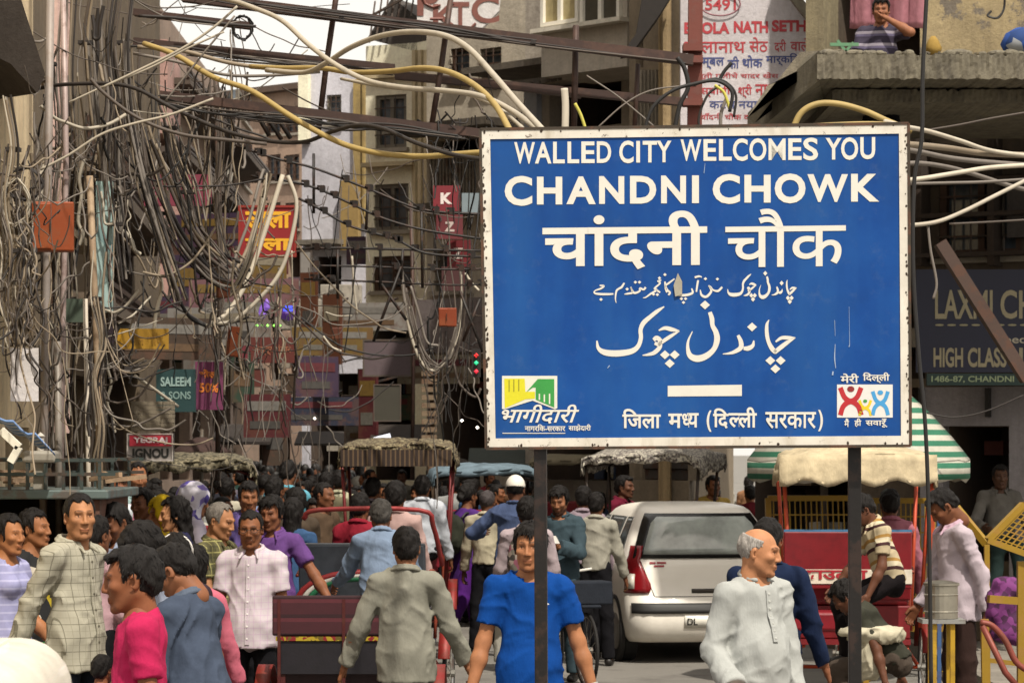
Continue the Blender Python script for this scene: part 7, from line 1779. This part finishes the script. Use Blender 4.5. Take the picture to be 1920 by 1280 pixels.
# -- front row
J = person('man in pale checked long sleeved shirt looking over his shoulder at the left', 150, 926, 15.7, yaw=62, head=(-38, -2), skin='a06f4c', hair='crop', shirt=plaidmat('b0ab98', '5c5848', '8a8674', sx=19, sz=15, width=.06), shirt_style='untucked', pants=navyt, rarm=(-26, 8, 8, 0), larm=(-10, 8, 12, 0), hq=2, placket=plain('5a5648'), beard=.3)
J = person('man in white checked short sleeved shirt with glasses and black trousers', 470, 958, 18.0, yaw=-6, head=(4, 4), skin='7a4c30', hair='crop', shirt=plaidmat('cfc3c8', 'b49ab0', None, sx=26, sz=26, width=.10), shirt_style='short', pants=blk, rarm=(4, 10, 10, 0), larm=(4, 8, 14, 0), hq=2, placket=plain('e0dcd8'), mous=1, extra=glasses, fat=1.03)
J = person('man in bright blue tshirt standing behind the left sign post', 994, 983, 14.4, yaw=4, head=(-14, 0), skin='9c6846', hair='thick', shirt=clothmat('0a4694', .1), shirt_style='tshirt', pants=clothmat('2a2c34'), rarm=(4, 15, 10, 0), larm=(2, 17, 6, 0), hq=2, smile=1)
m = MB(); a, e, wr, d1, d2 = J['ar'][1]; q = Vector((0, 0, 1)).rotation_difference(Vector(d2)).to_matrix().to_4x4(); m.lathe([(.030, -.012), (.034, -.008), (.034, .008), (.030, .012)], Vector(wr)-Vector(d2)*.02, 16, M=q); m.build('wrist_watch', plain('b8b8b4', .3, .7), J['root'], local=True)
m = MB(); c = J['T']((.075, -.135, .33)); m.lathe([(0, 0), (.010, .003), (.006, .006), (0, .006)], c, 3, M=Matrix.Rotation(R(90), 4, 'X')); m.build('chest_emblem', plain('d8d8d8'), J['root'], local=True)
J = person('man in loose grey beige shirt seen from behind in the middle', 762, 990, 16.1, yaw=178, head=(6, 4), skin='8a5a3c', hair='short', shirt=clothmat('8d8b7e', .08), shirt_style='untucked', pants=clothmat('2c2a2c'), rarm=(10, 20, 16, 0), larm=(6, 22, 12, 0), hq=2, fat=1.04)
J = person('bald elderly man in pale grey kurta looking to the right', 1424, 990, 14.0, yaw=32, head=(42, 6), skin='b07a56', hair='bald', haircol=(.34, .31, .28), shirt=clothmat('b6b8b4', .06), shirt_style='kurta', pants=clothmat('c4c4bc'), rarm=('ik', (-.235, -.14, -.03), (-.25, .9, -.3)), larm=(4, 4, 12, 0), hq=2, fat=1.06, belly=1.05, placket=plain('b4b6b0'), beard=.4)
J = person('man in navy blue shirt walking behind the elderly man, carrying a white bag', 1440, 974, 15.8, yaw=172, head=(-10, 8), skin='7a4c32', hair='short', shirt=clothmat('1a2744', .2), shirt_style='untucked', pants=clothmat('3c5068'), rarm=(12, 16, 10, 0), larm=(0, 10, 10, 0), hq=1, fat=1.08)
w_ = wp(J, J['ar'][0][2]+J['ar'][0][4]*.15); blob('carrier_bag', 'white plastic carrier bag in the hand of the navy shirt man', [(w_+Vector((0, 0, -.12)), (.10, .07, .10)), (w_+Vector((0, 0, -.2)), (.12, .08, .10))], plain('d8d6d2', .4), seed=3, fold=.01, caps=[(w_, w_+Vector((0, 0, -.08)), .015, .05)])
J = person('boy in bright pink tshirt seen from the left side', 246, 1032, 11.4, yaw=-82, head=(-2, 6), skin='7d4c30', hair='short', haircol=(.014, .012, .011), shirt=clothmat('c02858', .1), shirt_style='tshirt', pants=clothmat('2c3444'), larm=(-6, 6, 18, 0), rarm=(20, 8, 30, 0), hq=2, headscale=1.10)
J = person('man in grey blue shirt bending his head behind the pink tshirt boy', 326, 1024, 12.9, yaw=-118, head=(10, 32), lean=12, skin='7d4f34', hair='short', shirt=clothmat('465062', .2), shirt_style='untucked', pants=clothmat('1c1e24'), larm=(20, 10, 20, 0), rarm=(20, 10, 30, 0), hq=2, fat=1.05, collarcol=clothmat('5a6474'))
J = person('man with bushy black hair looking down behind the pink tshirt boy', 268, 984, 14.2, yaw=-60, head=(-5, 35), lean=8, skin='7d4f34', hair='thick', shirt=clothmat('a8b0c4'), shirt_style='shirt', pants=blk, hq=1)
J = person('woman in lilac top at the left edge of the picture', 18, 966, 16.8, yaw=62, head=(-8, 0), skin='96633f', hair='bun', female=1, shirt=stripes([('8f8fb4', 3), ('a4a4c4', 1)], 22, axis='Z'), shirt_style='top', pants=clothmat('6a6a84'), rarm=(-8, 12, 20, 0), larm=(10, 10, 30, 0), hq=1)
J = person('woman in black yellow and green printed dress next to the checked shirt man', 66, 956, 17.8, yaw=66, head=(4, -2), skin='8a5a3a', hair='bun', female=1, shirt=blotchmat(['0c0c0e', 'c9b01a', '0c0c0e', '1f7a34', 'c8bfae', '0c0c0e'], 13), shirt_style='top', pants=blk, hq=1, rarm=(-12, 10, 10, 0))
J = person('bearded man mostly hidden between the printed dress and checked shirt', 112, 944, 20.0, yaw=40, head=(0, 0), skin='8a5a3a', hair='crop', shirt=clothmat('3c3430'), shirt_style='shirt', pants=blk, hq=1, beard=1)
J = person('man in pale pink shirt hidden behind the checked shirt man', 182, 968, 17.2, yaw=150, skin='6d442c', hair='short', shirt=clothmat('c8a4ac'), shirt_style='shirt', pants=blk, hq=1)
J = person('man in light blue shirt with lowered head near the kiosk panel', 216, 946, 18.6, yaw=-40, head=(0, 30), skin='6d442c', hair='short', shirt=clothmat('9aa4b8'), shirt_style='shirt', pants=blk, hq=1)
J = person('child in magenta dress half hidden by the pink tshirt boy', 192, 1228, 14.4, yaw=160, female=1, skin='7a4a30', hair='short', shirt=clothmat('c83c8c', .2), shirt_style='top', pants=clothmat('c83c8c'), hq=1)
J = person('elderly man in olive checked shirt with thinning grey hair', 414, 944, 19.2, yaw=64, head=(0, 14), skin='9c6c4a', hair='receding', haircol=(.16, .14, .12), shirt=plaidmat('5f5a38', '3c3a24', 'a09a60', sx=18, sz=14, width=.16), shirt_style='short', pants=clothmat('3a3630'), hq=2, fat=1.05, beard=.3, rarm=(14, 8, 30, 0))
J = person('moustached man in purple shirt reaching his arm out', 508, 932, 20.6, yaw=-10, head=(-6, 8), skin='7a4c32', hair='thick', shirt=clothmat('6a4684', .15), shirt_style='short', pants=blk, hq=2, mous=1, beard=.5, larm=(14, 34, 8, 0), rarm=(10, 8, 10, 0))
J = person('man with dark hair peering between two others above the glasses man', 466, 904, 23.5, yaw=8, head=(5, 8), skin='8a5a3c', hair='short', shirt=clothmat('6a5a94'), shirt_style='shirt', pants=blk, hq=1)
J = person('girl seen from behind with white hair band', 331, 1004, 15.4, yaw=176, head=(0, 0), female=1, skin='7a4c30', hair='long', shirt=clothmat('3a2c34'), shirt_style='top', pants=blk, hq=1)
hc, Rh = J['hc'], J['Rh']; m = MB(); m.tube([Vector(Rh@np.array([.093*math.cos(a), .02+.02*math.sin(a), .028+.098*math.sin(a)])+hc) for a in [R(-10+i*20) for i in range(11)]], .007, 6); m.build('hair_band', plain('cfcac4'), J['root'], smooth=True, local=True)
m = MB(); m.tube([Vector(Rh@np.array([.10*math.cos(a), .10-.12*math.cos(a)**2, -.055+.03*math.sin(a)])+hc) for a in [R(30+i*12) for i in range(11)]], .006, 6); m.build('neck_band', plain('cfcac4'), J['root'], smooth=True, local=True)
J = person('woman in salmon pink shawl behind the grey blue shirt man', 366, 1026, 15.9, yaw=170, female=1, skin='7a4c30', hair='long', shirt=clothmat('c86a7c', .2), shirt_style='shirt', pants=clothmat('a04a5c'), hq=1)
J = person('woman in profile with long black hair below the white scarf', 326, 934, 20.6, yaw=-78, head=(0, 4), female=1, skin='b4805a', hair='long', shirt=clothmat('2a2a4a'), shirt_style='top', pants=blk, hq=2)
def veil(c, S, name, label, mat, ln=.42, seed=0, r=.112):
    s = SDF(.04); s.ell((0, .01, .03), (r*.88, r*1.05, r)); s.cap((0, .05, .0), (0, .10, -ln), .11, .17, flat=(0, 1, 0), kf=1.3)
    s.ell((0, -.085, -.02), (.066, .10, .10), sub=True, k=.02); s.post = fold_fn(.010, seed); v, f = s.mesh(.012)
    o = mesh_from([(v*S+np.array(c), f, 0, None)], name, mat); return tag(o, label, 'scarf')
J = person('woman wrapped in white and violet printed head scarf', 366, 908, 22.4, yaw=120, head=(0, 10), female=1, skin='8a5a3c', hair='bun', shirt=clothmat('b8b0c0'), shirt_style='top', pants=blk, hq=1)
o = veil((0, 0, 0), 1.0, 'head_scarf', 'x', blotchmat(['cfcad4', '7a6ab0', 'd4d0dc', 'c8c2d0', '4a3c90'], 20), .40, 4)
o.parent = J['root']; o.location = Vector(J['hc']); o.rotation_euler = (0, 0, 0); del o['label']; del o['category']
J = person('woman in yellow scarf left of the long haired profile', 303, 936, 22.0, yaw=-60, head=(0, 5), female=1, skin='8a5a3c', hair='bun', shirt=clothmat('c8a81c', .2), shirt_style='top', pants=blk, hq=1)
o = veil((0, 0, 0), 1.0, 'head_scarf', 'x', clothmat('bfa01c', .25), .30, 6); o.parent = J['root']; o.location = Vector(J['hc']); del o['label']; del o['category']
J = person('boy in pink and white shirt near the pale pole bases', 222, 888, 25.0, yaw=30, head=(0, 10), skin='7a4a30', hair='short', shirt=stripes([('c8788c', 1), ('cfd4d8', 2)], 9, axis='X'), shirt_style='shirt', pants=blk, hq=1)
J = person('balding man in pale cyan shirt below the crimson trade sign', 258, 868, 25.5, yaw=20, head=(0, 6), skin='8a5a3c', hair='receding', shirt=clothmat('a8c0c0'), shirt_style='shirt', pants=blk, hq=1)
J = person('dark haired man in brown shirt below the balding man', 266, 916, 22.5, yaw=-30, head=(0, 8), skin='6d442c', hair='short', shirt=clothmat('4a3a30'), shirt_style='shirt', pants=blk, hq=1)
J = person('man in bright cyan shirt in the thick of the crowd', 540, 866, 30.0, yaw=170, head=(0, 20), skin='6d442c', hair='short', shirt=clothmat('6ab0c4', .2), shirt_style='short', pants=blk, hq=1)
J = person('man in pale blue shirt with a large black backpack', 516, 896, 26.5, yaw=160, head=(0, 0), skin='6d442c', hair='short', shirt=clothmat('8fa6cc', .15), shirt_style='short', pants=blk, hq=1)
backpack(J, 'large black backpack behind the purple shirt man', clothmat('14161c'))
J = person('man in tan shirt walking away left of the hooded rickshaw', 612, 886, 31.0, yaw=182, skin='6d442c', hair='short', shirt=clothmat('6e6852', .2), shirt_style='untucked', pants=clothmat('4a3c30'), hq=1)
J = person('man in cream striped shirt beside the tan shirt walker', 636, 882, 33.0, yaw=176, skin='6d442c', hair='short', shirt=stripes([('a8a488', 2), ('7a7862', 1)], 16, axis='X'), shirt_style='untucked', pants=clothmat('3a3430'), hq=1)
# -- riders
J = person('rickshaw puller in light blue shirt seen from behind', 714, 938, 19.8, yaw=184, head=(0, 10), lean=10, skin='6d442c', hair='short', haircol=(.05, .045, .04), shirt=clothmat('7d8ea6', .15), shirt_style='untucked', pants=clothmat('3c3a40'), sit=True, lleg=(70, 75, 8), rleg=(60, 90, 8), zoff=.42, larm=(45, 18, 30, 0), rarm=(45, 18, 30, 0), hq=2, fat=1.08)
J = person('passenger with black hair beside the light blue shirt puller', 742, 905, 24.0, yaw=176, skin='6d442c', hair='thick', shirt=clothmat('b89a94', .2), shirt_style='shirt', pants=blk, sit=True, lleg=(80, 80, 6), rleg=(80, 80, 6), zoff=.42, hq=1)
J = person('passenger in white shirt under the dark hood', 792, 892, 27.6, yaw=180, skin='6d442c', hair='short', shirt=clothmat('c4c8d0'), shirt_style='shirt', pants=blk, sit=True, lleg=(80, 80, 6), rleg=(80, 80, 6), zoff=.52, hq=1)
J = person('passenger in dark top leaning under the dark hood', 700, 896, 27.8, yaw=170, skin='6d442c', hair='short', shirt=clothmat('2c2428'), shirt_style='shirt', pants=blk, sit=True, lleg=(80, 80, 6), rleg=(80, 80, 6), zoff=.52, hq=1)
J = person('passenger in maroon top left of the puller', 676, 925, 23.6, yaw=165, skin='6d442c', hair='short', shirt=clothmat('8a2030'), shirt_style='shirt', pants=blk, sit=True, lleg=(80, 80, 6), rleg=(80, 80, 6), zoff=.40, hq=1)
J = person('young man in cream and brown striped polo sitting side on by the right sign post', 1616, 928, 20.4, yaw=-72, head=(-4, 22), lean=22, skin='5c3826', hair='short', shirt=stripes([('b8a888', 5), ('3c1a1a', 2), ('c8bca0', 3), ('a07a3c', 2)], 6.5, rot=(0, .3, 0), axis='Z'), shirt_style='short', pants=clothmat('191416'), sit=True, lleg=(64, 78, 4), rleg=(64, 78, 8), zoff=.52, larm=(30, 10, 20, 10), rarm=(40, 10, 20, 10), hq=2)
J = person('crouching boy in dark olive shirt below the striped polo man', 1584, 1090, 19.6, yaw=-110, head=(0, 30), lean=38, skin='5c3826', hair='thick', shirt=clothmat('3a3a30', .25), shirt_style='tshirt', pants=clothmat('4a4038'), lleg=(80, 95, 6), rleg=(80, 95, 6), hq=1, sit=True, zoff=.12)
blob('white_cloth', 'crumpled off white cloth heap beside the crouching boy', [(P(1640, 1190, 19.4), (.16, .10, .05)), (P(1668, 1188, 19.4), (.10, .06, .04)), (P(1630, 1240, 19.4), (.10, .10, .12)), (P(1600, 1185, 19.3), (.10, .05, .03))], clothmat('c4bca4', .2), cat='cloth', fold=.016, k=.05)
J = person('man in pale pink white shirt bending over the steel drum', 1768, 918, 20.6, yaw=-74, head=(-6, 40), lean=9, skin='6a4028', hair='short', shirt=clothmat('c2b4bc', .08), shirt_style='untucked', pants=clothmat('33231f'), larm=(-14, 6, 12, 0), rarm=(12, 8, 30, 0), hq=2, fat=1.0, collarcol=clothmat('c8a8b8'))
J = person('person in dusty pink seated under the cream hood', 1668, 918, 23.0, yaw=180, skin='6a4028', hair='short', shirt=clothmat('a86a78', .2), shirt_style='shirt', pants=blk, sit=True, lleg=(80, 80, 6), rleg=(80, 80, 6), zoff=.42, hq=1)
J = person('man in grey shirt sitting in the dark shop doorway', 1876, 872, 27.6, yaw=0, skin='4a3020', hair='short', shirt=clothmat('6a6660', .2), shirt_style='shirt', pants=clothmat('2a3a38'), sit=True, lleg=(80, 80, 6), rleg=(80, 80, 6), zoff=.62, larm=(20, 20, 60, 30), rarm=(20, 20, 60, 30), hq=1)
J = person('man in violet striped tshirt leaning on the balcony with hand at his mouth', 1652, -3, 26.2, yaw=-4, head=(-6, 6), skin='8a5a40', hair='short', shirt=stripes([('2c2438', 3), ('57506a', 1), ('8f8894', 1.2)], 9, axis='Z'), shirt_style='tshirt', pants=blk, zoff=4.55, larm=('ik', (.055, -.17, .50), (.9, -.3, -.6)), rarm=(14, 16, 10, 0), hands=('relaxed', 'grip'), hq=2, fat=1.12)
# -- middle right of the street
J = person('woman in purple dress striding with a dark backpack', 878, 908, 29.5, yaw=140, head=(0, 0), female=1, skin='6d442c', hair='bun', shirt=clothmat('55307a', .25), shirt_style='top', pants=clothmat('4c1c6c', .2), lleg=(26, 6, 3), rleg=(-26, 14, 4), hq=1, larm=(20, 8, 50, 0))
backpack(J, 'dark olive backpack on the purple dress woman', clothmat('34362c', .3))
J = person('man in slate blue kurta with white skull cap seen from behind', 967, 893, 26.5, yaw=172, head=(0, 0), skin='5c3a28', hair='cap', shirt=clothmat('4c5a7c', .15), shirt_style='kurta', pants=clothmat('c0bcb0'), larm=(10, 52, 80, 60), rarm=(10, 14, 20, 0), hq=2, fat=1.1)
J = person('man in cream shirt left of the skull cap man', 914, 920, 28.5, yaw=165, skin='5c3a28', hair='crop', haircol=(.06, .05, .05), shirt=clothmat('c0b69c'), shirt_style='shirt', pants=blk, hq=1)
J = person('person with floral rucksack behind the blue tshirt man', 988, 934, 23.5, yaw=178, skin='6d442c', hair='thick', shirt=clothmat('b4a4a8'), shirt_style='shirt', pants=blk, hq=1)
backpack(J, 'floral grey and pink rucksack above the blue tshirt man', blotchmat(['a8988c', '5a5048', '9a5a6a', '7a7468', '3c3630'], 18))
J = person('bearded man in teal grey kurta reading his phone', 1048, 914, 25.4, yaw=-14, head=(0, 14), skin='8a5c40', hair='thick', shirt=clothmat('3f5058', .15), shirt_style='kurta', pants=clothmat('3f5058'), larm=('ik', (.06, -.30, .22), (.6, .2, -1)), rarm=('ik', (-.04, -.30, .22), (-.6, .2, -1)), hands=('grip', 'grip'), hq=2, beard=1, mous=1)
w_ = wp(J, J['ar'][0][2]+J['ar'][0][4]*.10); m = MB(); m.box(-.035, .035, -.065, .065, -.004, .004, M=Matrix.Translation(w_+Vector((.02, -.01, .04))) @ Euler((.5, 0, .3)).to_matrix().to_4x4()); tag(m.build('phone', plain('b8b4ac', .3), bevel=.003), 'pale phone held by the teal kurta man', 'phone')
J = person('man in white shirt right of the phone reader', 1118, 924, 27.2, yaw=170, skin='6d442c', hair='short', shirt=clothmat('a8a496'), shirt_style='shirt', pants=blk, hq=1)
J = person('man in grey pink shirt further right of the phone reader', 1094, 912, 28.0, yaw=175, skin='6d442c', hair='short', shirt=clothmat('9a8a94'), shirt_style='shirt', pants=blk, hq=1)
J = person('passenger in crimson under the grey floral hood', 1172, 892, 31.5, yaw=60, skin='5c3a28', hair='short', shirt=clothmat('6a1a30'), shirt_style='shirt', pants=blk, hq=1)

# -- the far crowd
SHc = ['b8b4a8', '8f8a80', 'c4bca8', '2c2c34', '3a3430', '6a2028', '4c5a74', '8a94a8', '5c4a3a', '2f4a44', 'a87c5c', '1c1c20', '6c6470', 'c0a050', '7a3a50', '3c5a80', '9a9a98', '504438', 'd0ccc4', '44506a']
SHn = ['pale grey', 'grey', 'cream', 'black', 'dark brown', 'maroon', 'slate blue', 'light blue', 'brown', 'dark green', 'tan', 'black', 'mauve', 'mustard', 'plum', 'blue', 'silver grey', 'umber', 'white', 'denim blue']
tem = []
protos = [dict(yaw=0), dict(yaw=0, hair='crop', rarm=(15, 8, 30, 0)), dict(yaw=0, female=1, hair='long', shirt_style='top'), dict(yaw=0, female=1, hair='bun', shirt_style='top', larm=(20, 8, 50, 10)), dict(yaw=0, hair='thick', shirt_style='tshirt', lleg=(15, 8, 3), rleg=(-15, 12, 3))]
for q in protos:
    q = dict(q); q.pop('yaw'); q.setdefault('hair', 'short'); q.setdefault('shirt_style', 'shirt')
    J = person('x', 0, 0, 0, at=(0, 0, 0, 1), yaw=0, skin='6d442c', shirt=clothmat('b8b4a8'), pants=blk, hq=0, collar=False, **q); tem.append(J)
rs = random.Random(99); placed = []
def zone(px, d):
    names = ((300, 'by the poles'), (380, 'under the dark umbrella'), (450, 'past the patterned hood'), (500, 'below the shop boards'), (560, 'near the cyan shirt'), (620, 'in mid street'), (690, 'left of the ribbed hood'), (760, 'behind the ribbed hood'), (860, 'right of the ribbed hood'), (930, 'by the pale blue hood'), (1010, 'near the skull cap'), (1130, 'behind the phone reader'), (1260, 'behind the floral hood'), (2000, 'behind the white car'))
    a = next(t for lim, t in names if px < lim)
    return a, 'near' if d < 31 else 'middling far' if d < 45 else 'far' if d < 62 else 'farthest'
n = 0; tries = 0; used = set()
while n < 285 and tries < 20000:
    tries += 1
    u = rs.random(); d = 23+68*u**1.15
    px = rs.uniform(200, 1000) if rs.random() < .84 else rs.uniform(1030, 1460)
    if d > 50 and not 430 < px < 960: continue
    if px > 1030 and d < 33: continue
    if 40 < d and px < 380: continue
    x = PX(px, d)
    if any(abs(x-a) < .42 and abs(d-b) < .42 for a, b in placed): continue
    if d < 33 and (620 < px): continue
    if d < 27.5 and 300 < px < 440: continue
    placed.append((x, d)); i = rs.randrange(len(tem)); src = tem[i]
    ci = rs.randrange(len(SHc)); back = rs.random() < .62; yw = R(rs.gauss(180, 30) if back else rs.gauss(0, 50))
    c = src['root'] if src.get('fresh', True) else copy_tree(src['root']); src['fresh'] = False
    S = rs.uniform(1.52, 1.80)/1.665*(.96 if i in (2, 3) else 1)
    c.location = (x, d, 0); c.rotation_euler = (0, 0, yw); c.scale = (S, S, S)
    z1, z2 = zone(px, d)
    for _ in range(30):
        lb = f"{'woman' if i in (2, 3) else 'man'} in {SHn[ci]} {'top' if i in (2, 3) else 'shirt'} {'walking away' if back else 'coming nearer'} {z1}, {z2}"
        if lb not in used: break
        ci = rs.randrange(len(SHc))
    used.add(lb); c['label'] = lb; c['category'] = 'person'; c['group'] = 'people in the street crowd'
    for ch in c.children:
        nm = ch.name.split('.')[0]
        mt = None
        if nm in ('shirt', 'top', 'tshirt'): mt = clothmat(SHc[ci], .2)
        if nm == 'trousers': mt = clothmat(rs.choice(['17161a', '2c3040', '3c3430', '4a4438', '22262e', '5a5448']), .12)
        if nm == 'body': mt = skinmat(rs.choice(['6d442c', '7a4c30', '5c3a28', '8a5a3c']))
        if mt: ch.material_slots[0].link = 'OBJECT'; ch.material_slots[0].material = mt
    n += 1
print('crowd', n, 'T')

# the farthest heads, which read as one mass
rs = random.Random(5); cols_ = ['b8b4a8', '6a6058', '2c2c34', '8a94a8', '6a2028', 'c4bca8', '4c5a74']; m = MB()
for i in range(420):
    d = rs.uniform(56, 94); px = rs.uniform(425, 965); x = PX(px, d); h = rs.uniform(1.5, 1.78); M_ = Matrix.Rotation(rs.uniform(0, 3), 3, 'Z')
    m.cur = 8; m.lathe([(0, h-.23), (.06, h-.22), (.085, h-.14), (.09, h-.07), (.05, h-.01), (0, h)], (x, d, 0), 7)
    m.cur = 7 if rs.random() < .4 else 8; m.lathe([(.05, h-.30), (.065, h-.2), (.05, h-.12)], (x, d-.03, 0), 6)
    m.cur = rs.randrange(7); m.lathe([(.16, .75), (.19, 1.0), (.24, h-.42), (.20, h-.32), (.06, h-.26)], (x, d, 0), 7); m.cur = 8; m.lathe([(.10, 0), (.16, .76)], (x, d, 0), 6)
o = m.build('far_crowd', [clothmat(c, .2) for c in cols_]+[plain('6d442c', .6), plain('17130f', .6)], smooth=True); tag(o, 'tiny packed heads at the far end of the street', 'crowd', kind='stuff')
